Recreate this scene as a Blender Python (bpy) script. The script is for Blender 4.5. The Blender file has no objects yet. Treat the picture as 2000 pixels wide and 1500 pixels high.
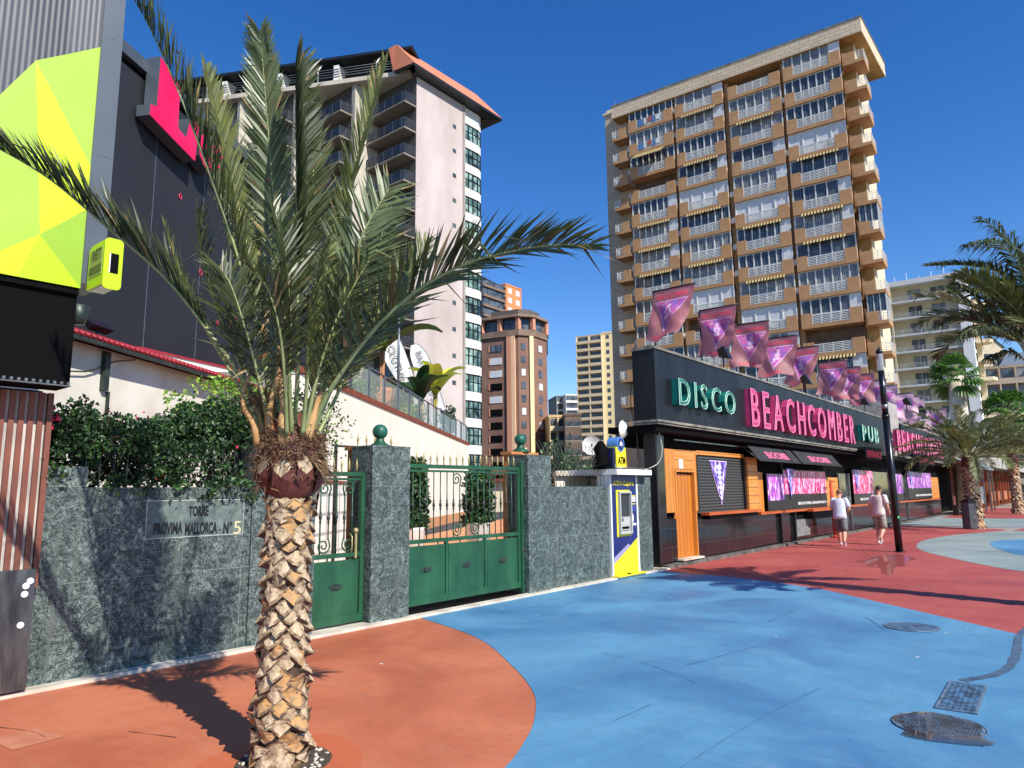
import bpy, math, random
from mathutils import Vector, Matrix, noise
random.seed(7)
R = math.radians
PI = math.pi
scene = bpy.context.scene
col = scene.collection

# ------------------------------------------------------------------ camera
CAM = Vector((0, 0, 1.7))
FPX = 1375.0
_p = math.atan(211 / 1375.0); _r = R(0.63); _a = R(39.5)
_F0 = Vector((math.cos(_a), math.sin(_a), 0)); _R0 = Vector((math.sin(_a), -math.cos(_a), 0)); _U0 = Vector((0, 0, 1))
_F = _F0 * math.cos(_p) + _U0 * math.sin(_p); _U = _U0 * math.cos(_p) - _F0 * math.sin(_p)
_Rr = _R0 * math.cos(_r) - _U * math.sin(_r); _Ur = _U * math.cos(_r) + _R0 * math.sin(_r)
cd = bpy.data.cameras.new('camera'); cam = bpy.data.objects.new('camera', cd); col.objects.link(cam)
cd.sensor_width = 36; cd.lens = FPX / 2000 * 36; cd.clip_start = 0.05; cd.clip_end = 3000
cam.matrix_world = Matrix(((_Rr.x, _Ur.x, -_F.x, CAM.x), (_Rr.y, _Ur.y, -_F.y, CAM.y), (_Rr.z, _Ur.z, -_F.z, CAM.z), (0, 0, 0, 1)))
scene.camera = cam
# ------------------------------------------------------------------ light
SUN_EL = 41.0
sun_from = Vector((-0.19, -0.98, 0)).normalized() * math.cos(R(SUN_EL)) + Vector((0, 0, math.sin(R(SUN_EL))))
world = bpy.data.worlds.new('World'); scene.world = world; world.use_nodes = True
wn = world.node_tree.nodes; wl = world.node_tree.links
bg = wn['Background']; sky = wn.new('ShaderNodeTexSky'); sky.sky_type = 'NISHITA'; sky.sun_disc = False
sky.sun_elevation = R(SUN_EL); sky.sun_rotation = math.atan2(sun_from.x, sun_from.y)
sky.air_density = 1.0; sky.dust_density = 0.0; sky.ozone_density = 3.0; sky.altitude = 0
hs_n = wn.new('ShaderNodeHueSaturation'); hs_n.inputs['Saturation'].default_value = 1.34; hs_n.inputs['Hue'].default_value = 0.512; wl.new(sky.outputs[0], hs_n.inputs['Color']); wl.new(hs_n.outputs[0], bg.inputs[0]); bg.inputs[1].default_value = 0.134
sd = bpy.data.lights.new('sun', 'SUN'); sd.energy = 5.0; sd.angle = R(0.5); sd.color = (1, 0.95, 0.87)
so = bpy.data.objects.new('sun', sd); col.objects.link(so)
so.rotation_euler = (-sun_from).to_track_quat('-Z', 'Y').to_euler(); so.location = (0, 0, 80)
scene.view_settings.view_transform = 'Standard'; scene.view_settings.look = 'None'
scene.view_settings.exposure = 0.36; scene.view_settings.gamma = 1.0; scene.view_settings.use_curve_mapping = False

# ------------------------------------------------------------------ measuring helpers (sight line -> point on a real plane)
def ray(x, y): return (_F * FPX + _Rr * (x - 1000) + _Ur * (750 - y)).normalized()
def gp(x, y, z=0.0):
    d = ray(x, y); return CAM + d * ((z - CAM.z) / d.z)
def wy(x, y, Y):
    d = ray(x, y); return CAM + d * (Y / d.y)
def dp(x, y, D):
    d = ray(x, y); return CAM + d * (D / d.dot(_F0))
def xa(x, Y, y=950): return wy(x, y, Y).x
def za(x, y, Y): return wy(x, y, Y).z

# ------------------------------------------------------------------ materials
MATS = {}
def lin(c): return tuple(((v / 255) / 12.92 if v / 255 <= 0.04045 else ((v / 255 + 0.055) / 1.055) ** 2.4) for v in c) + (1,)
def newmat(name):
    m = bpy.data.materials.new(name); m.use_nodes = True; MATS[name] = m
    nt = m.node_tree; b = nt.nodes['Principled BSDF']; return m, nt, nt.nodes, nt.links, b
def coords(n, l, sc=(1, 1, 1), rot=(0, 0, 0)):
    tc = n.new('ShaderNodeTexCoord'); mp = n.new('ShaderNodeMapping'); mp.inputs['Scale'].default_value = sc; mp.inputs['Rotation'].default_value = rot
    l.new(tc.outputs['Object'], mp.inputs[0]); return mp.outputs[0]
def mixc(n, l, fac, a, b):
    mx = n.new('ShaderNodeMix'); mx.data_type = 'RGBA'
    for s, v in ((0, fac), (6, a), (7, b)):
        if hasattr(v, 'links'): l.new(v, mx.inputs[s])
        else: mx.inputs[s].default_value = v
    return mx.outputs[2]
def ramp(n, l, src, p0, p1, c0=(0, 0, 0, 1), c1=(1, 1, 1, 1)):
    r = n.new('ShaderNodeValToRGB'); r.color_ramp.elements[0].position = p0; r.color_ramp.elements[1].position = p1
    r.color_ramp.elements[0].color = c0; r.color_ramp.elements[1].color = c1
    l.new(src, r.inputs[0]); return r.outputs[0]
def nz(n, l, vec, scale, detail=4, dist=0.0, rough=0.55):
    t = n.new('ShaderNodeTexNoise'); t.inputs['Scale'].default_value = scale; t.inputs['Detail'].default_value = detail
    t.inputs['Distortion'].default_value = dist; t.inputs['Roughness'].default_value = rough
    if vec is not None: l.new(vec, t.inputs['Vector'])
    return t.outputs['Fac']
def bump(n, l, b, h, strength, dist=0.01):
    bp = n.new('ShaderNodeBump'); bp.inputs['Strength'].default_value = strength; bp.inputs['Distance'].default_value = dist
    l.new(h, bp.inputs['Height']); l.new(bp.outputs[0], b.inputs['Normal'])
def pm(name, c1, c2=None, scale=3.0, rough=0.7, metal=0.0, bmp=0.0, detail=5, sc=(1, 1, 1), lo=0.35, hi=0.65, spec=0.5, trans=0.0, alpha=1.0, bscale=None, sheen=0):
    """two-tone noise material; c1,c2 as 0-255 sRGB albedo"""
    m, nt, n, l, b = newmat(name)
    v = coords(n, l, sc)
    if c2 is None: b.inputs['Base Color'].default_value = lin(c1)
    else:
        f = ramp(n, l, nz(n, l, v, scale, detail), lo, hi)
        l.new(mixc(n, l, f, lin(c1), lin(c2)), b.inputs['Base Color'])
    b.inputs['Roughness'].default_value = rough; b.inputs['Metallic'].default_value = metal
    b.inputs['Specular IOR Level'].default_value = spec
    if trans: b.inputs['Transmission Weight'].default_value = trans
    if alpha < 1: b.inputs['Alpha'].default_value = alpha
    if bmp: bump(n, l, b, nz(n, l, v, bscale or scale * 6, 3), bmp)
    return m
def brickmat(name, c1, c2, mort, bw, bh, ms=0.02, rough=0.85, dirt=None, offs=0.5, bm=0.4):
    m, nt, n, l, b = newmat(name)
    tc = n.new('ShaderNodeTexCoord'); sp = n.new('ShaderNodeSeparateXYZ'); l.new(tc.outputs['Object'], sp.inputs[0])
    ad = n.new('ShaderNodeMath'); ad.operation = 'ADD'; l.new(sp.outputs[0], ad.inputs[0]); l.new(sp.outputs[1], ad.inputs[1])
    cb = n.new('ShaderNodeCombineXYZ'); l.new(ad.outputs[0], cb.inputs[0]); l.new(sp.outputs[2], cb.inputs[1])
    bt = n.new('ShaderNodeTexBrick'); l.new(cb.outputs[0], bt.inputs['Vector'])
    bt.inputs['Color1'].default_value = lin(c1); bt.inputs['Color2'].default_value = lin(c2); bt.inputs['Mortar'].default_value = lin(mort)
    bt.inputs['Scale'].default_value = 1; bt.inputs['Brick Width'].default_value = bw; bt.inputs['Row Height'].default_value = bh
    bt.inputs['Mortar Size'].default_value = ms; bt.offset = offs
    c = bt.outputs['Color']
    if dirt is not None:
        f = ramp(n, l, nz(n, l, tc.outputs['Object'], 0.35, 6), 0.35, 0.75)
        mx = n.new('ShaderNodeMix'); mx.data_type = 'RGBA'; mx.blend_type = 'MULTIPLY'; mx.inputs[0].default_value = 1
        l.new(c, mx.inputs[6]); l.new(mixc(n, l, f, (1, 1, 1, 1), dirt), mx.inputs[7]); c = mx.outputs[2]
    l.new(c, b.inputs['Base Color']); b.inputs['Roughness'].default_value = rough
    bump(n, l, b, bt.outputs['Fac'], bm, -0.01)
    return m
def glassmat(name, dark, light, stripes=0.0, rough=0.06, scale=1.2):
    """window seen from outside: dark room / curtains behind a glossy pane"""
    m, nt, n, l, b = newmat(name)
    v = coords(n, l)
    f = ramp(n, l, nz(n, l, v, scale, 2), 0.42, 0.58)
    c = mixc(n, l, f, lin(dark), lin(light))
    if stripes:
        w = n.new('ShaderNodeTexWave'); w.wave_type = 'BANDS'; w.bands_direction = 'X'; w.inputs['Scale'].default_value = stripes
        w.inputs['Distortion'].default_value = 3; w.inputs['Detail'].default_value = 2; w.inputs['Detail Scale'].default_value = 0.4
        l.new(v, w.inputs['Vector'])
        c = mixc(n, l, w.outputs['Fac'], c, lin(tuple(x * 0.55 for x in light)))
    l.new(c, b.inputs['Base Color']); b.inputs['Roughness'].default_value = rough
    return m
def stripemat(name, ca, cb, freq, axis='X', rough=0.8, dist=0.0):
    m, nt, n, l, b = newmat(name)
    v = coords(n, l)
    w = n.new('ShaderNodeTexWave'); w.bands_direction = axis; w.inputs['Scale'].default_value = freq; w.inputs['Distortion'].default_value = dist
    l.new(v, w.inputs['Vector'])
    l.new(mixc(n, l, ramp(n, l, w.outputs['Fac'], 0.47, 0.53), lin(ca), lin(cb)), b.inputs['Base Color'])
    b.inputs['Roughness'].default_value = rough; return m
def woodmat(name, c1, c2, axis='Z', board=0.09, rough=0.4):
    m, nt, n, l, b = newmat(name)
    sc = {'Z': (9, 9, 0.7), 'X': (0.7, 9, 9)}[axis]
    v = coords(n, l, sc)
    f = ramp(n, l, nz(n, l, v, 1.6, 6, 0.6), 0.3, 0.7)
    c = mixc(n, l, f, lin(c1), lin(c2))
    v2 = coords(n, l)
    w = n.new('ShaderNodeTexWave'); w.bands_direction = 'X' if axis == 'Z' else 'Z'; w.wave_profile = 'SAW'; w.inputs['Scale'].default_value = 1 / board / 20 * PI
    l.new(v2, w.inputs['Vector'])
    g = ramp(n, l, w.outputs['Fac'], 0.9, 0.97)
    l.new(mixc(n, l, g, c, lin(tuple(x * 0.45 for x in c1))), b.inputs['Base Color'])
    b.inputs['Roughness'].default_value = rough; bump(n, l, b, g, 0.4, -0.01)
    return m
def marblemat(name, jx=1.35, jz=0.9):
    m, nt, n, l, b = newmat(name)
    v = coords(n, l)
    big = ramp(n, l, nz(n, l, v, 4.5, 8, 2.2, 0.62), 0.40, 0.60)
    c = mixc(n, l, big, lin((84, 98, 93)), lin((136, 150, 144)))
    def vein(scale, dist, w, det=4):
        q = nz(n, l, v, scale, det, dist, 0.6); a = n.new('ShaderNodeMath'); a.operation = 'SUBTRACT'; a.inputs[1].default_value = 0.5; l.new(q, a.inputs[0])
        d = n.new('ShaderNodeMath'); d.operation = 'ABSOLUTE'; l.new(a.outputs[0], d.inputs[0]); return ramp(n, l, d.outputs[0], w * .25, w, (1, 1, 1, 1), (0, 0, 0, 1))
    c = mixc(n, l, vein(6, 2.6, 0.03), c, lin((20, 25, 27)))
    c = mixc(n, l, vein(12, 2.0, 0.035), c, lin((26, 32, 34)))
    c = mixc(n, l, vein(24, 1.5, 0.035, 2), c, lin((62, 74, 74)))
    tc = n.new('ShaderNodeTexCoord'); sp = n.new('ShaderNodeSeparateXYZ'); l.new(tc.outputs['Object'], sp.inputs[0])
    cb = n.new('ShaderNodeCombineXYZ'); l.new(sp.outputs[0], cb.inputs[0]); l.new(sp.outputs[2], cb.inputs[1])
    bt = n.new('ShaderNodeTexBrick'); l.new(cb.outputs[0], bt.inputs['Vector']); bt.offset = 0.5
    bt.inputs['Scale'].default_value = 1; bt.inputs['Brick Width'].default_value = jx; bt.inputs['Row Height'].default_value = jz; bt.inputs['Mortar Size'].default_value = 0.0025; bt.inputs['Mortar Smooth'].default_value = 0
    c = mixc(n, l, bt.outputs['Fac'], c, lin((130, 138, 132)))
    bt.inputs['Color1'].default_value = (.82, .83, .83, 1); bt.inputs['Color2'].default_value = (1.06, 1.05, 1.04, 1); bt.inputs['Mortar'].default_value = (1, 1, 1, 1)
    mx = n.new('ShaderNodeMix'); mx.data_type = 'RGBA'; mx.blend_type = 'MULTIPLY'; mx.inputs[0].default_value = 1; l.new(c, mx.inputs[6]); l.new(bt.outputs['Color'], mx.inputs[7]); c = mx.outputs[2]
    st = ramp(n, l, nz(n, l, coords(n, l, (7, 7, .35)), 1.4, 6, .3, .6), .55, .8); c = mixc(n, l, st, c, lin((92, 98, 92)))
    l.new(c, b.inputs['Base Color']); b.inputs['Roughness'].default_value = 0.6; b.inputs['Specular IOR Level'].default_value = 0.25
    return m
def pavemat(name, c1, c2, dark, scale=0.5):
    m, nt, n, l, b = newmat(name)
    v = coords(n, l)
    f = ramp(n, l, nz(n, l, v, scale, 8, 0.6, 0.62), 0.36, 0.64)
    c = mixc(n, l, f, lin(c1), lin(c2))
    def layer(c, fac, k_, colr):
        mu = n.new('ShaderNodeMath'); mu.operation = 'MULTIPLY'; mu.inputs[1].default_value = k_; l.new(fac, mu.inputs[0]); return mixc(n, l, mu.outputs[0], c, colr)
    c = layer(c, ramp(n, l, nz(n, l, coords(n, l, (0.45, 1.8, 1), (0, 0, .5)), 1.3, 8, 1.2, .65), 0.5, 0.78), .30, lin(dark))
    c = layer(c, ramp(n, l, nz(n, l, coords(n, l, (2.2, .5, 1), (0, 0, .3)), 1.9, 7, 1.0, .65), 0.54, 0.78), .2, lin(tuple(min(255, x * .35 + 118) for x in c2)))
    c = layer(c, ramp(n, l, nz(n, l, v, 9, 8, .4, .7), 0.52, 0.8), .35, lin(tuple(x * .8 for x in dark)))
    c = layer(c, ramp(n, l, nz(n, l, v, 45, 4), 0.55, 0.75), .22, lin(tuple(min(255, x * 1.25) for x in c1)))
    vo = n.new('ShaderNodeTexVoronoi'); vo.inputs['Scale'].default_value = 1.7; l.new(v, vo.inputs['Vector'])
    c = mixc(n, l, ramp(n, l, vo.outputs['Distance'], 0.032, 0.038, (1, 1, 1, 1), (0, 0, 0, 1)), c, lin((205, 205, 200)))
    vo2 = n.new('ShaderNodeTexVoronoi'); vo2.inputs['Scale'].default_value = 2.7; l.new(coords(n, l, (1, 1.6, 1), (0, 0, 0.6)), vo2.inputs['Vector'])
    c = layer(c, ramp(n, l, vo2.outputs['Distance'], 0.02, 0.045, (1, 1, 1, 1), (0, 0, 0, 1)), .7, lin(tuple(x * 0.5 for x in dark)))
    l.new(c, b.inputs['Base Color']); b.inputs['Specular IOR Level'].default_value = 0.3
    rr = n.new('ShaderNodeMapRange'); rr.inputs['To Min'].default_value = 0.45; rr.inputs['To Max'].default_value = 0.75; l.new(f, rr.inputs[0]); l.new(rr.outputs[0], b.inputs['Roughness'])
    bump(n, l, b, nz(n, l, v, 60, 4), 0.25, 0.004)
    return m

M = {}
M['blue'] = pavemat('paint_blue', (66, 118, 158), (94, 148, 178), (88, 114, 130))
M['terra'] = pavemat('paint_terracotta', (172, 92, 63), (195, 117, 82), (150, 90, 68))
M['red'] = pavemat('paint_red', (156, 70, 63), (174, 88, 79), (126, 62, 58))
M['greypaint'] = pavemat('paint_grey', (126, 142, 138), (146, 158, 152), (108, 122, 122))
M['pave'] = pavemat('paving_concrete', (150, 142, 132), (170, 160, 150), (120, 112, 105))
M['kerb'] = pm('kerb_stone', (212, 204, 186), (176, 166, 148), 3, 0.8, bmp=0.3)
M['marble'] = marblemat('green_marble')
M['stucco'] = pm('cream_stucco', (240, 233, 217), (228, 220, 202), 0.6, 0.9, bmp=0.15, bscale=30)
M['white'] = pm('white_paint', (228, 228, 224), (214, 214, 208), 2, 0.5)
M['orange'] = pm('orange_stucco', (196, 130, 78), (180, 116, 66), 2, 0.85, bmp=0.1)
M['gate'] = pm('gate_green', (22, 68, 46), (40, 88, 60), 2.2, 0.4, detail=9, sc=(1.6, 1, .5), bmp=.15)
M['gold'] = pm('brass_spear', (198, 184, 128), (160, 146, 96), 20, 0.4, 0.5)
M['iron'] = pm('dark_iron', (30, 40, 36), (22, 28, 26), 10, 0.5)
M['greyiron'] = pm('collar_grey', (70, 80, 74), (44, 54, 50), 10, 0.45, 0.4)
M['silver'] = pm('silver_metal', (170, 172, 170), (130, 132, 132), 5, 0.3, 0.8)
M['black'] = pm('black_paint', (16, 17, 20), (26, 28, 32), 2, 0.35)
M['soot'] = pm('black_matte', (7, 7, 8), None, rough=0.85, spec=0.12)
M['navy'] = pm('fascia_black', (17, 18, 22), (34, 36, 40), 0.9, 0.42, spec=.28,  sc=(1.6, 1, 0.25), detail=6)
M['trim'] = pm('aged_cream_trim', (150, 146, 132), (96, 92, 84), 6, 0.6, sc=(0.4, 1, 1))
M['wood'] = woodmat('varnished_pine', (190, 116, 40), (214, 142, 64))
M['woodx'] = woodmat('varnished_pine_horizontal', (196, 122, 46), (220, 150, 72), 'X', 0.11)
M['woodd'] = woodmat('dark_pine_door', (176, 100, 26), (200, 122, 42))
M['ledge'] = pm('ledge_wood', (186, 92, 40), (166, 76, 32), 3, 0.4, sc=(0.5, 4, 4))
M['tile'] = brickmat('black_granite_tile', (26, 27, 28), (31, 31, 32), (70, 70, 70), 0.62, 0.42, 0.004, 0.12, offs=0.0, bm=0.05)
M['shutter'] = stripemat('shutter_slats', (24, 25, 24), (72, 72, 68), 4.2, 'Z', 0.5)
M['pink'] = pm('pink_letter', (196, 62, 116), (174, 46, 100), 3, 0.4)
M['pinkl'] = pm('pink_neon_tube', (232, 130, 164), None, rough=0.3)
M['teal'] = pm('teal_letter', (16, 118, 108), (10, 92, 86), 3, 0.4)
M['teall'] = pm('teal_neon_tube', (176, 216, 190), None, rough=0.3)
M['crimson'] = pm('crimson_sign_face', (226, 10, 78), (232, 40, 100), 0.8, 0.35)
M['darkwall'] = pm('charcoal_cladding', (36, 38, 43), (28, 30, 34), 0.5, 0.6, sc=(1, 1, 0.3))
M['zinc'] = pm('zinc_cladding', (88, 96, 104), (76, 84, 92), 0.8, 0.45, 0.2)
M['awning'] = pm('black_canvas', (38, 36, 37), (50, 48, 48), 4, 0.75, bmp=0.3)
M['signpink'] = pm('sign_lettering_pink', (232, 120, 150), None, rough=0.5)
M['lampblack'] = pm('lamp_post_black', (14, 15, 17), (22, 23, 25), 3, 0.28)
M['skin'] = pm('skin', (214, 160, 132), (200, 144, 118), 8, 0.55)
M['tee1'] = pm('pale_blue_shirt', (206, 214, 226), (188, 196, 212), 6, 0.85, bmp=0.4)
M['tee2'] = pm('beige_shirt', (222, 204, 198), (206, 188, 182), 6, 0.85, bmp=0.4)
M['short1'] = pm('grey_shorts', (120, 120, 124), (100, 100, 104), 6, 0.85, bmp=0.4)
M['short2'] = pm('taupe_shorts', (158, 148, 132), (138, 128, 114), 6, 0.85, bmp=0.4)
M['shoe'] = pm('white_shoe', (222, 220, 216), (196, 194, 190), 9, 0.6)
M['hair'] = pm('dark_hair', (34, 26, 22), (50, 38, 30), 20, 0.7)
M['hair2'] = pm('short_brown_hair', (108, 78, 60), (128, 94, 74), 20, 0.8)
M['concrete'] = pm('grey_concrete', (158, 152, 142), (138, 132, 124), 0.4, 0.85)
M['terr_tile'] = pm('terracotta_coping', (138, 72, 50), (116, 58, 40), 4, 0.7)

# ------------------------------------------------------------------ mesh builder
class MB:
    def __init__(s): s.v = []; s.f = []; s.m = []; s.sm = []
    def face(s, idx, m=0, sm=False): s.f.append(idx); s.m.append(m); s.sm.append(sm)
    def quad(s, a, b, c, d, m=0):
        i = len(s.v); s.v += [tuple(a), tuple(b), tuple(c), tuple(d)]; s.face((i, i + 1, i + 2, i + 3), m)
    def tri(s, a, b, c, m=0):
        i = len(s.v); s.v += [tuple(a), tuple(b), tuple(c)]; s.face((i, i + 1, i + 2), m)
    def box(s, x0, x1, y0, y1, z0, z1, m=0):
        i = len(s.v)
        if x0 > x1: x0, x1 = x1, x0
        if y0 > y1: y0, y1 = y1, y0
        s.v += [(x0, y0, z0), (x1, y0, z0), (x1, y1, z0), (x0, y1, z0), (x0, y0, z1), (x1, y0, z1), (x1, y1, z1), (x0, y1, z1)]
        for q in ((0, 3, 2, 1), (4, 5, 6, 7), (0, 1, 5, 4), (1, 2, 6, 5), (2, 3, 7, 6), (3, 0, 4, 7)): s.face(tuple(i + k for k in q), m)
    def prism(s, pts, z0, z1, m=0, mtop=None):
        """pts CCW in xy, extruded in z"""
        i = len(s.v); n = len(pts)
        s.v += [(p[0], p[1], z0) for p in pts] + [(p[0], p[1], z1) for p in pts]
        s.face(tuple(i + k for k in reversed(range(n))), m); s.face(tuple(i + n + k for k in range(n)), m if mtop is None else mtop)
        for k in range(n): s.face((i + k, i + (k + 1) % n, i + n + (k + 1) % n, i + n + k), m)
    def prismy(s, pts, y0, y1, m=0, mside=None):
        """pts (x,z) outline extruded along y (y0 = front, faces -Y)"""
        i = len(s.v); n = len(pts)
        s.v += [(p[0], y0, p[1]) for p in pts] + [(p[0], y1, p[1]) for p in pts]
        s.face(tuple(i + k for k in range(n)), m); s.face(tuple(i + n + k for k in reversed(range(n))), m)
        for k in range(n): s.face((i + (k + 1) % n, i + k, i + n + k, i + n + (k + 1) % n), m if mside is None else mside)
    def tube(s, pts, r, seg=6, m=0, cap=True):
        pts = [Vector(p) for p in pts]; n = len(pts)
        rs = r if isinstance(r, (list, tuple)) else [r] * n
        base = len(s.v); prev = None
        for k, p in enumerate(pts):
            t = (pts[min(k + 1, n - 1)] - pts[max(k - 1, 0)]).normalized()
            if prev is None:
                a = Vector((0, 0, 1)) if abs(t.z) < 0.9 else Vector((1, 0, 0)); x = t.cross(a).normalized()
            else:
                x = (prev - t * prev.dot(t)).normalized()
            prev = x; y = t.cross(x)
            for j in range(seg):
                a = 2 * PI * j / seg; s.v.append(tuple(p + (x * math.cos(a) + y * math.sin(a)) * rs[k]))
        for k in range(n - 1):
            for j in range(seg):
                s.face((base + k * seg + j, base + k * seg + (j + 1) % seg, base + (k + 1) * seg + (j + 1) % seg, base + (k + 1) * seg + j), m, True)
        if cap:
            s.face(tuple(base + j for j in reversed(range(seg))), m); s.face(tuple(base + (n - 1) * seg + j for j in range(seg)), m)
    def lathe(s, prof, c=(0, 0, 0), seg=16, m=0):
        """prof list of (r,z)"""
        base = len(s.v); n = len(prof)
        for r, z in prof:
            for j in range(seg):
                a = 2 * PI * j / seg; s.v.append((c[0] + r * math.cos(a), c[1] + r * math.sin(a), c[2] + z))
        for k in range(n - 1):
            for j in range(seg):
                s.face((base + k * seg + j, base + k * seg + (j + 1) % seg, base + (k + 1) * seg + (j + 1) % seg, base + (k + 1) * seg + j), m, True)
        s.face(tuple(base + j for j in reversed(range(seg))), m); s.face(tuple(base + (n - 1) * seg + j for j in range(seg)), m)
    def add(s, verts, faces, m=0, sm=False):
        i = len(s.v); s.v += [tuple(v) for v in verts]
        for f in faces: s.face(tuple(i + k for k in f), m, sm)
    def mesh(s, name, mats):
        me = bpy.data.meshes.new(name); me.from_pydata(s.v, [], s.f)
        for mt in (mats if isinstance(mats, (list, tuple)) else [mats]): me.materials.append(mt)
        me.polygons.foreach_set('material_index', s.m); me.polygons.foreach_set('use_smooth', s.sm); me.update(); return me
    def build(s, name, mats, parent=None, loc=(0, 0, 0), rotz=0.0):
        return inst(s.mesh(name, mats), name, parent, loc, rotz)
def inst(me, name, parent=None, loc=(0, 0, 0), rotz=0.0):
    o = bpy.data.objects.new(name, me); col.objects.link(o); o.location = loc; o.rotation_euler = (0, 0, rotz)
    if parent is not None: o.parent = parent
    return o
def boxes(name, mt, parent, lst):
    for b in lst: k = MB(); k.box(*b); k.build(name, mt, parent)
def tag(o, label=None, cat=None, group=None, kind=None):
    if label: o['label'] = label
    if cat: o['category'] = cat
    if group: o['group'] = group
    if kind: o['kind'] = kind
    return o
def thing(name, label, cat, loc=(0, 0, 0), rotz=0.0, group=None):
    o = bpy.data.objects.new(name, None); col.objects.link(o); o.empty_display_size = 0.3
    o.location = loc; o.rotation_euler = (0, 0, rotz); return tag(o, label, cat, group)
def struct(name, mb, mats, loc=(0, 0, 0)): return tag(mb.build(name, mats, None, loc), kind='structure')
def text_mesh(s, size, ext, sx=1.0, rim=None, res=3, bold=0.0):
    """mesh of a string: x right, y up, z forward. returns (mesh, width)"""
    cu = bpy.data.curves.new('t', 'FONT'); cu.body = s; cu.size = size; cu.extrude = ext; cu.resolution_u = res; cu.offset = bold
    ob = bpy.data.objects.new('t', cu); me = bpy.data.meshes.new_from_object(ob)
    bpy.data.objects.remove(ob)
    xs = [v.co.x for v in me.vertices] or [0]; x0 = min(xs); w = (max(xs) - x0) * sx
    for v in me.vertices: v.co.x = (v.co.x - x0) * sx
    vs = [tuple(v.co) for v in me.vertices]; fs = [tuple(p.vertices) for p in me.polygons]
    rv, rf = [], []
    if rim:
        cu2 = bpy.data.curves.new('t', 'FONT'); cu2.body = s; cu2.size = size; cu2.fill_mode = 'NONE' if False else 'FRONT'; cu2.resolution_u = res
        cu2.fill_mode = 'NONE'; cu2.bevel_depth = rim; cu2.bevel_resolution = 0
        ob = bpy.data.objects.new('t', cu2); m2 = bpy.data.meshes.new_from_object(ob); bpy.data.objects.remove(ob)
        rv = [((v.co.x - x0) * sx, v.co.y, v.co.z + ext) for v in m2.vertices]; rf = [tuple(p.vertices) for p in m2.polygons]
    return vs, fs, w, rv, rf
def put_text(mb, s, X0, X1, Z0, Z1, Yf, ext=0.004, m=0, mr=None, rim=None, bold=0.0):
    """text fitted to a box on a wall facing -Y, added to mb"""
    vs, fs, w, rv, rf = text_mesh(s, 1.0, ext, 1.0, rim, bold=bold)
    ys = [v[1] for v in vs]; y0, y1 = min(ys), max(ys)
    kx = (X1 - X0) / w; kz = (Z1 - Z0) / (y1 - y0)
    T = lambda v: (X0 + v[0] * kx, Yf - (v[2] + ext), Z0 + (v[1] - y0) * kz)
    mb.add([T(v) for v in vs], fs, m)
    if rv: mb.add([T(v) for v in rv], rf, mr if mr is not None else m)
def letter_row(parent, s, X0, X1, Z0, Z1, Yf, ext, mats, rim, gap=0.12, drop=0.0, loc0=(0, 0, 0)):
    """each letter its own part"""
    dims = []
    for ch in s:
        vs, fs, w, rv, rf = text_mesh(ch, 1.0, ext, 1.0, rim / 1.0, bold=0.0); dims.append((vs, fs, w, rv, rf))
    tot = sum(d[2] for d in dims) + gap * (len(s) - 1)
    k = (X1 - X0) / tot; x = X0
    for ch, (vs, fs, w, rv, rf) in zip(s, dims):
        ys = [v[1] for v in vs]; y0, y1 = min(ys), max(ys); kz = (Z1 - Z0) / (y1 - y0)
        T = lambda v: ((v[0]) * k, -(v[2] + ext), (v[1] - y0) * kz)
        mb = MB(); mb.add([T(v) for v in vs], fs, 0); mb.add([T(v) for v in rv], rf, 1)
        mb.build('letter', mats, parent, (x - loc0[0], Yf - loc0[1], Z0 - loc0[2]))
        x += (w + gap) * k

# ================================================================== GROUND
def poly_sheet(name, pts, z, mt):
    mb = MB(); i = 0
    mb.v = [(p[0], p[1], z) for p in pts]; mb.face(tuple(range(len(pts))), 0)
    o = struct(name, mb, mt)
    if o.data.polygons[0].normal.z < 0: o.data.flip_normals()
    return o
def smooth(pts, k=8):
    """Catmull-Rom through 2-D or 3-D points"""
    pts = [Vector(p) for p in pts]; out = []
    P = [pts[0] * 2 - pts[1]] + pts + [pts[-1] * 2 - pts[-2]]
    for i in range(1, len(P) - 2):
        for j in range(k):
            t = j / k
            out.append(0.5 * ((2 * P[i]) + (P[i + 1] - P[i - 1]) * t + (2 * P[i - 1] - 5 * P[i] + 4 * P[i + 1] - P[i + 2]) * t * t + (3 * P[i] - P[i - 1] - 3 * P[i + 1] + P[i + 2]) * t ** 3))
    out.append(pts[-1]); return out
g = MB(); g.quad((-900, -900, -0.012), (1500, -900, -0.012), (1500, 900, -0.012), (-900, 900, -0.012)); struct('ground', g, pm('worn_asphalt', (70, 68, 66), (58, 56, 55), 0.5, 0.9))
WF = 7.55          # street face of the boundary wall
tc = [(7.0, WF - 0.02), (6.43, 5.89), (5.63, 4.68), (5.04, 3.96), (4.6, 3.59), (4.1, 3.28), (3.4, 3.0), (2.2, 2.85), (0.5, 3.3), (-3, 3.6)]
br = [(13.95, WF - 0.02), (13.8, 6.1), (13.5, 5.03), (12.97, 3.91), (12.12, 2.91), (11.39, 2.09), (10.79, 1.42), (10.3, 0.86), (9.4, -0.4), (8, -3), (7, -7)]
tcs = smooth(tc, 10); brs = smooth(br, 10)
poly_sheet('terracotta_paving', [tuple(p) for p in tcs] + [(-6, 3.6), (-6, WF - 0.02)], -0.004, M['terra'])
poly_sheet('blue_paving', [tuple(p) for p in brs] + [(-6, -7), (-6, 3.6)] + [tuple(p) for p in reversed(tcs)], 0.0, M['blue'])
poly_sheet('promenade_paving', [(-14, -30), (90, -30), (90, 9), (-14, 9)], -0.009, M['pave'])
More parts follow.
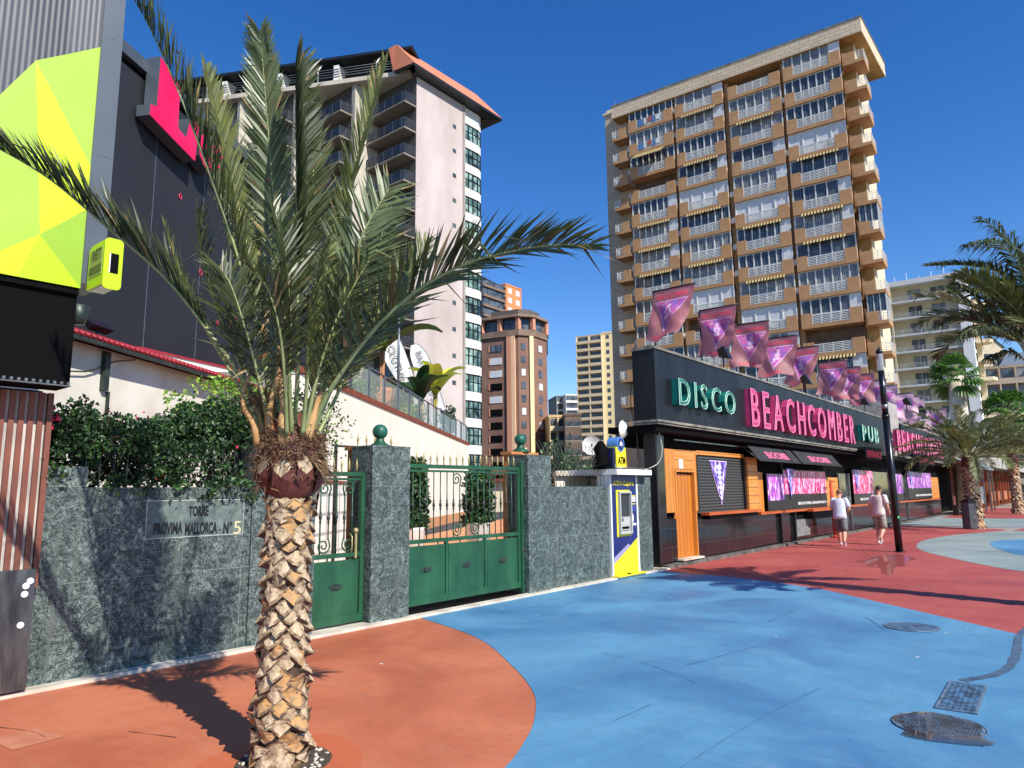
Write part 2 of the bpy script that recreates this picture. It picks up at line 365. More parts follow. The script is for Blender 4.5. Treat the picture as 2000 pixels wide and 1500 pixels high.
poly_sheet('red_paving', [tuple(p) for p in brs] + [(40, -7), (40, 2.2), (33.5, 2.9), (35, 3.2), (36, 5.2), (36.5, 7.5), (36, 7.9), (13.95, 7.9)], -0.004, M['red'])
gpts = [(33.9, 3.05), (30.2, 4.2), (26.9, 4.6), (24.3, 4.42), (22.33, 3.95), (20.53, 3.09), (18.93, 2.18), (17.89, 1.37), (17.4, 0.2), (18, -3), (22, -7), (34, -7)]
gs = smooth(gpts, 8); poly_sheet('grey_paving', [tuple(p) for p in gs], 0.0, M['greypaint'])
bp = [(28.6, 2.1), (27.5, 2.7), (25.95, 2.75), (23.9, 2.35), (21.95, 1.65), (21, 0.3), (22, -2), (25, -3), (29, -1), (30, 1)]
poly_sheet('blue_paving_disc', [tuple(p) for p in smooth(bp + [bp[0]], 8)], 0.004, M['blue'])
poly_sheet('red_paving_far', [(47, -6), (47, 7.2), (70, 7.2), (70, -6)], -0.004, M['red'])
poly_sheet('grey_paving_far', [(36.6, 3.3), (36.9, 7.4), (41, 8), (46.8, 7.5), (46.8, -3), (40.2, -2), (38.4, 1.5)], -0.0045, M['greypaint'])
# kerb strip at the foot of the walls, slab joints, covers
k = MB(); k.box(2.0, 14.35, WF - 0.14, WF + 0.3, -0.01, 0.03); struct('kerb_strip', k, M['kerb'])
k = MB(); k.box(14.4, 50, 7.48, 7.66, -0.01, 0.07); struct('plinth_strip', k, pm('dirty_plinth', (112, 106, 98), (66, 64, 60), 5, .85))
M['crack'] = pm('paving_joint_dirt', (60, 92, 130), None, rough=0.9)
M['crackr'] = pm('paving_joint_dirt_warm', (104, 50, 40), None, rough=0.9)
def ribbon(mb, pts, w, z, m=0, jit=0.0):
    pts = [Vector((p[0], p[1], 0)) for p in pts]; L = []
    for i, p in enumerate(pts):
        t = (pts[min(i + 1, len(pts) - 1)] - pts[max(i - 1, 0)]).normalized(); nn = Vector((-t.y, t.x, 0))
        ww = (w[i] if isinstance(w, list) else w) * (1 + random.uniform(-jit, jit)); L.append((p + nn * ww / 2, p - nn * ww / 2))
    for i in range(len(L) - 1):
        a, b, c, d = L[i][1], L[i + 1][1], L[i + 1][0], L[i][0]
        mb.quad((a.x, a.y, z), (b.x, b.y, z), (c.x, c.y, z), (d.x, d.y, z), m)
k = MB()
for pl in ([(1330, 1500), (1440, 1430), (1520, 1385), (1600, 1345)], [(1175, 1275), (1240, 1290), (1300, 1310), (1360, 1335)], [(1195, 1410), (1275, 1375)], [(1690, 1205), (1730, 1232)], [(1920, 1460), (1905, 1420)], [(1500, 1215), (1560, 1190)], [(1340, 1300), (1480, 1262)]):
    ribbon(k, smooth([gp(*q).to_2d() for q in pl], 6), 0.006, 0.004, jit=0.8)
struct('paving_joints', k, M['crack'])
k = MB()
for pl in ([(0, 1420), (60, 1428), (90, 1440)], [(250, 1428), (345, 1440)], [(1640, 1095), (1700, 1105), (1760, 1122)], [(1680, 1062), (1690, 1080), (1712, 1092)]):
    ribbon(k, smooth([gp(*q).to_2d() for q in pl], 6), 0.006, 0.0005, jit=0.6)
struct('paving_joints_warm', k, M['crackr'])
# pale rectangular inspection patch in the terracotta
k = MB(); c = [gp(*q).to_2d() for q in ((-20, 1445), (70, 1422), (128, 1438), (25, 1465))]
k.quad(*[(p.x, p.y, -0.0005) for p in c]); struct('paving_patch', k, pm('patch', (196, 128, 96), (180, 110, 80), 6, 0.8))
# water trickle
M['wet'] = pm('wet_stain', (58, 74, 92), (84, 110, 136), 7, 0.3)
k = MB(); ribbon(k, smooth([(10.9, 0.85), (10.2, 0.9), (9.4, 0.86), (8.8, 0.84), (8.35, 0.86), (8.0, 0.93), (7.75, 1.05), (7.6, 1.12)], 8), 0.085, 0.0042, jit=0.16)
tag(k.build('water_trickle', M['wet']), kind='structure')
M['coverrim'] = pm('cover_rim', (124, 150, 170), (86, 104, 120), 12, .5, .3)
def coverdisc(name, c, r, label):
    t = thing(name, label, 'manhole cover', (c[0], c[1], 0.004))
    k = MB(); k.lathe([(r, 0.0), (r, 0.006), (r * 0.97, 0.006), (r * 0.97, 0.0035), (r * 0.93, 0.0035), (r * 0.93, 0.006)], seg=40); k.build('frame', M['coverrim'], t)
    k = MB(); k.lathe([(r * 0.92, 0), (r * 0.92, 0.005)], seg=32)
    nst = 15
    for i in range(-nst, nst + 1):
        for j in range(-nst, nst + 1):
            x, y = i * r / nst, j * r / nst
            if math.hypot(x, y) < r * 0.88 and (i + j) % 2: k.box(x - r / 34, x + r / 34, y - r / 60, y + r / 60, 0.005, 0.010)
    k.build('lid', M['iron2'], t); return t
M['iron2'] = pm('worn_blue_iron', (96, 138, 172), (66, 82, 98), 11, 0.55, 0.3, detail=8, lo=0.4, hi=0.6)
coverdisc('manhole_cover', (10.07, 1.97), 0.31, 'round patterned manhole cover worn through the blue paint, farther from the viewer')
coverdisc('manhole_cover', (6.1, 1.08), 0.30, 'large round manhole cover lying under a puddle in the right foreground')
k = MB()
pd = []
for i in range(48):
    a = 2 * PI * i / 48; rr = 0.27 + 0.03 * math.sin(2 * a + 1) + 0.02 * math.sin(5 * a) + (0.09 if 150 < math.degrees(a) < 240 else 0)
    pd.append((6.08 + rr * math.cos(a), 1.08 + rr * 1.12 * math.sin(a)))
i0 = len(k.v); k.v = [(p[0], p[1], 0.0125) for p in pd]; k.face(tuple(range(48)))
def watermat(name, c, al):
    m, nt, n, l, b = newmat(name); b.inputs['Base Color'].default_value = lin(c); b.inputs['Roughness'].default_value = 0.02; b.inputs['Alpha'].default_value = al; b.inputs['IOR'].default_value = 1.5
    b.inputs['Specular IOR Level'].default_value = 0.9
    bump(n, l, b, nz(n, l, coords(n, l), 14, 2), 0.03, 0.005); return m
M['puddle'] = watermat('puddle_water', (70, 60, 58), 0.7)
tag(k.build('puddle', M['puddle']), kind='structure')
k = MB(); pts = [gp(*q) for q in ((1660, 1097), (1690, 1093), (1712, 1086), (1745, 1082), (1765, 1084), (1790, 1092), (1772, 1097), (1768, 1106), (1748, 1108), (1742, 1122), (1722, 1120), (1718, 1108), (1695, 1106), (1690, 1100))]
pts = smooth([p.to_2d() for p in pts + [pts[0]]], 6); k.v = [(p[0], p[1], 0.002) for p in pts]; k.face(tuple(range(len(pts))))
o = tag(k.build('puddle', watermat('thin_water', (120, 58, 58), 0.3)), kind='structure')
if o.data.polygons[0].normal.z < 0: o.data.flip_normals()
# rectangular cover
cc = gp(1880, 1362).to_2d()
t = thing('service_cover', 'rectangular riveted service cover with flaking blue paint beside the puddle', 'service cover', (cc.x, cc.y, 0.004), R(0))
t.rotation_euler.z = R(2)
k = MB(); k.box(-0.44, 0.44, -0.115, 0.115, 0, 0.006)
for i in range(22):
    for j in range(6):
        if random.random() < 0.93: x = -0.42 + i * 0.04; y = -0.1 + j * 0.04; k.box(x - 0.012, x + 0.012, y - 0.008, y + 0.008, 0.006, 0.012)
k.build('plate', M['iron2'], t)
k = MB()
for s in (-1, 1): k.box(-0.47, 0.47, s * 0.13 - 0.012, s * 0.13 + 0.012, 0, 0.009); k.box(s * 0.458 - 0.012, s * 0.458 + 0.012, -0.118, 0.118, 0, 0.009)
k.build('frame', M['coverrim'], t)

# ================================================================== BOUNDARY WALL AND GATES
XR = 5.27    # left jamb of small gate
def wallthing(name, label, cat, loc): return thing(name, label, cat, loc)
w = wallthing('marble_wall', 'long green marble slab wall with carved black lettering behind the palm trunk', 'wall', (2.3, WF, 0))
k = MB(); xl = xa(40, WF, 1300); k.box(xl - 2.3, XR - 2.3 - 0.85, 0, 0.3, 0.03, 1.79)
k.box(xl - 2.3, xl + 0.42 - 2.3, 0.0, 0.3, 1.79, 1.99); k.build('slabs', M['marble'], w)
k = MB(); x0 = xa(290, WF) - 2.3; x1 = xa(478, WF) - 2.3
zt = za(300, 978, WF); zb = za(300, 1052, WF)
for z in (zt, zb): k.box(x0, x1, -0.003, 0.0, z - 0.004, z + 0.004)
for x in (x0, x1): k.box(x - 0.003, x + 0.003, -0.003, 0.0, zb, zt)
kq = MB(); kq.box(x0 + .004, x1 - .004, -0.0012, 0.0, zb + .004, zt - .004); kq.build('name_slab', pm('smooth_marble', (76, 89, 84), (112, 126, 120), 11, .6, detail=8, spec=.25), w)
k.build('panel_border', pm('scratched_line', (170, 176, 170), None, rough=0.6), w)
k = MB()
def wt(s, xa0, xa1, ya, yb, m=0, bold=0.04): put_text(k, s, xa(xa0, WF) - 2.3, xa(xa1, WF) - 2.3, za(xa0, yb, WF), za(xa0, ya, WF), -0.0014, 0.002, m, bold=bold)
wt('TORRE', 371, 410, 988, 1009)
wt('PROVIMA', 305, 361, 1021, 1045); wt('MALLORCA', 366, 428, 1021, 1045); wt('-', 431, 435, 1033, 1035); wt('N', 440, 450, 1020, 1043)
wt('o', 452, 457, 1019, 1027); wt('5', 460, 474, 1018, 1043, 1, 0)
k.build('lettering', [pm('letter_black', (18, 20, 22), None, rough=0.5), pm('letter_gold', (206, 190, 150), None, rough=0.4)], w)

def pillar(x0, x1, top, label, depth=0.42):
    t = thing('marble_pillar', label, 'pillar', ((x0 + x1) / 2, WF, 0)); c = (x0 + x1) / 2
    k = MB(); k.box(x0 - c, x1 - c, -0.03, depth, 0.03, top - 0.03); k.build('shaft', M['marble'], t)
    k = MB(); k.box(x0 - c - 0.003, x1 - c + 0.003, -0.033, depth + 0.003, top - 0.03, top); k.build('cap', M['marble'], t); return t
P1a, P1b = xa(726, WF - .03, 1000), xa(800, WF - .03, 1000)
P2a, P2b = xa(1032, WF - .03, 1000), xa(1076, WF - .03, 920)
pillar(4.42, XR, 2.36, 'green marble pillar left of the small gate, half behind the palm trunk')
pillar(P1a, P1b, za(760, 871, WF), 'broad green marble pillar between the small gate and the driveway gate')
pillar(P2a, P2b, za(1050, 889, WF), 'green marble pillar right of the driveway gate beside the bent fence')
w = wallthing('marble_wall', 'plain green marble wall between driveway gate pillar and cash machine', 'wall', (P2b, WF, 0))
xr = xa(1190, WF, 1050); k = MB(); k.box(0.002, xr - P2b, 0, 0.3, 0.03, 1.79); k.build('slabs', M['marble'], w)
x2a, x2b = xa(1243, WF, 1000), xa(1270, WF, 1000)
pillar(x2a, x2b, za(1255, 932, WF), 'narrow green marble pillar between cash machine and black club corner', 0.3)

GY = WF + 0.1
def spiral(cx, cz, r0, turns, a0, sgn, n=26):
    return [(cx + (r0 * (1 - i / n * 0.82)) * math.cos(a0 + sgn * turns * 2 * PI * i / n), 0.03, cz + (r0 * (1 - i / n * 0.82)) * math.sin(a0 + sgn * turns * 2 * PI * i / n)) for i in range(n + 1)]
def gate_bar(mb, x, z0, z1, collar=True):
    mb.tube([(x, 0.03, z0), (x, 0.03, z1)], 0.009, 6)
    if collar:
        zm = (z0 + z1) / 2
        mb.lathe([(0.009, zm - 0.09), (0.016, zm - 0.06), (0.012, zm - 0.035), (0.021, zm - 0.02), (0.021, zm + 0.02), (0.012, zm + 0.035), (0.016, zm + 0.06), (0.009, zm + 0.09)], (x, 0.03, 0), 7, 1)
def spear(mb, x, z, m=0):
    mb.lathe([(0.007, 0), (0.007, 0.03), (0.016, 0.04), (0.007, 0.055), (0.018, 0.075), (0.012, 0.12), (0.001, 0.19)], (x, 0.03, z), 6, m)
def rosette(mb, x, z, y=-0.004):
    pts = [(0.075 * math.cos(a) * (1 + 0.06 * math.cos(14 * a)), 0.028 * math.sin(a) * (1 + 0.1 * math.cos(14 * a))) for a in [2 * PI * i / 56 for i in range(56)]]
    pts = [(p[0] * 1.3, p[1] * 1.4) for p in pts]
    mb.prismy([(x + p[0], z + p[1]) for p in pts], y - 0.012, y)
    mb.prismy([(x + p[0] * .55, z + p[1] * .6) for p in pts], y - 0.022, y - 0.012)
def make_gate(name, label, gx0, gx1, ztop, zmid, zbot, nb, npan, scroll_at, handle):
    t = thing(name, label, 'gate', (gx0, GY, 0)); W = gx1 - gx0
    k = MB(); f = 0.055
    k.box(0, W, 0, 0.06, ztop - f, ztop); k.box(0, W, 0, 0.06, zbot, zbot + 0.1); k.box(0, f, 0, 0.06, zbot + 0.1, ztop - f); k.box(W - f, W, 0, 0.06, zbot + 0.1, ztop - f)
    k.box(f, W - f, 0.004, 0.056, zmid, zmid + 0.055); k.box(f, W - f, 0.012, 0.05, ztop - 0.11, ztop - 0.08)
    for i in range(1, npan): x = W * i / npan; k.box(x - 0.025, x + 0.025, 0.004, 0.056, zbot + 0.1, zmid)
    k.build('frame', M['gate'], t)
    for i in range(npan):
        a = (W * i / npan + 0.05) if i else f + 0.02; b = W * (i + 1) / npan - 0.03 if i < npan - 1 else W - f - 0.012
        k = MB(); k.box(a, b, 0.02, 0.032, zbot + 0.1, zmid - 0.035); k.box(a + (b - a) * .3, a + (b - a) * .3 + .02, 0.02, .03, zmid - 0.035, zmid); k.box(a + (b - a) * .8, a + (b - a) * .8 + .02, 0.02, .03, zmid - 0.035, zmid)
        pn = k.build('panel', M['gate'], t)
        k = MB(); rosette(k, (a + b) / 2, (zbot + zmid) / 2 + 0.05, 0.02); k.build('rosette', M['greyiron'], pn)
    zs = ztop - 0.11
    for i in range(nb):
        x = f + (W - 2 * f) * (i + 1) / (nb + 1); k = MB()
        if i in scroll_at: gate_bar(k, x, zmid + 0.23, zs - 0.2)
        else: gate_bar(k, x, zmid + 0.055, zs)
        k.build('bar', [M['gate'], M['greyiron']], t)
        if i in scroll_at:
            sg = scroll_at[i]; k = MB(); r = 0.085
            # C scroll top and bottom
            k.tube([(x, .03, zs - 0.2)] + [tuple(p) for p in spiral(x + sg * 0.07, zs - 0.105, 0.1, 1.6, PI if sg > 0 else 0, -sg)], 0.011, 5); k.build('scroll', M['gate'], t); k = MB()
            k.tube([(x, .03, zmid + 0.26)] + [tuple(p) for p in spiral(x + sg * 0.07, zmid + 0.16, 0.1, 1.6, PI if sg > 0 else 0, sg)], 0.011, 5)
            k.build('scroll', M['gate'], t)
    for i in range(nb + 1):
        k = MB(); spear(k, f + (W - 2 * f) * (i + 0.5) / (nb + 1), ztop); k.build('spear_tip', M['gold'], t)
    if handle:
        k = MB(); hx = W - 0.14; hz = zmid
        k.box(hx - 0.015, hx + 0.015, -0.02, 0.0, hz - 0.02, hz + 0.3); k.lathe([(0.02, 0), (0.035, 0.02), (0.035, 0.05), (0.015, 0.07)], (hx, -0.01, hz + 0.3), 8)
        k.tube([(hx - 0.09, 0, hz + 0.05), (hx - 0.09, -0.05, hz + 0.08), (hx - 0.09, -0.05, hz + 0.26), (hx - 0.09, 0, hz + 0.3)], 0.008, 6); k.build('handle', M['gold'], t)
    return t
GL0 = XR + 0.01; GL1 = P1a - 0.02
zg = za(700, 922, GY)
make_gate('pedestrian_gate', 'small green iron gate with one solid panel and brass pull handle', GL0, GL1, zg, za(680, 1088, GY), 0.06, 5, 1, {1: -1, 3: 1}, True)
make_gate('driveway_gate', 'wide green iron driveway gate with three solid panels and a row of spear tips', P1b + 0.01, P2a - 0.06, za(900, 909, GY), za(900, 1055, GY), 0.12, 17, 3, {7: -1, 9: 1}, False)
t = thing('gate_post', 'green steel track post at the right end of the driveway gate', 'gate post', (P2a - 0.035, GY, 0))
k = MB(); k.box(-0.025, 0.03, -0.03, 0.04, 0.03, za(1018, 902, GY)); k.build('post', M['gate'], t)
k = MB(); k.box(-0.015, 0.02, -0.04, -0.03, 0.7, 0.78); k.build('lock_plate', M['silver'], t)
t = thing('gate_post', 'green steel frame post on the right of the small gate', 'gate post', (GL1 + 0.01, GY, 0))
k = MB(); k.box(-0.004, 0.006, 0.01, 0.05, 0.03, zg - 0.01); k.build('post', M['gate'], t)

def orange_pillar(x0, x1, y0, y1, top, label, lball, yb):
    c = ((x0 + x1) / 2, (y0 + y1) / 2)
    t = thing('orange_pillar', label, 'pillar', (c[0], c[1], 0))
    k = MB(); k.box(x0 - c[0], x1 - c[0], y0 - c[1], y1 - c[1], 0, top - 0.02); k.build('shaft', M['orange'], t)
    k = MB(); k.box(x0 - c[0] - 0.03, x1 - c[0] + 0.03, y0 - c[1] - 0.03, y1 - c[1] + 0.03, top - 0.02, top + 0.03); k.build('cap', M['orange'], t)
    b = thing('ball_finial', lball, 'finial', (c[0] + yb, c[1], top + 0.03))
    k = MB(); k.lathe([(0.17, 0), (0.16, 0.03), (0.09, 0.07), (0.06, 0.11), (0.07, 0.13)], seg=20); k.build('base', M['gate'], b)
    k = MB(); k.lathe([(0.110 * math.sin(PI * i / 14) + 0.001, 0.235 - 0.110 * math.cos(PI * i / 14)) for i in range(15)], seg=24); k.build('ball', M['gatec'], b)
M['gatec'] = pm('crackled_green', (30, 96, 78), (24, 84, 66), 8, 0.45)
op = wy(690, 876, 8.0); orange_pillar(op.x, op.x + 0.85, 7.95, 8.12, op.z, 'orange rendered pillar behind the small gate', 'green ball finial above the broad middle pillar', 0.08)
op = wy(998, 885, 8.15); orange_pillar(op.x, op.x + 0.75, 8.15, 8.35, op.z, 'orange rendered pillar behind right end of the driveway gate', 'green ball finial above the right gate pillar', 0.02)
# loose row of spear tips above the broad pillar
t = thing('spear_railing', 'short railing of grey spear tips rising above the broad middle pillar', 'railing', (P1a, WF + 0.8, 0))
k = MB(); zt = za(765, 872, WF + 0.8)
for i in range(5): spear(k, 0.42 + i * 0.16, zt - 0.02)
k.build('spear_tips', M['gold'], t)
k = MB(); k.box(0.0, 1.15, 0.0, 0.03, zt - 0.05, zt - 0.02); k.box(0.0, 0.04, 0, 0.03, 0, zt - 0.05); k.box(1.1, 1.14, 0, 0.03, 0, zt - 0.05); k.build('rail', M['greyiron'], t)
# drain grating under driveway gate
k = MB(); k.box(P1b + 0.02, P2a - 0.02, WF + 0.02, WF + 0.6, 0.0, 0.034); struct('drain_channel', k, M['soot'])

# ================================================================== LEFT VENUE BUILDING
def V2(A, ang):
    A = Vector(A); u = Vector((math.cos(R(ang)), math.sin(R(ang)), 0)); n = Vector((-u.y, u.x, 0)); return A, u, n
def pl(x, y, A, ang, off=0.0):
    """sight line -> (s along wall, z); off = offset toward the street side of the wall"""
    A, u, n = V2(A, ang); d = ray(x, y); A2 = A - n * off; t = (A2 - CAM).dot(n) / d.dot(n); p = CAM + d * t; return (p - A).dot(u), p.z
FY = 7.1
vb = thing('venue_building', 'tall nightclub building with lime green faceted panels under grey ribbed cladding', 'building', (2.33, FY, 0))
def ribmat(name, c):
    m, nt, n, l, b = newmat(name); v = coords(n, l)
    f = ramp(n, l, nz(n, l, v, 0.7, 5), 0.3, 0.7); l.new(mixc(n, l, f, lin(c), lin(tuple(x * 0.88 for x in c))), b.inputs['Base Color'])
    w = n.new('ShaderNodeTexWave'); w.bands_direction = 'X'; w.inputs['Scale'].default_value = 6.5; l.new(v, w.inputs['Vector'])
    bump(n, l, b, w.outputs['Fac'], 0.35, 0.01); b.inputs['Roughness'].default_value = 0.5; return m
fm = [ribmat('ribbed_grey', (82, 83, 87)), ribmat('ribbed_grey_dark', (70, 72, 77)), ribmat('ribbed_grey_light', (94, 96, 99)),
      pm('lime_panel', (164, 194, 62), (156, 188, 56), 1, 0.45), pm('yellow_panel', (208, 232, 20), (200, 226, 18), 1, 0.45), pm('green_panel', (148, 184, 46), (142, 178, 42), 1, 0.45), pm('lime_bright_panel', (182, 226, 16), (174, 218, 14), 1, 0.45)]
def L3(x, y): p = wy(x, y, FY); return (min(p.x, 2.33) - 2.33, p.z)
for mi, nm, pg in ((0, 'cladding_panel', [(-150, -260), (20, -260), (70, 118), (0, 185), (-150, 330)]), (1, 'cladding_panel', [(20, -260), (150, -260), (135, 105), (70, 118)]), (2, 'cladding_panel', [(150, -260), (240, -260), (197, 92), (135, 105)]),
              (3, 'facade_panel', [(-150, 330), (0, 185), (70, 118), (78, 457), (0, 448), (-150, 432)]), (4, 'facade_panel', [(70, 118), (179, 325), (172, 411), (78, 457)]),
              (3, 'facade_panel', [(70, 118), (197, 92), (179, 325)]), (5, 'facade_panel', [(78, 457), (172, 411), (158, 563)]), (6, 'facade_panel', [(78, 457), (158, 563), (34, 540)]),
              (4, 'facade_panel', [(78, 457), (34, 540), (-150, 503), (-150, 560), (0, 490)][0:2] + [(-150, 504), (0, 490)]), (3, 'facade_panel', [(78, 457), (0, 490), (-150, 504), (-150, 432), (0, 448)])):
    k = MB(); pp = [L3(*q) for q in pg]; k.prismy(pp, 0, 0.08, 0)
    o = k.build(nm, fm[mi], vb)
    bm_ = o.data; import bmesh
    b_ = bmesh.new(); b_.from_mesh(bm_); bmesh.ops.recalc_face_normals(b_, faces=b_.faces); b_.to_mesh(bm_); b_.free()
zs = za(158, 563, FY)
k = MB(); k.box(0.002, 0.19, -0.01, 0.45, zs + 0.05, 11.5); k.box(0.0, 0.004, -0.015, 0, zs, 11.5); k.build('corner_cladding', M['zinc'], vb)
k = MB()
for z in (4.95, 6.2, 7.5): k.box(0.0, 0.192, -0.013, -0.01, z, z + 0.006)
k.build('cladding_joint', M['silver'], vb)
k = MB(); k.box(-9, 0.0, 0.085, 3.2, zs + 0.02, 11.4); k.box(-9, 0.0, 0.02, 3.2, zs - 0.06, zs + 0.018); k.build('upper_storey', M['soot'], vb)
k = MB(); k.box(-9, 0.0, 0.06, 0.4, 2.69, zs - 0.062); k.build('shutter_box', M['soot'], vb)
k = MB()
for i in range(42): x = -0.01 - i * 0.055; k.box(x - 0.022, x, 0.02, 0.058, 2.705, 2.73)
k.box(-3, 0, 0.02, 0.058, 2.69, 2.70); k.build('shutter_rail', M['silver'], vb)
k = MB(); k.box(-9, -0.1, 0.42, 3.0, 0, 2.68); k.build('ground_storey', M['soot'], vb)
for i in range(18):
    x = -0.02 - i * 0.075; k = MB(); k.box(x - 0.045, x, 0.36, 0.415, 0.9 if i < 6 else 0, 2.66); k.build('rib', pm('rust_brown_rib', (128, 74, 56), (108, 62, 48), 3, 0.5) if i == 0 else MATS['rust_brown_rib'], vb)
k = MB(); k.box(-1.5, -0.07, 0.39, 0.42, 0, 2.66); k.build('rib_backing', pm('weathered_white', (196, 190, 182), (150, 146, 140), 9, 0.6, sc=(1, 1, 0.3)), vb)
k = MB(); k.box(-0.50, -0.065, 0.28, 0.36, 0.05, 1.07); k.build('metal_cover', pm('brushed_steel_worn', (110, 112, 114), (66, 66, 70), 3, 0.25, 0.6, sc=(3, 1, 0.6)), vb)
k = MB(); k.lathe([(0.028, 0), (0.028, 0.003)], seg=12)
st = k.mesh('sticker', M['white'])
for x, z in ((-0.135, 0.93), (-0.105, 0.97), (-0.14, 0.86), (-0.15, 0.6)):
    o = inst(st, 'sticker', vb, (x, 0.279, z)); o.rotation_euler = (PI / 2, 0, 0)
# projecting box sign
X1 = 2.365; dn = ray(203, 520); Yn = X1 * dn.y / dn.x
zt_, zb_ = za(203, 461, Yn), za(203, 562, Yn); Xr = xa(238, Yn, 520)
sg = thing('box_sign', 'lime green projecting box sign on the corner of the nightclub building', 'sign', (X1, Yn, 0))
def rbox(k, x0, x1, y0, y1, z0, z1, r=0.05, m=0):
    pts = []
    for cx, cz, a in ((x0 + r, z0 + r, PI), (x1 - r, z0 + r, 1.5 * PI), (x1 - r, z1 - r, 0), (x0 + r, z1 - r, .5 * PI)):
        for i in range(6): t = a + i * PI / 10; pts.append((cx + r * math.cos(t), cz + r * math.sin(t)))
    k.prismy(pts, y0, y1, m)
W_ = Xr - X1
k = MB(); k.box(0, W_, 0.012, 7.05 - Yn, zb_ + 0.04, zt_ - 0.04); rbox(k, -0.004, W_ + 0.004, 0, 0.012, zb_, zt_, 0.04); k.box(0.01, W_ - 0.01, 0.013, 7.04 - Yn, zt_ - 0.04, zt_ - 0.01); k.build('box', pm('lime_sign_box', (190, 224, 20), (180, 214, 18), 3, 0.35), sg)
k = MB(); k.box(W_ * 0.33, W_ * 0.80, -0.004, 0, zb_ + 0.15, zt_ - 0.14); k.build('slot', M['soot'], sg)
k = MB(); k.box(W_ * 0.27, W_ * 0.33, -0.006, 0, zb_ + 0.15, zt_ - 0.14); k.build('slot_rim', M['white'], sg)
k = MB(); k.box(-0.004, 0, 0.05, 7.0 - Yn, zb_ + 0.14, zt_ - 0.08); k.build('sign_face', pm('dull_green_face', (146, 158, 88), None, rough=0.5), sg)
k = MB(); k.box(-0.007, -0.004, 0.05, 7.0 - Yn, zb_ + 0.17, zb_ + 0.24); vs, fs, w_, _, _ = text_mesh('RET', 0.14, 0.002)
kk = (7.0 - Yn - 0.14) / w_
k.add([(-0.007 - v[2], 0.08 + (w_ * kk) - v[0] * kk, zb_ + 0.30 + v[1]) for v in vs], fs, 0); k.build('lettering', pm('olive_letter', (78, 84, 48), None, rough=0.5), sg)
k = MB(); k.box(0.02, W_ - 0.02, 0.02, 7.02 - Yn, zb_ + 0.037, zb_ + 0.039); k.build('underside', M['silver'], sg)

# ---- dark hall behind, with its big letters
HA = dp(240, 83, 17.5); HANG = 30.5; HA = Vector((HA.x, HA.y, 0)); htop = pl(240, 83, HA, HANG)[1]
hall = thing('hall_building', 'large windowless charcoal clad hall rising behind the tiled house', 'building', HA, R(HANG))
k = MB(); k.box(-3.5, 17, 0, 9, 0, htop - 0.55); k.build('wall', M['darkwall'], hall)
k = MB(); k.box(-3.6, 17.1, -0.12, 9.1, htop - 0.35, htop); k.build('parapet', M['zinc'], hall)
k = MB(); k.box(-3.5, 17, 0.05, 8.9, htop - 0.55, htop - 0.35); k.build('shadow_gap', M['soot'], hall)
k = MB()
for px in (287, 388, 455): s = pl(px, 560, HA, HANG)[0]; k.box(s - 0.012, s + 0.012, -0.006, 0, 0, htop - 0.55)
k.build('panel_seam', M['silver'], hall)
M['ring'] = pm('pink_ring', (196, 50, 80), None, rough=0.5)
for px, py, r in ((351, 384, 6), (391, 532, 7), (424, 630, 4), (457, 624, 6)):
    s, z = pl(px, py, HA, HANG); k = MB(); q = r * 0.014
    k.tube([(s + q * 0.7 * math.cos(a), -0.02, z + q * math.sin(a)) for a in [2 * PI * i / 14 for i in range(15)]], 0.018, 4, cap=False); k.build('ring_light', M['ring'], hall)
sign = thing('letter_sign', 'giant crimson slab letters mounted high on the charcoal hall wall', 'sign', HA, R(HANG))
def bigletter(pts, off=0.5, dep=0.42):
    pp = [pl(x, y, HA, HANG, off) for x, y in pts]; k = MB(); k.prismy(pp, -off, -off + 0.012, 0, 0); 
    k.prismy([(sum(p[0] for p in pp) / len(pp) + (p[0] - sum(q[0] for q in pp) / len(pp)) * 1.012, sum(q[1] for q in pp) / len(pp) + (p[1] - sum(q[1] for q in pp) / len(pp)) * 1.012) for p in pp], -off + 0.013, -off + dep, 1, 1)
    o = k.build('letter', [M['crimson'], M['zinc']], sign); b_ = bmesh.new(); b_.from_mesh(o.data); bmesh.ops.recalc_face_normals(b_, faces=b_.faces); b_.to_mesh(o.data); b_.free()
bigletter([(315, 111), (352, 171), (348, 250), (364, 269), (373, 231), (389, 245), (381, 315), (337, 270), (293, 224), (295, 203), (307, 209)])
bigletter([(393, 264), (403, 262), (420, 275), (440, 290), (442, 318), (428, 330), (418, 318), (416, 340), (400, 325), (391, 303), (389, 282)])
bigletter([(505, 278), (515, 284), (527, 300), (527, 420), (515, 415), (508, 330)])

# ---- small house with red tiled eave
EA = dp(145, 651, 10.2); EA = Vector((EA.x, EA.y, 0)); EANG = 33.0; ez = pl(145, 651, EA, EANG)[1]
hs = thing('tiled_house', 'low white house with a red tiled eave between nightclub and hedge', 'house', EA, R(EANG))
k = MB(); k.box(-1.6, 9.2, 0.3, 3.6, 0, ez - 0.02); k.build('wall', pm('old_whitewash', (226, 221, 208), (200, 192, 172), 0.9, 0.9, bmp=0.2), hs)
k = MB(); k.box(-1.7, 9.3, -0.02, 0.06, ez - 0.06, ez - 0.005); k.build('gutter', M['greyiron'], hs)
M['rtile'] = pm('red_roof_tile', (168, 38, 54), (140, 28, 42), 3, 0.6)
k = MB(); k.add([(-1.7, 0, ez), (9.3, 0, ez), (9.3, .15, ez + 0.09), (-1.7, .15, ez + 0.09), (-1.7, 3.7, ez + .1), (9.3, 3.7, ez + .1)], [(0, 1, 2, 3), (3, 2, 5, 4), (0, 3, 4), (1, 5, 2), (0, 4, 5, 1)], 1)
for i in range(84): x = -1.65 + i * 0.13; k.tube([(x, -0.04, ez + 0.02), (x, .14, ez + 0.11)], 0.034, 6)
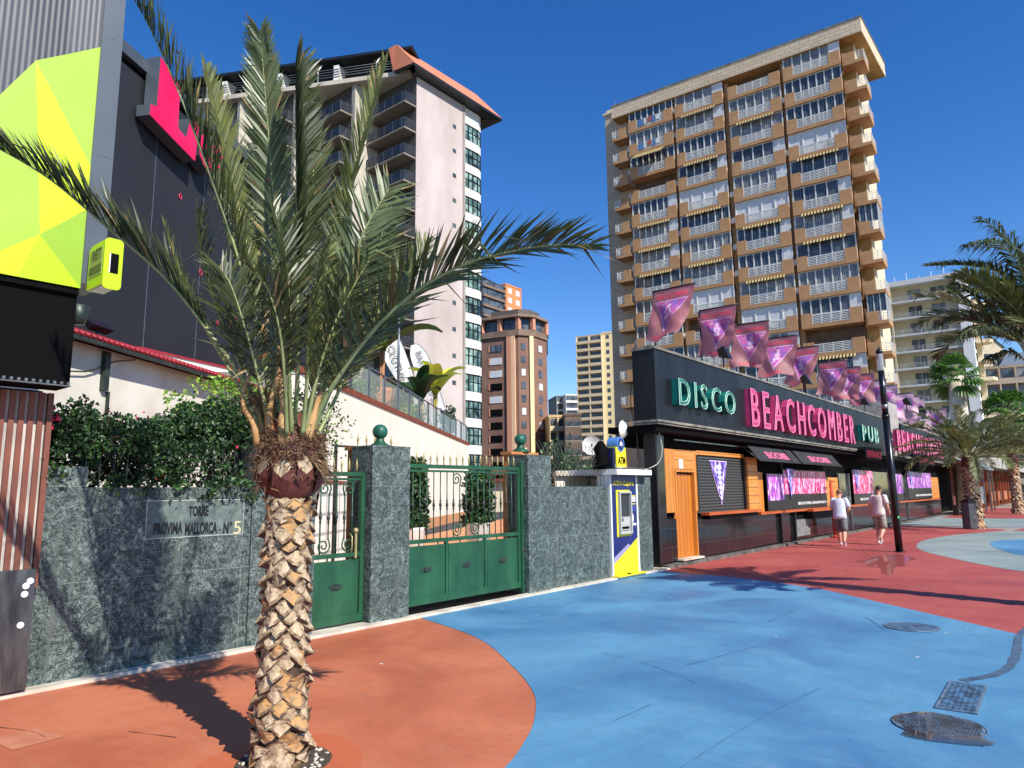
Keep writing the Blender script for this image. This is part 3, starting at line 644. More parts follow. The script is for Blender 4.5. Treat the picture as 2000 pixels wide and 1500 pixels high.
k.build('roof', [M['rtile'], pm('dark_red_gap', (92, 18, 28), None)], hs)
k = MB(); sx = pl(235, 720, EA, EANG)[0]; k.box(sx - 0.06, sx + 0.06, 0.22, 0.298, ez - 0.7, ez - 0.06); k.box(sx + .1, sx + .14, .25, .29, ez - 1.6, ez - .7); k.build('drain_pipe', M['greyiron'], hs)
k = MB(); c = [pl(*q, EA, EANG) for q in ((140, 712), (165, 724), (195, 725), (215, 720), (232, 712), (250, 705), (290, 702))]
k.tube([(p[0], 0.24, p[1]) for p in c], 0.012, 5); k.build('cable', M['greyiron'], hs)
ls, lz = pl(205, 640, EA, EANG); lp = EA + V2(EA, EANG)[1] * ls
t = thing('floodlight', 'black floodlight on a bracket above the red tiled eave', 'floodlight', (lp.x, lp.y + 0.3, lz - 0.15), R(EANG))
k = MB(); k.tube([(0, 0, -0.1), (0, 0, 0.12), (0.06, 0, 0.25)], 0.02, 6); k.build('bracket', M['black'], t)
k = MB(); k.add([(-.22, -.1, .2), (.28, -.1, .2), (.34, .12, .36), (-.30, .12, .36), (-.22, .0, .12), (.2, .0, .12)], [(0, 1, 2, 3), (0, 4, 5, 1), (1, 5, 2), (0, 3, 4), (4, 3, 2, 5)]); k.build('housing', M['black'], t)
t = thing('lantern', 'grey lantern tucked under the black corner of the nightclub', 'lantern', tuple(dp(153, 618, 8.6)))
k = MB(); k.lathe([(0.03, 0.16), (0.13, 0.13), (0.08, -0.10), (0.05, -0.11)][::-1], seg=6); k.build('shade', M['greyiron'], t); k = MB(); k.tube([(0, 0, 0.14), (0, 0.25, 0.2), (0, 0.4, 0.2)], 0.015, 5); k.build('arm', M['greyiron'], t)
# white block behind house with red edge
BA = dp(340, 706, 19); BA = Vector((BA.x, BA.y, 0)); bz = pl(380, 702, BA, 20)[1]
t = thing('white_annex', 'plain white annex wall with thin red coping behind the hedge', 'building', BA, R(20))
k = MB(); k.box(-1.2, 6.0, 0, 3, 0, bz - 0.06); k.build('wall', M['stucco'], t); k = MB(); k.box(-1.25, 6.05, -0.04, 3.05, bz - 0.06, bz); k.build('coping', M['rtile'], t)

# ---- long cream retaining wall with terrace
CA = Vector((12.19, 16.99, 0)); CANG = 34.5; CU = V2(CA, CANG)[1]; CN = V2(CA, CANG)[2]; CTOP = 4.93; CLEN = 27.4
cw = thing('retaining_wall', 'long cream rendered retaining wall with brown coping behind the gates', 'wall', CA, R(CANG))
k = MB(); k.box(-2.6, CLEN, 0, 0.35, 0, CTOP - 0.08); k.build('wall', M['stucco'], cw)
k = MB(); k.box(-2.65, CLEN + 0.05, -0.06, 0.4, CTOP - 0.08, CTOP + 0.03); k.box(-2.65, CLEN + 0.05, -0.03, 0.37, CTOP + 0.03, CTOP + 0.1); k.build('coping', M['terr_tile'], cw)
k = MB()
for px in (762, 830): s = pl(px, 860, CA, CANG)[0]; k.box(s - 0.01, s + 0.01, -0.004, 0, 0, CTOP - 0.1)
k.build('expansion_joint', M['concrete'], cw)
k = MB(); k.box(-2, CLEN, -0.03, 0, 0, 0.5); k.build('plinth', pm('sandy_plinth', (206, 150, 104), (196, 138, 94), 1, 0.85), cw)
tr = thing('terrace', 'raised terrace block behind the glass balustrade', 'terrace', CA, R(CANG)); k = MB(); k.box(-2.6, CLEN - 0.1, 0.36, 14, 0, CTOP - 0.1); k.build('slab', M['concrete'], tr)
bal = thing('glass_balustrade', 'glass balustrade with grey steel posts along the cream retaining wall', 'balustrade', CA, R(CANG))
m_, nt_, n_, l_, b_ = newmat('pane_glass'); b_.inputs['Base Color'].default_value = lin((176, 190, 178)); b_.inputs['Alpha'].default_value = 0.28; b_.inputs['Roughness'].default_value = 0.05; M['pane'] = m_
M['steel'] = pm('grey_steel', (110, 118, 126), (92, 98, 106), 4, 0.35, 0.4)
s0 = pl(650, 740, CA, CANG)[0]; ss = []; s = s0
while s < CLEN - 0.2: ss.append(s); s += 2.06
ss.append(CLEN - 0.06)
for i, s in enumerate(ss): k = MB(); k.box(s - 0.05, s + 0.05, 0.1, 0.2, CTOP + 0.1, CTOP + 1.22); k.build('post', M['steel'], bal)
for a, b in zip(ss[:-1], ss[1:]):
    k = MB(); k.box(a + 0.08, b - 0.08, 0.14, 0.155, CTOP + 0.16, CTOP + 1.12); k.build('glass_pane', M['pane'], bal)
k = MB(); k.box(s0, CLEN, 0.12, 0.18, CTOP + 1.22, CTOP + 1.27); k.build('handrail', M['steel'], bal)
def onterr(px, py_, back=1.0):
    """foot point on the terrace behind the wall at picture column px"""
    s = pl(px, py_, CA + CN * back, CANG)[0]; p = CA + CN * back + CU * s; return Vector((p.x, p.y, CTOP - 0.1))
def zat(p, px, py): # height of the sight line above foot p
    D = (p - CAM).dot(_F0); return dp(px, py, D).z
# grey flag mast
f_ = onterr(777, 800, 0.25); t = thing('grey_mast', 'plain grey steel mast standing at the glass balustrade', 'mast', f_)
k = MB(); k.tube([(0, 0, 0), (0, 0, zat(f_, 770, 590) - f_.z)], 0.055, 10); k.build('pole', M['steel'], t)
k = MB(); k.lathe([(0.085, 0), (0.085, 0.3)], seg=10); k.build('socket', M['steel'], t)

# leaf helpers ------------------------------------------------------------------
def leaf_cloud(mb, n, sampler, size, nm=3, flat=0.0):
    for _ in range(n):
        p = sampler()
        if p is None: continue
        p = Vector(p); d = Vector((random.gauss(0, 1), random.gauss(0, 1), random.gauss(0, 1) * (1 - flat))).normalized()
        a = Vector((random.gauss(0, 1), random.gauss(0, 1), random.gauss(0, 1))); s = d.cross(a).normalized(); nn = d.cross(s)
        L = size * random.uniform(0.6, 1.3); w = L * 0.33; m = random.randrange(nm)
        i = len(mb.v)
        mb.v += [tuple(p), tuple(p + d * L * .45 + s * w + nn * w * .35), tuple(p + d * L), tuple(p + d * L * .45 - s * w + nn * w * .35), tuple(p + d * L * .5)]
        mb.face((i, i + 1, i + 4), m); mb.face((i + 1, i + 2, i + 4), m); mb.face((i + 2, i + 3, i + 4), m); mb.face((i + 3, i, i + 4), m)
def leafmat(name, c, rough=0.45):
    m, nt, n, l, b = newmat(name)
    oi = nz(n, l, coords(n, l), 6, 3); f = ramp(n, l, oi, 0.3, 0.7)
    l.new(mixc(n, l, f, lin(c), lin(tuple(min(255, x * 1.3) for x in c))), b.inputs['Base Color']); b.inputs['Roughness'].default_value = rough
    tr = n.new('ShaderNodeBsdfTranslucent'); tr.inputs[0].default_value = lin(tuple(min(255, x * 1.35) for x in c)); mx = n.new('ShaderNodeMixShader'); mx.inputs[0].default_value = 0.22
    l.new(b.outputs[0], mx.inputs[1]); l.new(tr.outputs[0], mx.inputs[2]); l.new(mx.outputs[0], n['Material Output'].inputs[0]); return m
DK = [leafmat('leaf_dark', (38, 62, 32)), leafmat('leaf_mid', (56, 84, 42)), leafmat('leaf_deep', (28, 48, 30))]
LT = [leafmat('leaf_light', (104, 138, 48)), leafmat('leaf_yellowgreen', (136, 158, 58)), leafmat('leaf_fresh', (78, 116, 40))]
M['bark'] = pm('bark_brown', (82, 64, 48), (58, 46, 36), 12, 0.9, bmp=0.5)

# feather flags
def feather(p, h, lean, wd, label, txt):
    t = thing('feather_flag', label, 'flag', p, R(-50)); t.rotation_euler = (0, lean, R(-50))
    k = MB(); pts = [(0, 0, 0), (0.02, 0, h * 0.5), (0.0, 0, h * 0.78), (-0.10 * wd, 0, h * 0.9), (-0.35 * wd, 0, h * 0.985), (-0.7 * wd, 0, h)]
    k.tube(smooth(pts, 5), 0.018, 5); k.build('pole', M['black'], t)
    k = MB(); e = smooth([(0, h * 0.3), (0.02, h * .5), (0, h * .78), (-.10 * wd, h * .9), (-.35 * wd, h * .985), (-.7 * wd, h)], 5)
    inn = smooth([(-0.02, h * 0.28), (-.45 * wd, h * .42), (-.72 * wd, h * .58), (-.85 * wd, h * .75), (-.86 * wd, h * .9), (-.7 * wd, h)], 5)
    n_ = min(len(e), len(inn))
    for i in range(n_ - 1):
        a, b, c, d = e[i], e[i + 1], inn[i + 1], inn[i]
        f = lambda q, w_: (q[0], 0.05 * math.sin(q[1] * 4) * w_, q[1])
        k.quad(f(a, 0), f(b, 0), f(c, 1), f(d, 1))
    c_ = k.build('cloth', M['white'], t)
    k = MB(); vs, fs, w_, _, _ = text_mesh(txt, 1, 0.003); H = h * 0.5; sc = H / w_
    k.add([(-.42 * wd + (v[1] - .35) * sc * 1.0, -0.075 - v[2], h * 0.92 - v[0] * sc) for v in vs], fs); k.build('lettering', M['concrete'], c_)
p = onterr(853, 800, 1.0); feather(p, (zat(p, 790, 617) - p.z) * 1.06, R(-20), 1.6, 'tall white feather flag with vertical lettering beside the grey mast', 'BARCLOTHING')
p = onterr(893, 800, 1.3); feather(p, (zat(p, 850, 664) - p.z) * 1.04, R(-17), 1.5, 'smaller white feather flag partly behind the yellow banana plant', 'BARCLOTHING')

# broad-leaved plants on the terrace
def banana(p, h, n, label, mats, spread=0.5, stem=0.5, stemmat=None):
    t = thing('banana_plant', label, 'plant', p); k = MB()
    for i in range(6): a = i * 1.1; k.tube([(0.05 * math.cos(a), 0.05 * math.sin(a), 0), (0.1 * math.cos(a) * spread * 2, .1 * math.sin(a) * spread * 2, h * stem * 1.1)], [0.06, 0.03], 6)
    k.build('stem', stemmat or pm('banana_stem', (176, 160, 70), (140, 120, 50), 8, 0.6), t)
    for i in range(n):
        a = 2 * PI * i / n + random.uniform(-.4, .4); el = random.uniform(0.75, 1.5); L = h * (1 - stem) * random.uniform(0.85, 1.2); w = L * 0.17
        k = MB(); pr = None; N = 9
        for j in range(N + 1):
            s = j / N; ang = el - s * s * 1.1; c = Vector((math.cos(a), math.sin(a), 0))
            if j == 0: pos = Vector((0, 0, h * stem))
            else: pos = pos + (c * math.cos(ang) + Vector((0, 0, math.sin(ang)))) * L / N
            side = Vector((-math.sin(a), math.cos(a), 0)); ww = w * math.sin(PI * min(1, s * 0.93 + 0.04)) ** 0.6
            up = (c * -math.sin(ang) + Vector((0, 0, math.cos(ang))))
            cur = (pos + side * ww + up * ww * .4, pos.copy(), pos - side * ww + up * ww * .4)
            if pr: k.quad(pr[0], cur[0], cur[1], pr[1]); k.quad(pr[1], cur[1], cur[2], pr[2])
            pr = cur
        k.build('leaf', random.choice(mats), t)
    return t
YL = [leafmat('leaf_yellow', (196, 190, 66)), leafmat('leaf_lime', (150, 170, 70))]
p = onterr(850, 830, 0.8); banana(p, zat(p, 850, 690) - p.z, 9, 'yellow leaved banana plant at the lower end of the glass balustrade', YL)
p = onterr(822, 830, 1.2); banana(p, zat(p, 822, 700) - p.z, 8, 'dark green banana plant just left of the yellow one', DK[:2], stem=0.45)
p = onterr(745, 780, 1.6); banana(p, zat(p, 745, 575) - p.z, 13, 'tall travellers palm with orange stalks in a terracotta planter on the terrace', [DK[1], LT[2], LT[0]], stem=0.55, stemmat=pm('orange_stalk', (196, 128, 84), (150, 110, 70), 8, 0.7))
k_ = thing('terracotta_planter', 'large tapering terracotta planter at the foot of the travellers palm', 'planter', onterr(740, 780, 1.2))
k = MB(); k.lathe([(0.5, 0), (0.62, 0.9), (0.68, 1.15), (0.68, 1.3), (0.6, 1.3)], seg=18); k.build('pot', pm('terracotta_clay', (206, 130, 74), (186, 112, 60), 3, 0.8), k_)
def bush(name, c, r, n, size, label, mats, cat='shrub', shape='ball', group=None, holes=0.0):
    t = thing(name, label, cat, c, 0, group)
    k = MB(); k.tube([(0, 0, 0), (0, 0, r[2] * 1.4)], [0.05, 0.02], 6)
    for i in range(8): a = i * 0.8; k.tube([(0, 0, r[2] * .4), (r[0] * .7 * math.cos(a), r[1] * .7 * math.sin(a), r[2] * random.uniform(.6, 1.35))], [0.025, 0.008], 5)
    k.build('stem', M['bark'], t)
    def smp():
        while True:
            v = Vector((random.uniform(-1, 1), random.uniform(-1, 1), random.uniform(-1, 1))); q = v.length
            if shape == 'ball' and q > 1: continue
            if shape == 'col' and math.hypot(v.x, v.y) > 1 * (1 - 0.3 * max(0, v.z) ** 2): continue
            nn = noise.noise(v * 2.3 + Vector(c))
            if q > 0.8 + nn * 0.5 and shape == 'ball': continue
            if nn < -0.25: continue
            return (v.x * r[0], v.y * r[1], r[2] + v.z * r[2])
    k = MB(); leaf_cloud(k, n, smp, size, len(mats)); k.build('foliage', mats, t); return t
bush('shrub', onterr(672, 750, 1.0), (0.9, 0.5, 0.7), 700, 0.16, 'loose light green shrub behind the glass at the upper end of the balustrade', LT)
bush('shrub', onterr(775, 780, 2.4), (2.2, 0.6, 1.1), 1500, 0.16, 'dark clipped hedge on the terrace behind the grey mast', DK)
bush('shrub', onterr(800, 830, 1.6), (0.9, 0.5, 0.9), 700, 0.18, 'dark bushy plant on the terrace below the tall feather flag', DK)
bush('shrub', onterr(875, 860, 0.9), (0.7, 0.5, 1.25), 900, 0.2, 'dark drooping plant near the lower end of the glass balustrade', DK)
bush('shrub', onterr(715, 770, 0.9), (0.6, 0.4, 0.7), 500, 0.18, 'mixed green plant behind glass left of the terracotta planter', [DK[1], LT[2]])
bush('shrub', onterr(805, 850, 0.8), (1.0, 0.35, 0.6), 600, 0.18, 'low yellowish plants behind glass under the banana plants', [LT[0], LT[1], DK[1]])

# ---- forecourt behind the gates
k = MB(); k.quad((2.5, WF + 0.3, 0.02), (22, WF + 0.3, 0.02), (60, 44, 0.02), (8.2, 14.3, 0.02)); struct('forecourt', k, pm('sandy_paving', (214, 150, 104), (198, 134, 90), 0.8, 0.85))
def planterbush(px, ytop, ybot, D, rad, label):
    p = dp(px, ybot, D); t = dp(px, ytop, D).z
    q = thing('white_planter', 'white planter under the ' + label.split(' behind')[0], 'planter', (p.x, p.y, 0)); k = MB(); k.lathe([(rad * .8, 0.02), (rad * .9, max(.1, p.z - 0.05)), (rad, p.z), (rad * .85, p.z)], seg=14); k.build('pot', M['white'], q)
    bush('columnar_shrub', (p.x, p.y, p.z), (rad * 1.15, rad * 1.15, (t - p.z) / 2), 2200, 0.13, label, DK, 'shrub', 'col')
planterbush(934, 918, 1021, 19, 0.36, 'dense columnar shrub behind the middle of the driveway gate')
planterbush(806, 895, 1030, 17, 0.32, 'slim columnar shrub behind left edge of the driveway gate')
# patterned low wall seen through the small gate
LA = CA - CN * 1.6; t = thing('patterned_wall', 'low white wall of patterned blocks seen through the small gate', 'wall', LA + CU * -3, R(CANG))
k = MB(); k.box(-2, 2.6, 0, 0.2, 0, 1.95); k.build('blocks', brickmat('pierced_block', (232, 230, 222), (226, 223, 214), (168, 170, 166), 0.42, 0.42, 0.035, offs=0.0), t)
k = MB(); k.box(-2.05, 2.65, -0.04, 0.24, 1.95, 2.0); k.build('coping', M['terr_tile'], t)
t = thing('small_hut', 'low sand coloured outbuilding with brown eave seen through the driveway gate', 'hut', dp(972, 960, 62).xy.to_3d(), R(20))
k = MB(); k.box(-1, 3, 0, 4, 0, 2.6); k.build('wall', pm('sand_wall', (200, 186, 160), None), t); k = MB(); k.box(-1.5, 3.5, -0.8, 4.5, 2.6, 2.85); k.build('roof', M['terr_tile'], t)

# ================================================================== HEDGE AND LATTICE FENCE ON THE MARBLE WALL
FYY = WF + 0.14
fx0, fx1 = xa(135, FYY, 950), 4.42
fn = thing('lattice_fence', 'dark iron lattice fence on top of the marble wall under the bougainvillea', 'fence', (fx0, FYY, 1.79))
x = 0
while x < fx1 - fx0:
    k = MB(); k.box(x - 0.006, x + 0.006, -0.006, 0.006, 0, 0.44); k.build('post', M['iron'], fn)
    if x + 0.13 < fx1 - fx0 + .1:
        k = MB(); z = 0.0
        for zq in (0.0, 0.2):
            k.tube([(x, 0, zq), (x + 0.13, 0, zq + .2)], 0.0045, 4); k.tube([(x + 0.13, 0, zq), (x, 0, zq + .2)], 0.0045, 4)
        k.build('lattice', M['iron'], fn)
    x += 0.13
hd = thing('bougainvillea', 'big dark green bougainvillea hedge with a few red flowers spilling over the marble wall', 'hedge', (3.4, WF + 0.6, 0))
k = MB()
for bx in (-0.9, -0.55, 0.0, 0.35, 0.9):
    for j in range(5): k.tube(smooth([(bx + random.uniform(-.05, .05), 0, 0.8), (bx + random.uniform(-.15, .15), random.uniform(-.2, .2), 1.7), (bx + random.uniform(-.4, .4), random.uniform(-.35, .2), 2.12), (bx + random.uniform(-.5, .5), random.uniform(-.3, .3), 2.36)], 3), [0.022] * 5 + [0.012] * 5, 5)
k.build('stem', M['bark'], hd)
def hedgetop(x): # top outline in z from photograph columns, x in world
    t = (x - 2.42) / (4.75 - 2.42)
    pts = [(0, 2.50), (0.08, 2.68), (0.16, 2.52), (0.25, 2.54), (0.33, 2.50), (0.42, 2.54), (0.52, 2.60), (0.62, 2.78), (0.75, 2.78), (0.85, 2.86), (1.0, 3.0)]
    for a, b in zip(pts[:-1], pts[1:]):
        if t <= b[0]: return a[1] + (b[1] - a[1]) * max(0, (t - a[0])) / (b[0] - a[0])
    return pts[-1][1]
def hs_():
    while True:
        x = random.uniform(2.38, 5.1); y = random.uniform(-0.64, 0.36); top = hedgetop(x); z = random.uniform(1.82, top)
        q = noise.noise(Vector((x * 3.2, y * 3.2, z * 3.2)))
        frac = (z - 1.8) / (top - 1.8)
        if frac < 0.42 and (q < 0.02 + (0.42 - frac) * 0.3): continue
        if q < -0.33: continue
        if frac > 0.9 and random.random() < .5: continue
        return (x - 3.4, y, z)
k = MB(); leaf_cloud(k, 17000, hs_, 0.056, 3)
def clump(cx, cz, r, n, y=-.3):
    def f():
        v = Vector((random.gauss(0, .45), random.gauss(0, .45), random.gauss(0, .45))); return (cx - 3.4 + v.x * r, y + v.y * r, cz + v.z * r)
    leaf_cloud(k, n, f, 0.058, 3)
for cx, cz, r, n in ((2.42, 2.45, .1, 60), (2.72, 2.55, .13, 110), (2.5, 2.3, .2, 120), (3.1, 2.45, .1, 50), (3.05, 2.52, .06, 20), (2.35, 2.05, .12, 60), (2.45, 2.15, .15, 90), (4.4, 1.86, .3, 160)): clump(cx, cz, r, n)
for cx, cz, r, n in ((3.2, 1.80, .12, 70), (3.9, 1.76, .14, 90), (4.15, 1.82, .2, 120), (2.9, 1.84, .1, 60), (3.55, 1.8, .1, 50), (2.4, 1.98, .14, 70), (4.4, 1.74, .12, 60)): clump(cx, cz, r, n, -.62)
k.build('foliage', DK, hd)
k = MB()
def fl(cx, cz, n, r=0.035, y=-.62):
    leaf_cloud(k, n, lambda: (cx - 3.4 + random.gauss(0, r), y + random.gauss(0, r), cz + random.gauss(0, r)), 0.045, 1)
for px, py, n in ((80, 825, 14), (86, 815, 10), (195, 812, 5), (262, 815, 4), (430, 866, 3)): q = wy(px, py, WF + .2); fl(q.x, q.z, n)
k.build('flowers', pm('red_bract', (206, 30, 70), (226, 60, 96), 20, 0.6), hd)
k = MB(); q = wy(312, 934, WF + .2); leaf_cloud(k, 9, lambda: (q.x - 3.4 + random.gauss(0, .02), -.42, q.z + random.gauss(0, .02)), 0.05, 1); k.build('flowers', pm('orange_flower', (220, 110, 40), None), hd)
jm = thing('jasmine_shrub', 'light green narrow leaved shrub rising behind the dark hedge beside the palm', 'shrub', (4.75, WF + 0.75, 0))
k = MB()
for j in range(16): k.tube(smooth([(random.uniform(-.2, .2), 0, 1.2), (random.uniform(-.3, .3), 0, 2.2), (random.uniform(-.7, .6), random.uniform(-.3, .3), random.uniform(2.7, 3.2))], 4), 0.008, 4)
k.build('stem', M['bark'], jm)
k = MB()
def jf():
    while True:
        v = (random.uniform(-.95, .55), random.uniform(-.35, .35), random.uniform(2.45, 3.22))
        q = noise.noise(Vector(v) * 4)
        if q < 0.0 or v[2] > 3.15 - abs(v[0] + .1) * .35 + q * .3: continue
        return v
leaf_cloud(k, 1500, jf, 0.06, 3); k.build('foliage', LT, jm)
q = wy(640, 830, WF + .5)
t = thing('climbing_shrub', 'thin twiggy green shrub spilling right from behind the palm over the small gate pillar', 'shrub', (q.x - .15, WF + .5, 0))
k = MB()
for j in range(7): k.tube(smooth([(0, 0, 1.4), (random.uniform(-.1, .1), 0, 2.2), (random.uniform(-.2, .45), 0, random.uniform(2.2, 3.0))], 4), 0.007, 4)
k.build('stem', M['bark'], t); k = MB(); leaf_cloud(k, 1100, lambda: (random.gauss(-.05, .22), random.gauss(0, .12), random.gauss(2.6, .26)), 0.05, 3); k.build('foliage', [DK[0], DK[1], LT[2]], t)

# ================================================================== PALMS
M['rim'] = pm('leaf_base_rim', (158, 134, 104), (98, 72, 54), 30, 0.9, detail=7, bmp=0.6)
M['scar'] = pm('cut_leaf_base', (204, 182, 150), (146, 120, 90), 30, 0.88, detail=8, lo=0.35, hi=0.68, bmp=0.7, sc=(1, 1, .5))
M['scar2'] = pm('cut_leaf_base_ochre', (190, 142, 84), (166, 134, 98), 18, 0.85, detail=7, bmp=0.5)
M['scarside'] = pm('leaf_base_side', (98, 72, 54), (62, 44, 36), 16, 0.9, bmp=0.5)
M['husk'] = pm('reddish_husk', (112, 56, 42), (84, 40, 34), 9, 0.55, sc=(6, 6, 1.2), bmp=0.4)
M['fibre'] = pm('palm_fibre', (112, 84, 58), (76, 56, 42), 26, 0.9)
M['petiole'] = pm('petiole_green', (132, 146, 88), (160, 160, 110), 5, 0.45, sc=(4, 4, 0.6))
M['petdry'] = pm('petiole_dry', (204, 164, 108), (164, 118, 72), 7, 0.6, sc=(5, 5, 0.6))
FR = [leafmat('frond_green', (64, 72, 42), 0.4), leafmat('frond_bluegreen', (92, 102, 68), 0.38), leafmat('frond_olive', (100, 106, 60), 0.4)]
FRd = leafmat('frond_dry', (150, 126, 84), 0.6)

def frond(parent, pts, hint, L=0.36, n=62, start=0.22, w=0.011, mat=0, r0=0.017, vee=0.35, sweep=0.85, name='frond', tipk=0.35, droop=0.0, lseg=2, jit=0.15, cut=1.0, petm=None):
    """pinnate leaf along pts (local). hint = upper-face normal; leaflets are folded strips"""
    c = smooth(pts, 10); N = len(c)
    cum = [0]
    for a, b in zip(c[:-1], c[1:]): cum.append(cum[-1] + (b - a).length)
    T = cum[-1]
    def at(s):
        s = min(max(s, 0), T * 0.9999)
        for i in range(N - 1):
            if cum[i + 1] >= s: f = (s - cum[i]) / (cum[i + 1] - cum[i] + 1e-9); return c[i].lerp(c[i + 1], f), (c[i + 1] - c[i]).normalized()
        return c[-1], (c[-1] - c[-2]).normalized()
    k = MB()
    k.tube(c, [r0 * (1 - 0.86 * cum[i] / T) for i in range(N)], 5, 0)
    hint = Vector(hint).normalized()
    n = int(n * 1.25)
    for i in range(n):
        s = start + (1 - start) * (i + 0.5 + random.uniform(-.4, .4)) / n
        if s > cut: break
        base, t = at(s * T); nrm = (hint - t * hint.dot(t))
        if nrm.length < 1e-3: continue
        nrm.normalize(); side = t.cross(nrm)
        e = math.sin(PI * min(1, (s - start) / (1 - start) * 0.80 + 0.20)) ** 0.7
        ll = L * (tipk + (1 - tipk) * e) if s < 0.97 else L * tipk
        if s < start + 0.08: ll *= 0.6
        for sg in (-1, 1):
            sw = sweep + 0.5 * (s - 0.5) + random.gauss(0, jit * 1.3)
            dv = (side * sg * math.cos(vee) + nrm * math.sin(vee + random.gauss(0, jit))).normalized()
            d = (dv + t * sw).normalized(); wd = nrm.cross(d); wd = (wd * 0.6 + nrm * random.uniform(-.5, .5)).normalized()
            l_ = ll * random.uniform(0.85, 1.12); i0 = len(k.v)
            p1 = base + d * l_ * 0.45; p2 = base + d * l_ + Vector((0, 0, -1)) * (droop + (random.uniform(.2, .7) if random.random() < .10 else 0) + .05) * l_
            bw = w * random.uniform(.55, .95)
            k.v += [tuple(base + wd * bw * .5), tuple(base - wd * bw * .5), tuple(p1 - wd * bw), tuple(p1 + wd * bw), tuple(p2)]
            mi_ = 2 if random.random() < .012 else 1; k.face((i0, i0 + 1, i0 + 2, i0 + 3), mi_); k.face((i0 + 3, i0 + 2, i0 + 4), 2 if random.random() < .035 else mi_)
    return k.build(name, [petm or M['petiole'], FR[mat] if isinstance(mat, int) else mat, FRd], parent)
def scartrunk(k, z0, z1, rad, rows, per, lean=Vector((0, 0, 0)), big=1.0):
    """trunk clad in cut leaf bases. rad(z)"""
    dz = (z1 - z0) / rows
    k.lathe([(rad(z0 + (z1 - z0) * i / 12) * 0.9, z0 + (z1 - z0) * i / 12) for i in range(13)], seg=18, m=0)
    for j in range(rows):
        z = z0 + dz * (j + 0.5)
        for q in range(per):
            if random.random() < .012: continue
            a = 2 * PI * (q + (0.5 if j % 2 else 0)) / per + random.gauss(0, 0.08) + j * 0.03; r = rad(z) * random.uniform(.97, 1.03)
            hw = PI / per * r * 1.08 * random.uniform(.9, 1.16); hh = dz * 1.08 * random.uniform(.82, 1.14) * big; zz = z + random.gauss(0, dz * 0.12)
            er = Vector((math.cos(a), math.sin(a), 0)); et = Vector((-math.sin(a), math.cos(a), 0)); ez_ = Vector((0, 0, 1))
            pr = random.uniform(0.016, 0.030) * r / 0.15; tilt = random.uniform(-.4, .6)
            out = []; NP = 12
            for m_ in range(NP):
                th = 2 * PI * m_ / NP; cx_ = math.cos(th); x = cx_ * hw * 1.1
                y_ = math.copysign((1 - abs(cx_)) ** .6 if abs(cx_) < .999 else 0, math.sin(th)) * hh * (.74 if math.sin(th) > 0 else 1.0) * random.uniform(.86, 1.1)
                curve = (1 - math.cos(x / r)) * r
                out.append((x, y_, curve))
            base = len(k.v); C = er * r + ez_ * zz
            for x, y_, cv in out: k.v.append(tuple(C + et * x + ez_ * y_ + er * (pr - cv - y_ * tilt - (pr * .85 + .004) * (abs(x) / hw) ** 2)))
            for x, y_, cv in out: k.v.append(tuple(C + et * x * .92 + ez_ * (y_ * 0.9 - 0.035) + er * (-0.03 - cv)))
            jx_ = random.uniform(-.12, .12)
            for x, y_, cv in out: k.v.append(tuple(C + et * (x * random.uniform(.66, .8) + jx_ * hw) + ez_ * (y_ * random.uniform(.62, .8)) + er * (pr - cv - y_ * tilt - pr * .4 * (abs(x) / hw) ** 2 - random.uniform(.003, .009))))
            m = 1 if random.random() < .8 else 2
            cc_ = len(k.v); k.v.append(tuple(C + er * (pr - random.uniform(.002, .014)) + et * random.uniform(-.3, .3) * hw))
            for i in range(NP):
                n2 = (i + 1) % NP
                k.face((base + 2 * NP + i, base + 2 * NP + n2, cc_), m); k.face((base + i, base + n2, base + 2 * NP + n2, base + 2 * NP + i), 3 if random.random() < .6 else m)
                k.face((base + n2, base + i, base + NP + i, base + NP + n2), 0)

PB = Vector((2.76, 4.24, 0)); PD = PB.dot(_F0)
palm = thing('date_palm', 'tall young date palm with diamond scarred trunk standing in the foreground', 'palm tree', PB)
k = MB(); scartrunk(k, -0.02, 1.74, lambda z: 0.138 + 0.032 * max(0, 1 - z / 0.9) ** 1.3 + 0.004 * math.sin(z * 9), 27, 8)
k.build('trunk', [M['scarside'], M['scar'], M['scar2'], M['rim']], palm)
# husk boss
k = MB(); k.lathe([(0.14, 1.66), (0.18, 1.74), (0.2, 1.82), (0.2, 1.95), (0.175, 2.08), (0.11, 2.25)], seg=18)
for q in range(9):
    a = 2 * PI * q / 9 - .3; er = Vector((math.cos(a), math.sin(a), 0)); et = Vector((-er.y, er.x, 0)); z = 1.69 + 0.02 * (q % 2)
    P = [er * .165 + Vector((0, 0, z)), er * .215 + et * .062 + Vector((0, 0, z + .09)), er * .225 + et * .055 + Vector((0, 0, z + .17)), er * .215 + Vector((0, 0, z + .235)), er * .225 - et * .055 + Vector((0, 0, z + .17)), er * .215 - et * .062 + Vector((0, 0, z + .09)), er * .238 + Vector((0, 0, z + .12))]
    k.add(P, [(0, 1, 6), (1, 2, 6), (4, 5, 6), (5, 0, 6)], 0); k.add([P[2], P[3], P[4], P[6]], [(0, 1, 3), (1, 2, 3)], 1)
    top = [er * .15 + et * .05 + Vector((0, 0, z + .26)), er * .15 - et * .05 + Vector((0, 0, z + .26))]; k.add([P[2], P[3], P[4], top[0], top[1]], [(0, 3, 1), (1, 4, 2), (1, 3, 4)], 1)
k.build('husk', [M['husk'], M['scar']], palm)
k = MB()
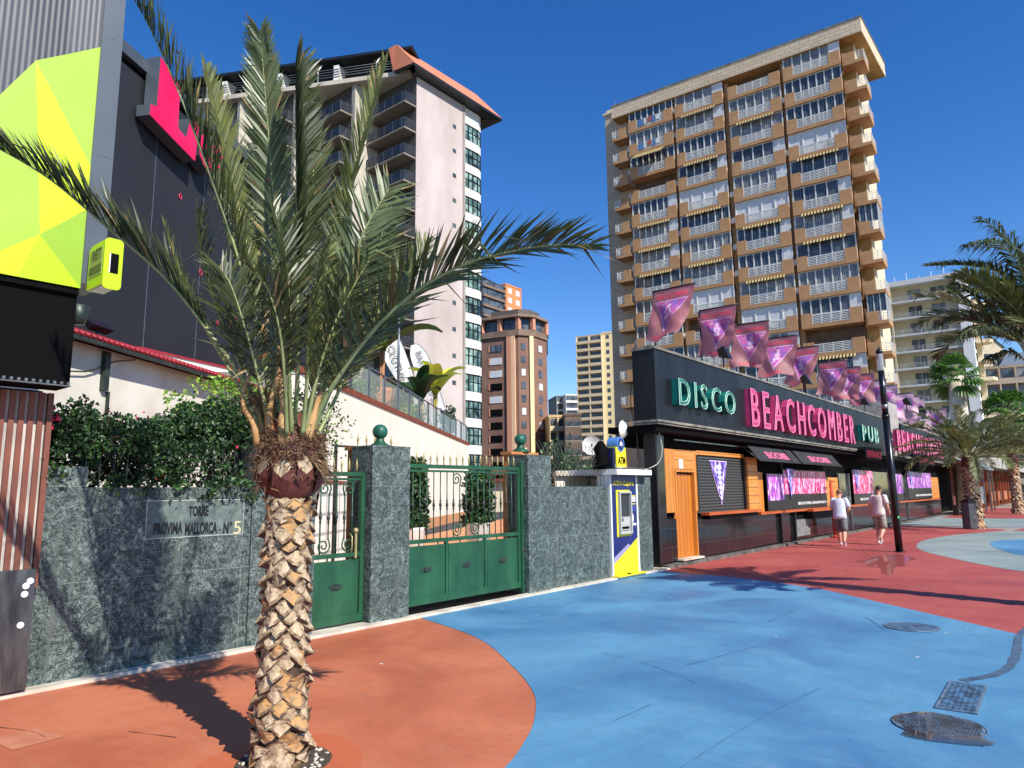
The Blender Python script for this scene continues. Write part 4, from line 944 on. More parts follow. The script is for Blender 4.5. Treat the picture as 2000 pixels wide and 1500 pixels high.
for _ in range(1500):
    a = random.uniform(0, 2 * PI); z = random.gauss(2.0, 0.09); r = 0.19 * (1 - (z - 2.0) * 1.1) if z > 1.9 else 0.2
    p = Vector((r * math.cos(a), r * math.sin(a), z)); d = Vector((math.cos(a) * random.uniform(0, .7), math.sin(a) * random.uniform(0, .7), random.uniform(-.5, .6))) + Vector((-math.sin(a), math.cos(a), 0)) * random.uniform(-1, 1)
    d.normalize(); L = random.uniform(.04, .15); s = d.cross(Vector((random.gauss(0, 1), random.gauss(0, 1), 1))).normalized() * random.uniform(.0012, .004)
    q = p + d * L + Vector((0, 0, -.3 * L)); i = len(k.v); k.v += [tuple(p + s), tuple(p - s), tuple((p + d * L * .6) - s), tuple((p + d * L * .6) + s), tuple(q)]; k.face((i, i + 1, i + 2, i + 3), random.randrange(2)); k.face((i + 3, i + 2, i + 4), 0)
def pp(x, y, dd=0.0):
    v = dp(x, y, PD + dd); return v - PB
def tuft(k, base, tip, n, spread):
    for _ in range(n):
        e = tip + Vector([random.gauss(0, spread)] * 1 + [random.gauss(0, spread), random.gauss(0, spread)]); m_ = base.lerp(e, .5) + Vector((0, 0, random.gauss(0, .01)))
        k.tube([base + Vector([random.gauss(0, .012) for _ in range(3)]), m_, e], [.003, .0025, .001], 3, random.randrange(2))
tuft(k, pp(600, 890, -.12), pp(650, 935, -.15), 40, .025)
tuft(k, pp(510, 905, -.1), pp(508, 960, -.15), 18, .02)
for _ in range(260):
    b = pp(510, 775, -.12) + Vector([random.gauss(0, .045) for _ in range(3)]); d = Vector([random.gauss(0, .05) for _ in range(3)]); k.tube([b, b + d * .6, b + d + Vector((0, 0, -.02))], [.002, .002, .001], 3, 0)
k.build('fibre', [M['fibre'], pm('fibre_light', (170, 136, 92), (130, 100, 70), 20, 0.9)], palm)
# dry petiole stubs
for pts, r in (([(553, 868, -.16), (556, 800, -.14), (548, 740, -.1), (546, 640, -.05)], [.045, .026, .018, .010]), ([(503, 870, -.12), (495, 830, -.14), (478, 800, -.16), (474, 775, -.17), (482, 745, -.17), (492, 730, -.17)], [.022, .018, .015, .013, .010, .006]),
               ([(528, 850, -.12), (526, 800, -.14), (545, 730, -.14), (558, 690, -.1)], [.028, .02, .016, .01]), ([(600, 860, -.1), (616, 800, -.08), (628, 760, -.06)], [.03, .02, .012]), ([(512, 700, -.05), (517, 650, 0), (515, 600, 0)], [.03, .03, .012])):
    k = MB(); c = smooth([pp(*q) for q in pts], 4); n_ = len(c); k.tube(c, [r[min(len(r) - 1, int(i / (n_ - 1) * (len(r) - 1)))] for i in range(n_)], 7); k.build('dry_stub', M['petdry'], palm)
camv = -_F0
FRONDS = [  # rachis in sight-line columns with depth offsets, face hint, options
 ([(520, 850, 0), (490, 770, -.1), (420, 665, -.2), (325, 545, -.3), (205, 440, -.4), (100, 352, -.5), (0, 292, -.6), (-60, 270, -.65)], (-.2, -.25, 1), dict(L=.46, n=88, vee=1.15, start=.30, sweep=1.7, mat=0, r0=.02, w=.013)),
 ([(605, 850, 0), (640, 770, -.1), (720, 655, -.25), (810, 570, -.35), (910, 515, -.45), (1010, 488, -.5), (1090, 478, -.55), (1150, 480, -.6)], (.1, .1, 1), dict(L=.50, n=96, vee=.35, start=.16, sweep=1.05, mat=0, r0=.022, w=.017, tipk=.45)),
 ([(535, 850, 0), (515, 700, -.05), (470, 520, -.1), (410, 340, -.2), (345, 170, -.3), (290, 50, -.4), (250, -20, -.45)], _R0 * .9 + _U0 * .6, dict(L=.46, n=84, vee=1.0, start=.30, sweep=1.6, mat=0, r0=.02, w=.013, tipk=.4)),
 ([(560, 850, 0), (555, 700, .1), (545, 520, .15), (532, 360, .2), (520, 210, .15), (512, 110, .1), (507, 62, .05)], camv, dict(L=.37, n=96, vee=.25, start=.36, sweep=1.5, mat=1, w=.017, jit=.06, tipk=.5)),
 ([(575, 850, -.1), (582, 700, -.2), (580, 520, -.22), (580, 380, -.22), (578, 240, -.2), (578, 118, -.15)], _R0 - _F0 * .35, dict(L=.40, n=90, vee=.95, start=.34, sweep=1.4, mat=0, w=.016, jit=.07, tipk=.6)),
 ([(600, 850, .1), (625, 700, .1), (655, 540, .15), (676, 400, .15), (705, 280, .1), (750, 120, .05)], (-.6, -.5, .3), dict(L=.30, n=70, vee=.9, start=.35, sweep=1.8, mat=2)),
 ([(605, 850, 0), (640, 700, -.05), (675, 560, -.1), (712, 450, -.1), (760, 368, -.05)], camv, dict(L=.42, n=52, vee=.2, start=.28, sweep=.95, mat=1, w=.015, tipk=.55, petm=None)),
 ([(535, 850, .05), (520, 700, .15), (490, 520, .2), (460, 380, .2), (430, 250, .15), (402, 130, .1)], _R0 * .7 - _F0 * .6 + _U0 * .3, dict(L=.34, n=70, vee=.75, start=.3, sweep=1.6, mat=2, w=.015)),
 ([(545, 850, .1), (530, 720, .1), (500, 600, .1), (455, 480, .1), (420, 330, .1), (405, 230, .05)], (.4, -.8, .4), dict(L=.36, n=66, vee=.4, start=.3, sweep=1.3, mat=1)),
 ([(520, 850, .1), (480, 740, .15), (430, 620, .15), (395, 500, .1), (385, 410, .05)], (.6, -.7, .3), dict(L=.36, n=56, vee=.45, start=.25, sweep=1.2, mat=0)),
 ([(600, 850, .15), (650, 720, .2), (700, 600, .25), (740, 480, .25), (756, 400, .2)], (-.3, -.8, .3), dict(L=.40, n=60, vee=.3, start=.25, sweep=1.0, mat=0)),
 ([(590, 850, -.15), (600, 740, -.3), (602, 640, -.4), (622, 530, -.45), (640, 470, -.45)], (.6, -.7, .3), dict(L=.36, n=52, vee=.4, start=.3, sweep=1.1, mat=2)),
 ([(610, 850, .05), (655, 745, 0), (720, 640, 0), (790, 545, 0), (835, 470, 0)], (-.3, -.5, .9), dict(L=.34, n=56, vee=.4, start=.2, sweep=1.2, mat=2)),
 ([(515, 850, 0), (470, 760, .1), (400, 640, .15), (350, 540, .2), (320, 440, .2)], (.5, -.5, .7), dict(L=.26, n=40, vee=.6, start=.35, sweep=1.6, mat=2, w=.008)),
 ([(580, 850, .3), (630, 720, .5), (690, 610, .7), (720, 540, .8)], (0, -1, .5), dict(L=.38, n=54, vee=.3, start=.22, sweep=1.1, mat=0)),
 ([(560, 850, -.2), (556, 740, -.4), (545, 640, -.55), (520, 560, -.65), (480, 520, -.7)], (.1, -.2, 1), dict(L=.32, n=46, vee=.4, start=.35, sweep=1.0, mat=0)),
 ([(620, 850, 0), (650, 790, .1), (690, 700, .15), (740, 610, .2), (770, 580, .2)], (-.3, -.6, .6), dict(L=.28, n=40, vee=.4, start=.3, sweep=1.1, mat=2)),
 ([(530, 850, -.1), (505, 740, -.2), (478, 640, -.3), (452, 560, -.35), (428, 520, -.35)], (-.3, -.8, .5), dict(L=.40, n=48, vee=.5, start=.3, sweep=1.0, mat=0, jit=.25)),
 ([(570, 850, -.15), (565, 730, -.3), (566, 600, -.4), (552, 480, -.42), (530, 400, -.4)], (.2, -.9, .3), dict(L=.42, n=52, vee=.6, start=.3, sweep=1.1, mat=0, jit=.28)),
 ([(595, 850, -.1), (618, 740, -.2), (650, 640, -.28), (690, 560, -.3), (720, 510, -.3)], (0, -.8, .6), dict(L=.42, n=50, vee=.5, start=.28, sweep=1.0, mat=0, jit=.25)),
 ([(545, 850, 0), (535, 740, 0), (560, 600, .05), (600, 460, .05), (612, 330, 0), (600, 240, 0)], (-.5, -.8, .2), dict(L=.36, n=66, vee=.45, start=.3, sweep=1.3, mat=1)),
]
for pts, hint, kw in FRONDS: frond(palm, [pp(*q) for q in pts], hint, **kw)
k = MB()   # wire tie
c = [Vector((0.20 * math.cos(a) * 1.15, 0.17 * math.sin(a) * 1.15, pp(560, 722).z + .01 * math.sin(3 * a))) for a in [2 * PI * i / 20 for i in range(21)]]; k.tube(c, .004, 4, cap=False)
k.build('tie_wire', M['iron'], palm)
# tree pit
k = MB(); k.lathe([(0.30, 0.0), (0.30, 0.004)], (0, 0, 0), seg=28); o = struct('tree_pit_soil', k, pm('pit_soil', (58, 48, 40), (96, 84, 72), 30, 0.95, bmp=0.8), (PB.x + .03, PB.y, 0.0))
k = MB()
for _ in range(70):
    a = random.uniform(0, 2 * PI); r = random.uniform(.2, .29); x, y = PB.x + .03 + r * math.cos(a), PB.y + r * math.sin(a); s = random.uniform(.006, .016); k.lathe([(s, 0), (s * .8, s * .8), (.001, s)], (x, y, .004), 6)
tag(k.build('gravel', M['kerb']), kind='stuff')
k = MB(); N = 40
for i in range(N):
    a0, a1 = 2 * PI * i / N, 2 * PI * (i + 1) / N; f = lambda a, r: (PB.x + .03 + r * math.cos(a), PB.y + r * math.sin(a), -0.001)
    k.quad(f(a0, .305), f(a1, .305), f(a1, .52 + .03 * math.sin(a1 * 3)), f(a0, .52 + .03 * math.sin(a0 * 3)))
o = struct('tree_pit_collar', k, pavemat('paint_orange_fresh', (182, 94, 60), (192, 104, 68), (150, 70, 40)))

# generic date palm farther away
def radial_palm(parent, base, zc, n, L, flop, mats=(0, 1, 2), leaf=.46, nleaf=64, w=.03, seed=1, up=1.35, skip=None):
    rnd = random.Random(seed); k = 0
    for i in range(n):
        az = i * 2.399 + rnd.uniform(-.2, .2); el = up - (i / n) ** 1.0 * flop + rnd.uniform(-.1, .1); Lf = L * rnd.uniform(.85, 1.1)
        c = Vector((math.cos(az), math.sin(az), 0)); p = Vector((0, 0, zc)); pts = [p.copy()]
        for j in range(1, 7):
            s = j / 6; a = el - s ** 1.6 * rnd.uniform(.7, 1.2); p = p + (c * math.cos(a) + Vector((0, 0, math.sin(a)))) * Lf / 6; pts.append(p.copy())
        frond(parent, [q + base for q in pts], c * -.5 + Vector((0, 0, 1)), L=leaf, n=nleaf, start=.2, w=w, mat=rnd.choice(mats), vee=.4, sweep=1.1, r0=.022, jit=.15)
def street_palm(loc, ht, label, seed, n=26, L=2.3, flop=1.5, rt=.2, cat='palm tree', rows=16, up=1.35):
    t = thing('date_palm', label, cat, loc)
    k = MB(); scartrunk(k, -0.02, ht, lambda z: rt * (1 + .15 * max(0, 1 - z)), rows, 8); k.build('trunk', [M['scarside'], M['scar'], M['scar2'], M['rim']], t)
    k = MB(); k.lathe([(rt * .9, ht - .1), (rt * 1.3, ht + .05), (rt * 1.25, ht + .3), (rt * .7, ht + .6)], seg=14); k.build('husk', M['husk'], t)
    radial_palm(t, Vector((0, 0, 0)), ht + .35, n, L, flop, seed=seed, up=up, w=(.022 if L > 2.5 else .022)); return t
street_palm((34.84, 4.1, 0), 2.5, 'date palm with arching fronds behind the dark litter bin', 3, n=40, L=3.0, flop=1.15, rt=.24, rows=18, up=1.3)
street_palm((55.55, 4.17, 0), 3.3, 'farther date palm on the promenade at the right edge', 5, n=34, L=3.1, flop=1.15, rt=.26, rows=22)
street_palm((78, 4.2, 0), 3.4, 'most distant date palm trunk on the promenade beyond the others', 9, n=22, L=3.4, flop=1.5, rt=.26, rows=14)
ep = street_palm((12.95, 0.42, 0), 3.3, 'palm at the right edge with big drooping dark fronds against the sky', 11, n=18, L=2.1, flop=.85, rt=.2, rows=24, up=1.35)
EB = Vector((12.95, .42, 0)); ED = EB.dot(_F0)
def pe(x, y, dd=0.0): return dp(x, y, ED + dd) - EB
for pts, hint, kw in [
 ([(2010, 720, 0), (2000, 620, -.1), (1960, 540, -.2), (1900, 520, -.3), (1850, 518, -.35), (1808, 520, -.4)], (-.1, -.2, 1), dict(L=.30, n=60, vee=.5, sweep=1.3, start=.3)),
 ([(2015, 720, 0), (2010, 600, .1), (1990, 500, .2), (1950, 450, .2), (1912, 425, .2)], (.2, -.6, .8), dict(L=.42, n=56, vee=.2, sweep=.9, start=.25, droop=.3, w=.015)),
 ([(2015, 720, 0), (2010, 590, -.2), (1985, 510, -.4), (1940, 470, -.5), (1885, 478, -.55)], (0, -.2, 1), dict(L=.40, n=60, vee=.0, sweep=.6, start=.25, droop=.5, w=.015)),
 ([(2012, 720, 0), (1985, 640, -.1), (1950, 600, -.2), (1900, 570, -.3), (1862, 552, -.3)], (0, -.2, 1), dict(L=.34, n=50, vee=.1, sweep=.8, start=.3, droop=.4)),
 ([(2015, 720, 0), (1990, 670, -.2), (1940, 640, -.4), (1900, 640, -.5), (1870, 660, -.5)], (0, -.2, 1), dict(L=.30, n=40, vee=.0, sweep=.6, start=.3, droop=.5)),
 ([(2020, 720, 0), (2020, 580, 0), (2030, 470, .1), (2040, 400, .1)], camv, dict(L=.40, n=50, vee=.2, start=.2)),
 ([(2015, 720, 0), (1985, 690, .1), (1955, 690, .2), (1930, 700, .2)], (0, -.2, 1), dict(L=.26, n=30, vee=.1, droop=.4)),
 ([(2018, 720, 0), (2000, 600, .3), (1975, 560, .5), (1940, 580, .6), (1925, 620, .6)], (0, -.2, 1), dict(L=.36, n=44, vee=.0, droop=.5)),
 ([(2030, 720, 0), (2080, 640, 0), (2180, 620, 0), (2260, 660, 0)], (0, 0, 1), dict(L=.36, n=44)),
 ([(2010, 800, 0), (1990, 812, -.05), (1962, 818, -.1), (1935, 835, -.15)], (0, 0, 1), dict(L=.16, n=24, vee=.3)),
]: kw = dict(kw); kw['w'] = .018; kw['n'] = int(kw.get('n', 40) * 1.25); kw['L'] = kw.get('L', .3) * 1.1; frond(ep, [pe(*q) for q in pts], hint, **kw)

# ================================================================== CASH MACHINE CORNER
AY = WF - 0.02; ax0, ax1 = xa(1195, AY, 1000), xa(1243, AY, 1000); aw = ax1 - ax0; az1 = za(1215, 928, AY)
at_ = thing('cash_machine', 'navy and yellow cash machine panel set into the marble wall', 'cash machine', (ax0, AY, 0))
k = MB(); k.box(0, aw, 0, 0.3, 0.06, az1 - .01); k.build('cabinet', pm('navy_panel', (22, 40, 108), (18, 34, 94), 2, 0.35), at_)
k = MB(); k.box(-0.05, -0.002, -0.012, 0.3, 0.03, az1); k.box(aw + .002, aw + 0.06, -0.012, 0.3, 0.03, az1); k.build('frame', M['white'], at_)
mx0, mx1, mz0, mz1 = 0.17 * aw, 0.72 * aw, za(1215, 1048, AY), za(1215, 957, AY)
k = MB(); k.box(mx0, mx1, -0.010, -0.002, mz0, mz1); k.build('yellow_surround', pm('yellow_panel_paint', (238, 220, 40), (228, 208, 34), 3, 0.4), at_)
k = MB(); e = .035; bx0, bx1, bz0, bz1 = mx0 + .05, mx1 - .015, mz0 + .05, mz1 - .03
k.box(bx0, bx0 + e, -0.07, -0.01, bz0, bz1); k.box(bx1 - e, bx1, -0.07, -0.01, bz0, bz1); k.box(bx0 + e, bx1 - e, -0.07, -0.01, bz1 - e, bz1); k.box(bx0 + e, bx1 - e, -0.07, -0.01, bz0, bz0 + e)
k.build('bezel', pm('grey_bezel', (176, 176, 170), None, rough=0.4), at_)
k = MB(); k.box(bx0 + e, bx1 - e, -0.02, -0.011, bz0 + .34, bz1 - e); k.build('screen', pm('dark_screen', (52, 56, 60), None, rough=0.1), at_)
k = MB(); k.box(bx0 + e, bx1 - e, -0.03, -0.011, bz0 + e, bz0 + .34); k.box(bx0 + .05, bx1 - .08, -0.055, -0.03, bz0 + .08, bz0 + .22, 0); k.box(bx0 + .07, bx1 - .12, -0.058, -0.0551, bz0 + .1, bz0 + .15, 1)
for i in range(3):
    for j in range(4): k.box(bx0 + .06 + j * .03, bx0 + .08 + j * .03, -0.034, -0.03, bz0 + .25 + i * .025, bz0 + .268 + i * .025, 1)
k.build('keypad', [MATS['grey_bezel'], M['soot']], at_)
k = MB(); put_text(k, 'ATM-Cajero', 0.06, aw - .08, za(1215, 951, AY), za(1215, 939, AY), -0.001, 0.003, 0, bold=.02); k.build('lettering', MATS['yellow_panel_paint'], at_)
k = MB()
for i, (z0, z1, m) in enumerate(((.86, .88, 0), (.80, .85, 1), (.74, .79, 1), (.68, .70, 0), (.60, .65, 2), (.54, .59, 2), (.22, .27, 1))):
    zz0 = mz0 + (mz1 - mz0) * z0; zz1 = mz0 + (mz1 - mz0) * z1; k.box(mx1 + .03, aw - .03, -0.004, -0.0, zz0, zz1, m)
zc = mz0 + (mz1 - mz0) * .38
k.prismy([(mx1 + .085 + .06 * math.cos(a), zc + .1 * math.sin(a)) for a in [2 * PI * i / 12 for i in range(12)]], -0.006, 0, 1)
k.build('card_stickers', [MATS['yellow_panel_paint'], M['white'], pm('sticker_blue', (60, 70, 150), None)], at_)
k = MB(); k.prismy([(0.0, 0.06), (aw, 0.06), (aw, .74), (aw * .68, .58), (0.0, .26)], -0.003, -0.0005, 0); k.build('yellow_graphic', MATS['yellow_panel_paint'], at_)
k = MB(); k.prismy([(0.0, .262), (aw * .60, .55), (aw * .70, .585), (aw * .62, .64), (0.0, .38)], -0.0035, -0.0005, 0); k.build('lilac_graphic', pm('lilac_panel', (150, 142, 180), None), at_)
def emblem(k, cx, cz, r, y, m=0):
    k.prismy([(cx - r * .9, cz), (cx, cz - r * .2), (cx + r * .9, cz), (cx + .45 * r, cz + r * .45), (cx, cz + r), (cx - .45 * r, cz + .45 * r)], y - .003, y, m)
    k.prismy([(cx - r * .9, cz - .45 * r), (cx + r * .9, cz - .45 * r), (cx + .75 * r, cz - .15 * r), (cx, cz - .38 * r), (cx - .75 * r, cz - .15 * r)], y - .003, y, m)
k = MB(); emblem(k, aw * .42, .88, .10, 0); k.box(aw * .3, aw * .54, -.003, 0, .79, .81); k.build('emblem', M['white'], at_)
k = MB(); k.box(-.06, aw + .08, -.16, 0.02, .035, .056); k.build('yellow_step', MATS['yellow_panel_paint'], at_)
k = MB(); 
for (x, y, z) in ((.38, -.1, .075), (.43, -.12, .068), (.47, -.08, .06)): k.lathe([(.001, -.02), (.02, -.01), (.02, .01), (.001, .02)], (x, y, z), 7)
tag(k.build('dark_rag', M['black']), 'small crumpled black scrap lying on the yellow step of the cash machine', 'rag').location = (ax0, AY, 0)
# canopy slab and sign above
zc0, zc1 = za(1215, 928, AY), za(1215, 919, AY)
cn = thing('canopy', 'white flat canopy slab over the cash machine', 'canopy', (ax0, AY, 0))
k = MB(); k.box(-0.12, aw + .32, -0.22, 1.2, zc0 + .002, zc1 + .02); k.build('slab', M['white'], cn)
k = MB(); k.tube([(-0.1, -.18, zc1 + .05), (aw + .3, -.18, zc1 + .05)], .008, 5); k.tube([(-0.1, -.18, zc1 + .02), (-.1, -.18, zc1 + .1)], .008, 5); k.build('cable_rail', M['silver'], cn)
sg = thing('cash_machine_sign', 'yellow and navy illuminated sign with round emblem standing on the white canopy', 'sign', (ax0, AY - .12, zc1 + .02))
S0, S1 = .05, .41
k = MB(); k.prismy([(S0, .04), (S1 + .02, .04), (S1, .44), (S0 - .03, .44)], 0, .25, 0); k.build('panel', MATS['yellow_panel_paint'], sg)
k = MB(); k.box(S0, S1 + .02, .01, .24, 0, .038); k.box(S0 - .12, S0 - .035, .01, .24, 0.04, .42); k.build('base', pm('deep_navy', (20, 26, 60), None, rough=.4), sg)
k = MB(); cx, cz = (S0 + S1) / 2 - .02, .50
k.prismy([(cx + .135 * math.cos(a), cz + .15 * math.sin(a)) for a in [2 * PI * i / 28 for i in range(28)]], -.012, .24, 0); k.build('roundel', pm('sky_blue_plastic', (86, 136, 196), None, rough=.35), sg)
k = MB(); k.prismy([(cx + .105 * math.cos(a), cz + .125 * math.sin(a)) for a in [2 * PI * i / 28 for i in range(28)]], -.018, -.0121, 0); k.build('roundel_face', MATS['navy_panel'], sg)
k = MB(); emblem(k, cx, cz, .07, -.019); k.build('emblem', M['white'], sg)
k = MB(); put_text(k, 'ATM', S0 + .05, S1 - .03, .10, .25, -.001, .003, 0, bold=.02); k.build('lettering', MATS['soot'] if 'soot' in MATS else M['soot'], sg)
t = thing('black_bundle', 'black plastic sheet bundled behind the yellow sign on the canopy', 'bundle', (ax0 - .12, AY + .1, zc1 + .02))
k = MB(); pr = []
for i in range(9):
    a = PI * i / 8; k2 = 1
k.lathe([(.16, 0), (.17, .12), (.13, .3), (.15, .42), (.06, .55), (.01, .58)], (.02, .05, 0), 9); k.add([(-.35, -.1, .04), (-.02, -.14, .1), (.02, .1, .12), (-.3, .1, .02), (.55, -.05, .08), (.78, .0, .12), (.6, .12, .05)], [(0, 1, 2, 3), (1, 4, 5, 2), (2, 5, 6)]); k.build('sheet', M['soot'], t)
# bent diamond bar fence
bf = thing('bent_bar_fence', 'crooked fence of bent diamond bars on the plain marble wall left of the cash machine', 'fence', (P2b, WF + .12, 1.79))
x = 0.02; i = 0
while x < xr - P2b + .1:
    z0 = -.0
    k = MB(); lean = .06 * math.sin(i)
    k.tube([(x, 0, z0), (x, 0, .22), (x + .16, 0.02, .46 + .02 * math.sin(i * 2)), (x + .02, .05, .62), (x + .13 + lean, .1, .80)], .006, 4)
    k.tube([(x, 0.012, .2), (x - .16, 0.03, .44), (x - .02, .06, .62), (x - .15, .1, .82 + .02 * math.cos(i))], .006, 4)
    k.build('bar', M['greyiron'], bf); x += 0.115; i += 1
# small store room behind
o0 = wy(1085, 930, 8.6); t = thing('store_room', 'low cream store room with flat roof behind the bent bar fence', 'building', (o0.x, 8.6, 0))
k = MB(); k.prism([(0, 0), (3.0, 0), (7.4, 4), (5.3, 4)], 0, 2.02); k.build('wall', M['stucco'], t); k = MB(); k.prism([(-.15, -.12), (3.1, -.12), (7.6, 4.1), (5.2, 4.1)], 2.02, 2.12); k.build('roof', pm('dirty_white_slab', (206, 198, 182), (176, 166, 148), 4, .8), t)
q = dp(1156, 870, 26); t = thing('satellite_dish', 'white satellite dish pointing skyward behind the bent bar fence', 'satellite dish', (q.x, q.y, q.z), R(-57))
k = MB(); rr = .36; N = 20
for j in range(5):
    for i in range(N):
        f = lambda a, r: (rr * r * math.cos(a), .35 * (r * r - 1) * -.3, rr * 1.0 * r * math.sin(a))
        a0, a1 = 2 * PI * i / N, 2 * PI * (i + 1) / N; k.quad(f(a0, j / 5), f(a0, (j + 1) / 5), f(a1, (j + 1) / 5), f(a1, j / 5))
k.build('dish', M['white'], t); k = MB(); k.tube([(0, .1, 0), (0, .3, -.3), (0, .3, -1.6)], .03, 6); k.build('mast', M['greyiron'], t); k = MB(); k.tube([(0, 0, -.35), (0, -.3, 0)], .012, 4); k.lathe([(.03, -.04), (.03, .04)], (0, -.3, 0), 6); k.build('receiver', M['greyiron'], t)
bush('shrub', tuple(dp(1110, 905, 16).xy) + (0.0,), (.9, .9, 1.5), 1800, .12, 'dark tree like shrub seen through the bent bar fence', DK)
q = dp(1085, 880, 19); bush('shrub', (q.x, q.y, 0), (.8, .8, 1.6), 1400, .13, 'leafy shrub just right of the right gate pillar behind the bent fence', DK)

# ================================================================== CLUB BUILDING
CY = 7.6; FYc = 7.25; CX0 = xa(1290, CY, 1000); ZT = 4.84; ZB = 3.2
club = thing('disco_club', 'long single storey black disco pub with glossy tiles and varnished pine fronts', 'building', (CX0, CY, 0))
def cx(px, Y=CY): return xa(px, Y, 950) - CX0
CEND = 36.2
k = MB(); k.prism([(0, .14), (CEND, .14), (CEND, 9), (13.4, 9)], 0.0, 3.2); k.build('core_wall', M['soot'], club)
k = MB(); k.box(-.02, cx(1300), 0, .14, .1, 3.0); k.box(cx(1300), cx(1322), .05, .14, .1, 1.05); k.box(cx(1358), cx(1475), .03, .14, .1, 1.05); k.box(cx(1475), CEND, .06, .14, .1, 1.0); k.build('tile_cladding', M['tile'], club)
gm = pm('grey_side_render', (150, 142, 128), (112, 106, 96), 1.4, .9, bmp=.4)
k = MB(); k.add([(-.06, .16, 0), (12.9, 9, 0), (12.9, 9, 3.2), (2.6, 1.99, 3.3), (1.6, 1.3, 4.5), (-.06, .16, 4.75)], [(0, 1, 2, 3, 4, 5)][0:1]); k.add([(0.1, .16, 0), (13.0, 9, 0), (13.0, 9, 3.2), (2.7, 1.99, 3.3), (1.7, 1.3, 4.5), (.1, .16, 4.75)], [(5, 4, 3, 2, 1, 0)]); k.build('side_wall', gm, club)
k = MB(); k.box(-.1, -.022, .0, .3, 0, 3.1); k.build('corner_pier', M['black'], club)
FX0 = xa(1280, FYc, 760) - CX0
k = MB(); k.box(FX0, cx(1733), FYc - CY, FYc - CY + .55, ZB + .02, ZT - .05); k.build('fascia', M['navy'], club)
k = MB(); k.box(cx(1756), CEND + .2, FYc - CY, FYc - CY + .9, ZB + .02, ZT - .05); k.build('fascia', M['navy'], club)
k = MB(); k.box(cx(1733) + .1, cx(1756) - .1, FYc - CY + .1, 1, ZB, ZT + .9); k.build('chimney_pier', pm('pale_grey_pier', (176, 170, 162), (146, 140, 134), 3, .7), club)
k = MB()
for a, b in ((FX0 - .03, cx(1733)), (cx(1756), CEND + .25)):
    y = FYc - CY - .03
    k.box(a, b, y, y + .6, ZT - .05, ZT); k.box(a, b, y + .06, y + .55, ZT, ZT + .03)
    k.box(a - .03, b, y - .04, y + .62, ZB - .03, ZB + .02); k.box(a - .01, b, y - .01, y + .6, ZB - .075, ZB - .045)
k.build('fascia_trim', M['trim'], club)
k = MB(); k.box(FX0 + .02, CEND + .2, FYc - CY + .04, .9, ZB - .22, ZB - .08); k.box(.02, CEND, .1, .9, ZB - .5, ZB - .22); k.build('soffit', M['soot'], club)
k = MB(); k.box(cx(1320), cx(1480), -.02, .02, 2.86, 2.885); k.build('light_rail', M['silver'], club)
# pine surround, door, shutter
Yp = CY
def zc_(px, py, Y=CY): return za(px, py, Y)
zpb, zpt = zc_(1300, 1002), zc_(1300, 876)
dx0, dx1, dzt = cx(1322), cx(1357), zc_(1325, 925)
boxes('pine_panel', M['wood'], club, [(cx(1300), dx0 - .02, 0.02, .13, zpb, zpt), (dx1 + .02, cx(1365), .02, .13, zpb, zpt)])
boxes('pine_panel', M['woodx'], club, [(dx0 - .02, dx1 + .02, .02, .13, dzt + .05, zpt), (cx(1365), cx(1458), .02, .13, zc_(1400, 892) + .02, zpt + .02)])
door = MB(); door.box(dx0, dx1, .09, .12, .12, dzt); d_ = door.build('door', M['woodd'], club)
k = MB(); k.box(dx0 - .06, dx0, .0, .10, zpb, dzt + .04); k.box(dx1, dx1 + .05, 0, .10, .1, dzt + .04); k.box(dx0 - .06, dx1 + .05, 0.0, .1, dzt + .041, dzt + .1); k.build('door_frame', M['wood'], d_)
k = MB(); k.box(dx0 - .05, dx1 + .1, -.12, .08, .101, .14); k.build('door_step', M['kerb'], d_)
k = MB(); k.box(cx(1329), cx(1337), .01, .018, zc_(1330, 915), zc_(1330, 897)); k.build('notice', M['white'], club)
k = MB(); k.box(cx(1365), cx(1455), .06, .10, zc_(1410, 1000), zc_(1400, 892)); k.build('roller_shutter', M['shutter'], club)
boxes('shutter_guide', M['black'], club, [(cx(1365) - .04, cx(1365), .0, .1, zpb, zc_(1400, 892)), (cx(1455), cx(1458), .0, .1, zpb, zc_(1400, 892))])
k = MB(); k.box(cx(1458), cx(1477), -.06, .13, 1.06, zpt - .05); k.build('louvre_panel', M['woodx'], club)
k = MB(); k.box(cx(1477), cx(1493), .04, .13, 1.0, zc_(1485, 922)); k.build('pine_panel', M['wood'], club)
k = MB(); k.box(cx(1368), cx(1471), -.2, .02, zc_(1420, 1003), zc_(1420, 1003) + .07); k.box(cx(1372), cx(1466), -.16, .02, zc_(1420, 1003) - .1, zc_(1420, 1003) - .002, 1); k.build('counter_ledge', [M['ledge'], M['soot']], club)
k = MB(); k.box(cx(1477), CEND - 1, -.1, .05, .985, 1.06)
k.build('counter_ledge', M['ledge'], club)
k = MB(); k.box(cx(1568), cx(1625), -.28, -.1, .96, 1.04); k.box(cx(1568), cx(1625), -.26, 0.05, .72, .955, 1); k.build('counter_box', [M['ledge'], M['soot']], club)
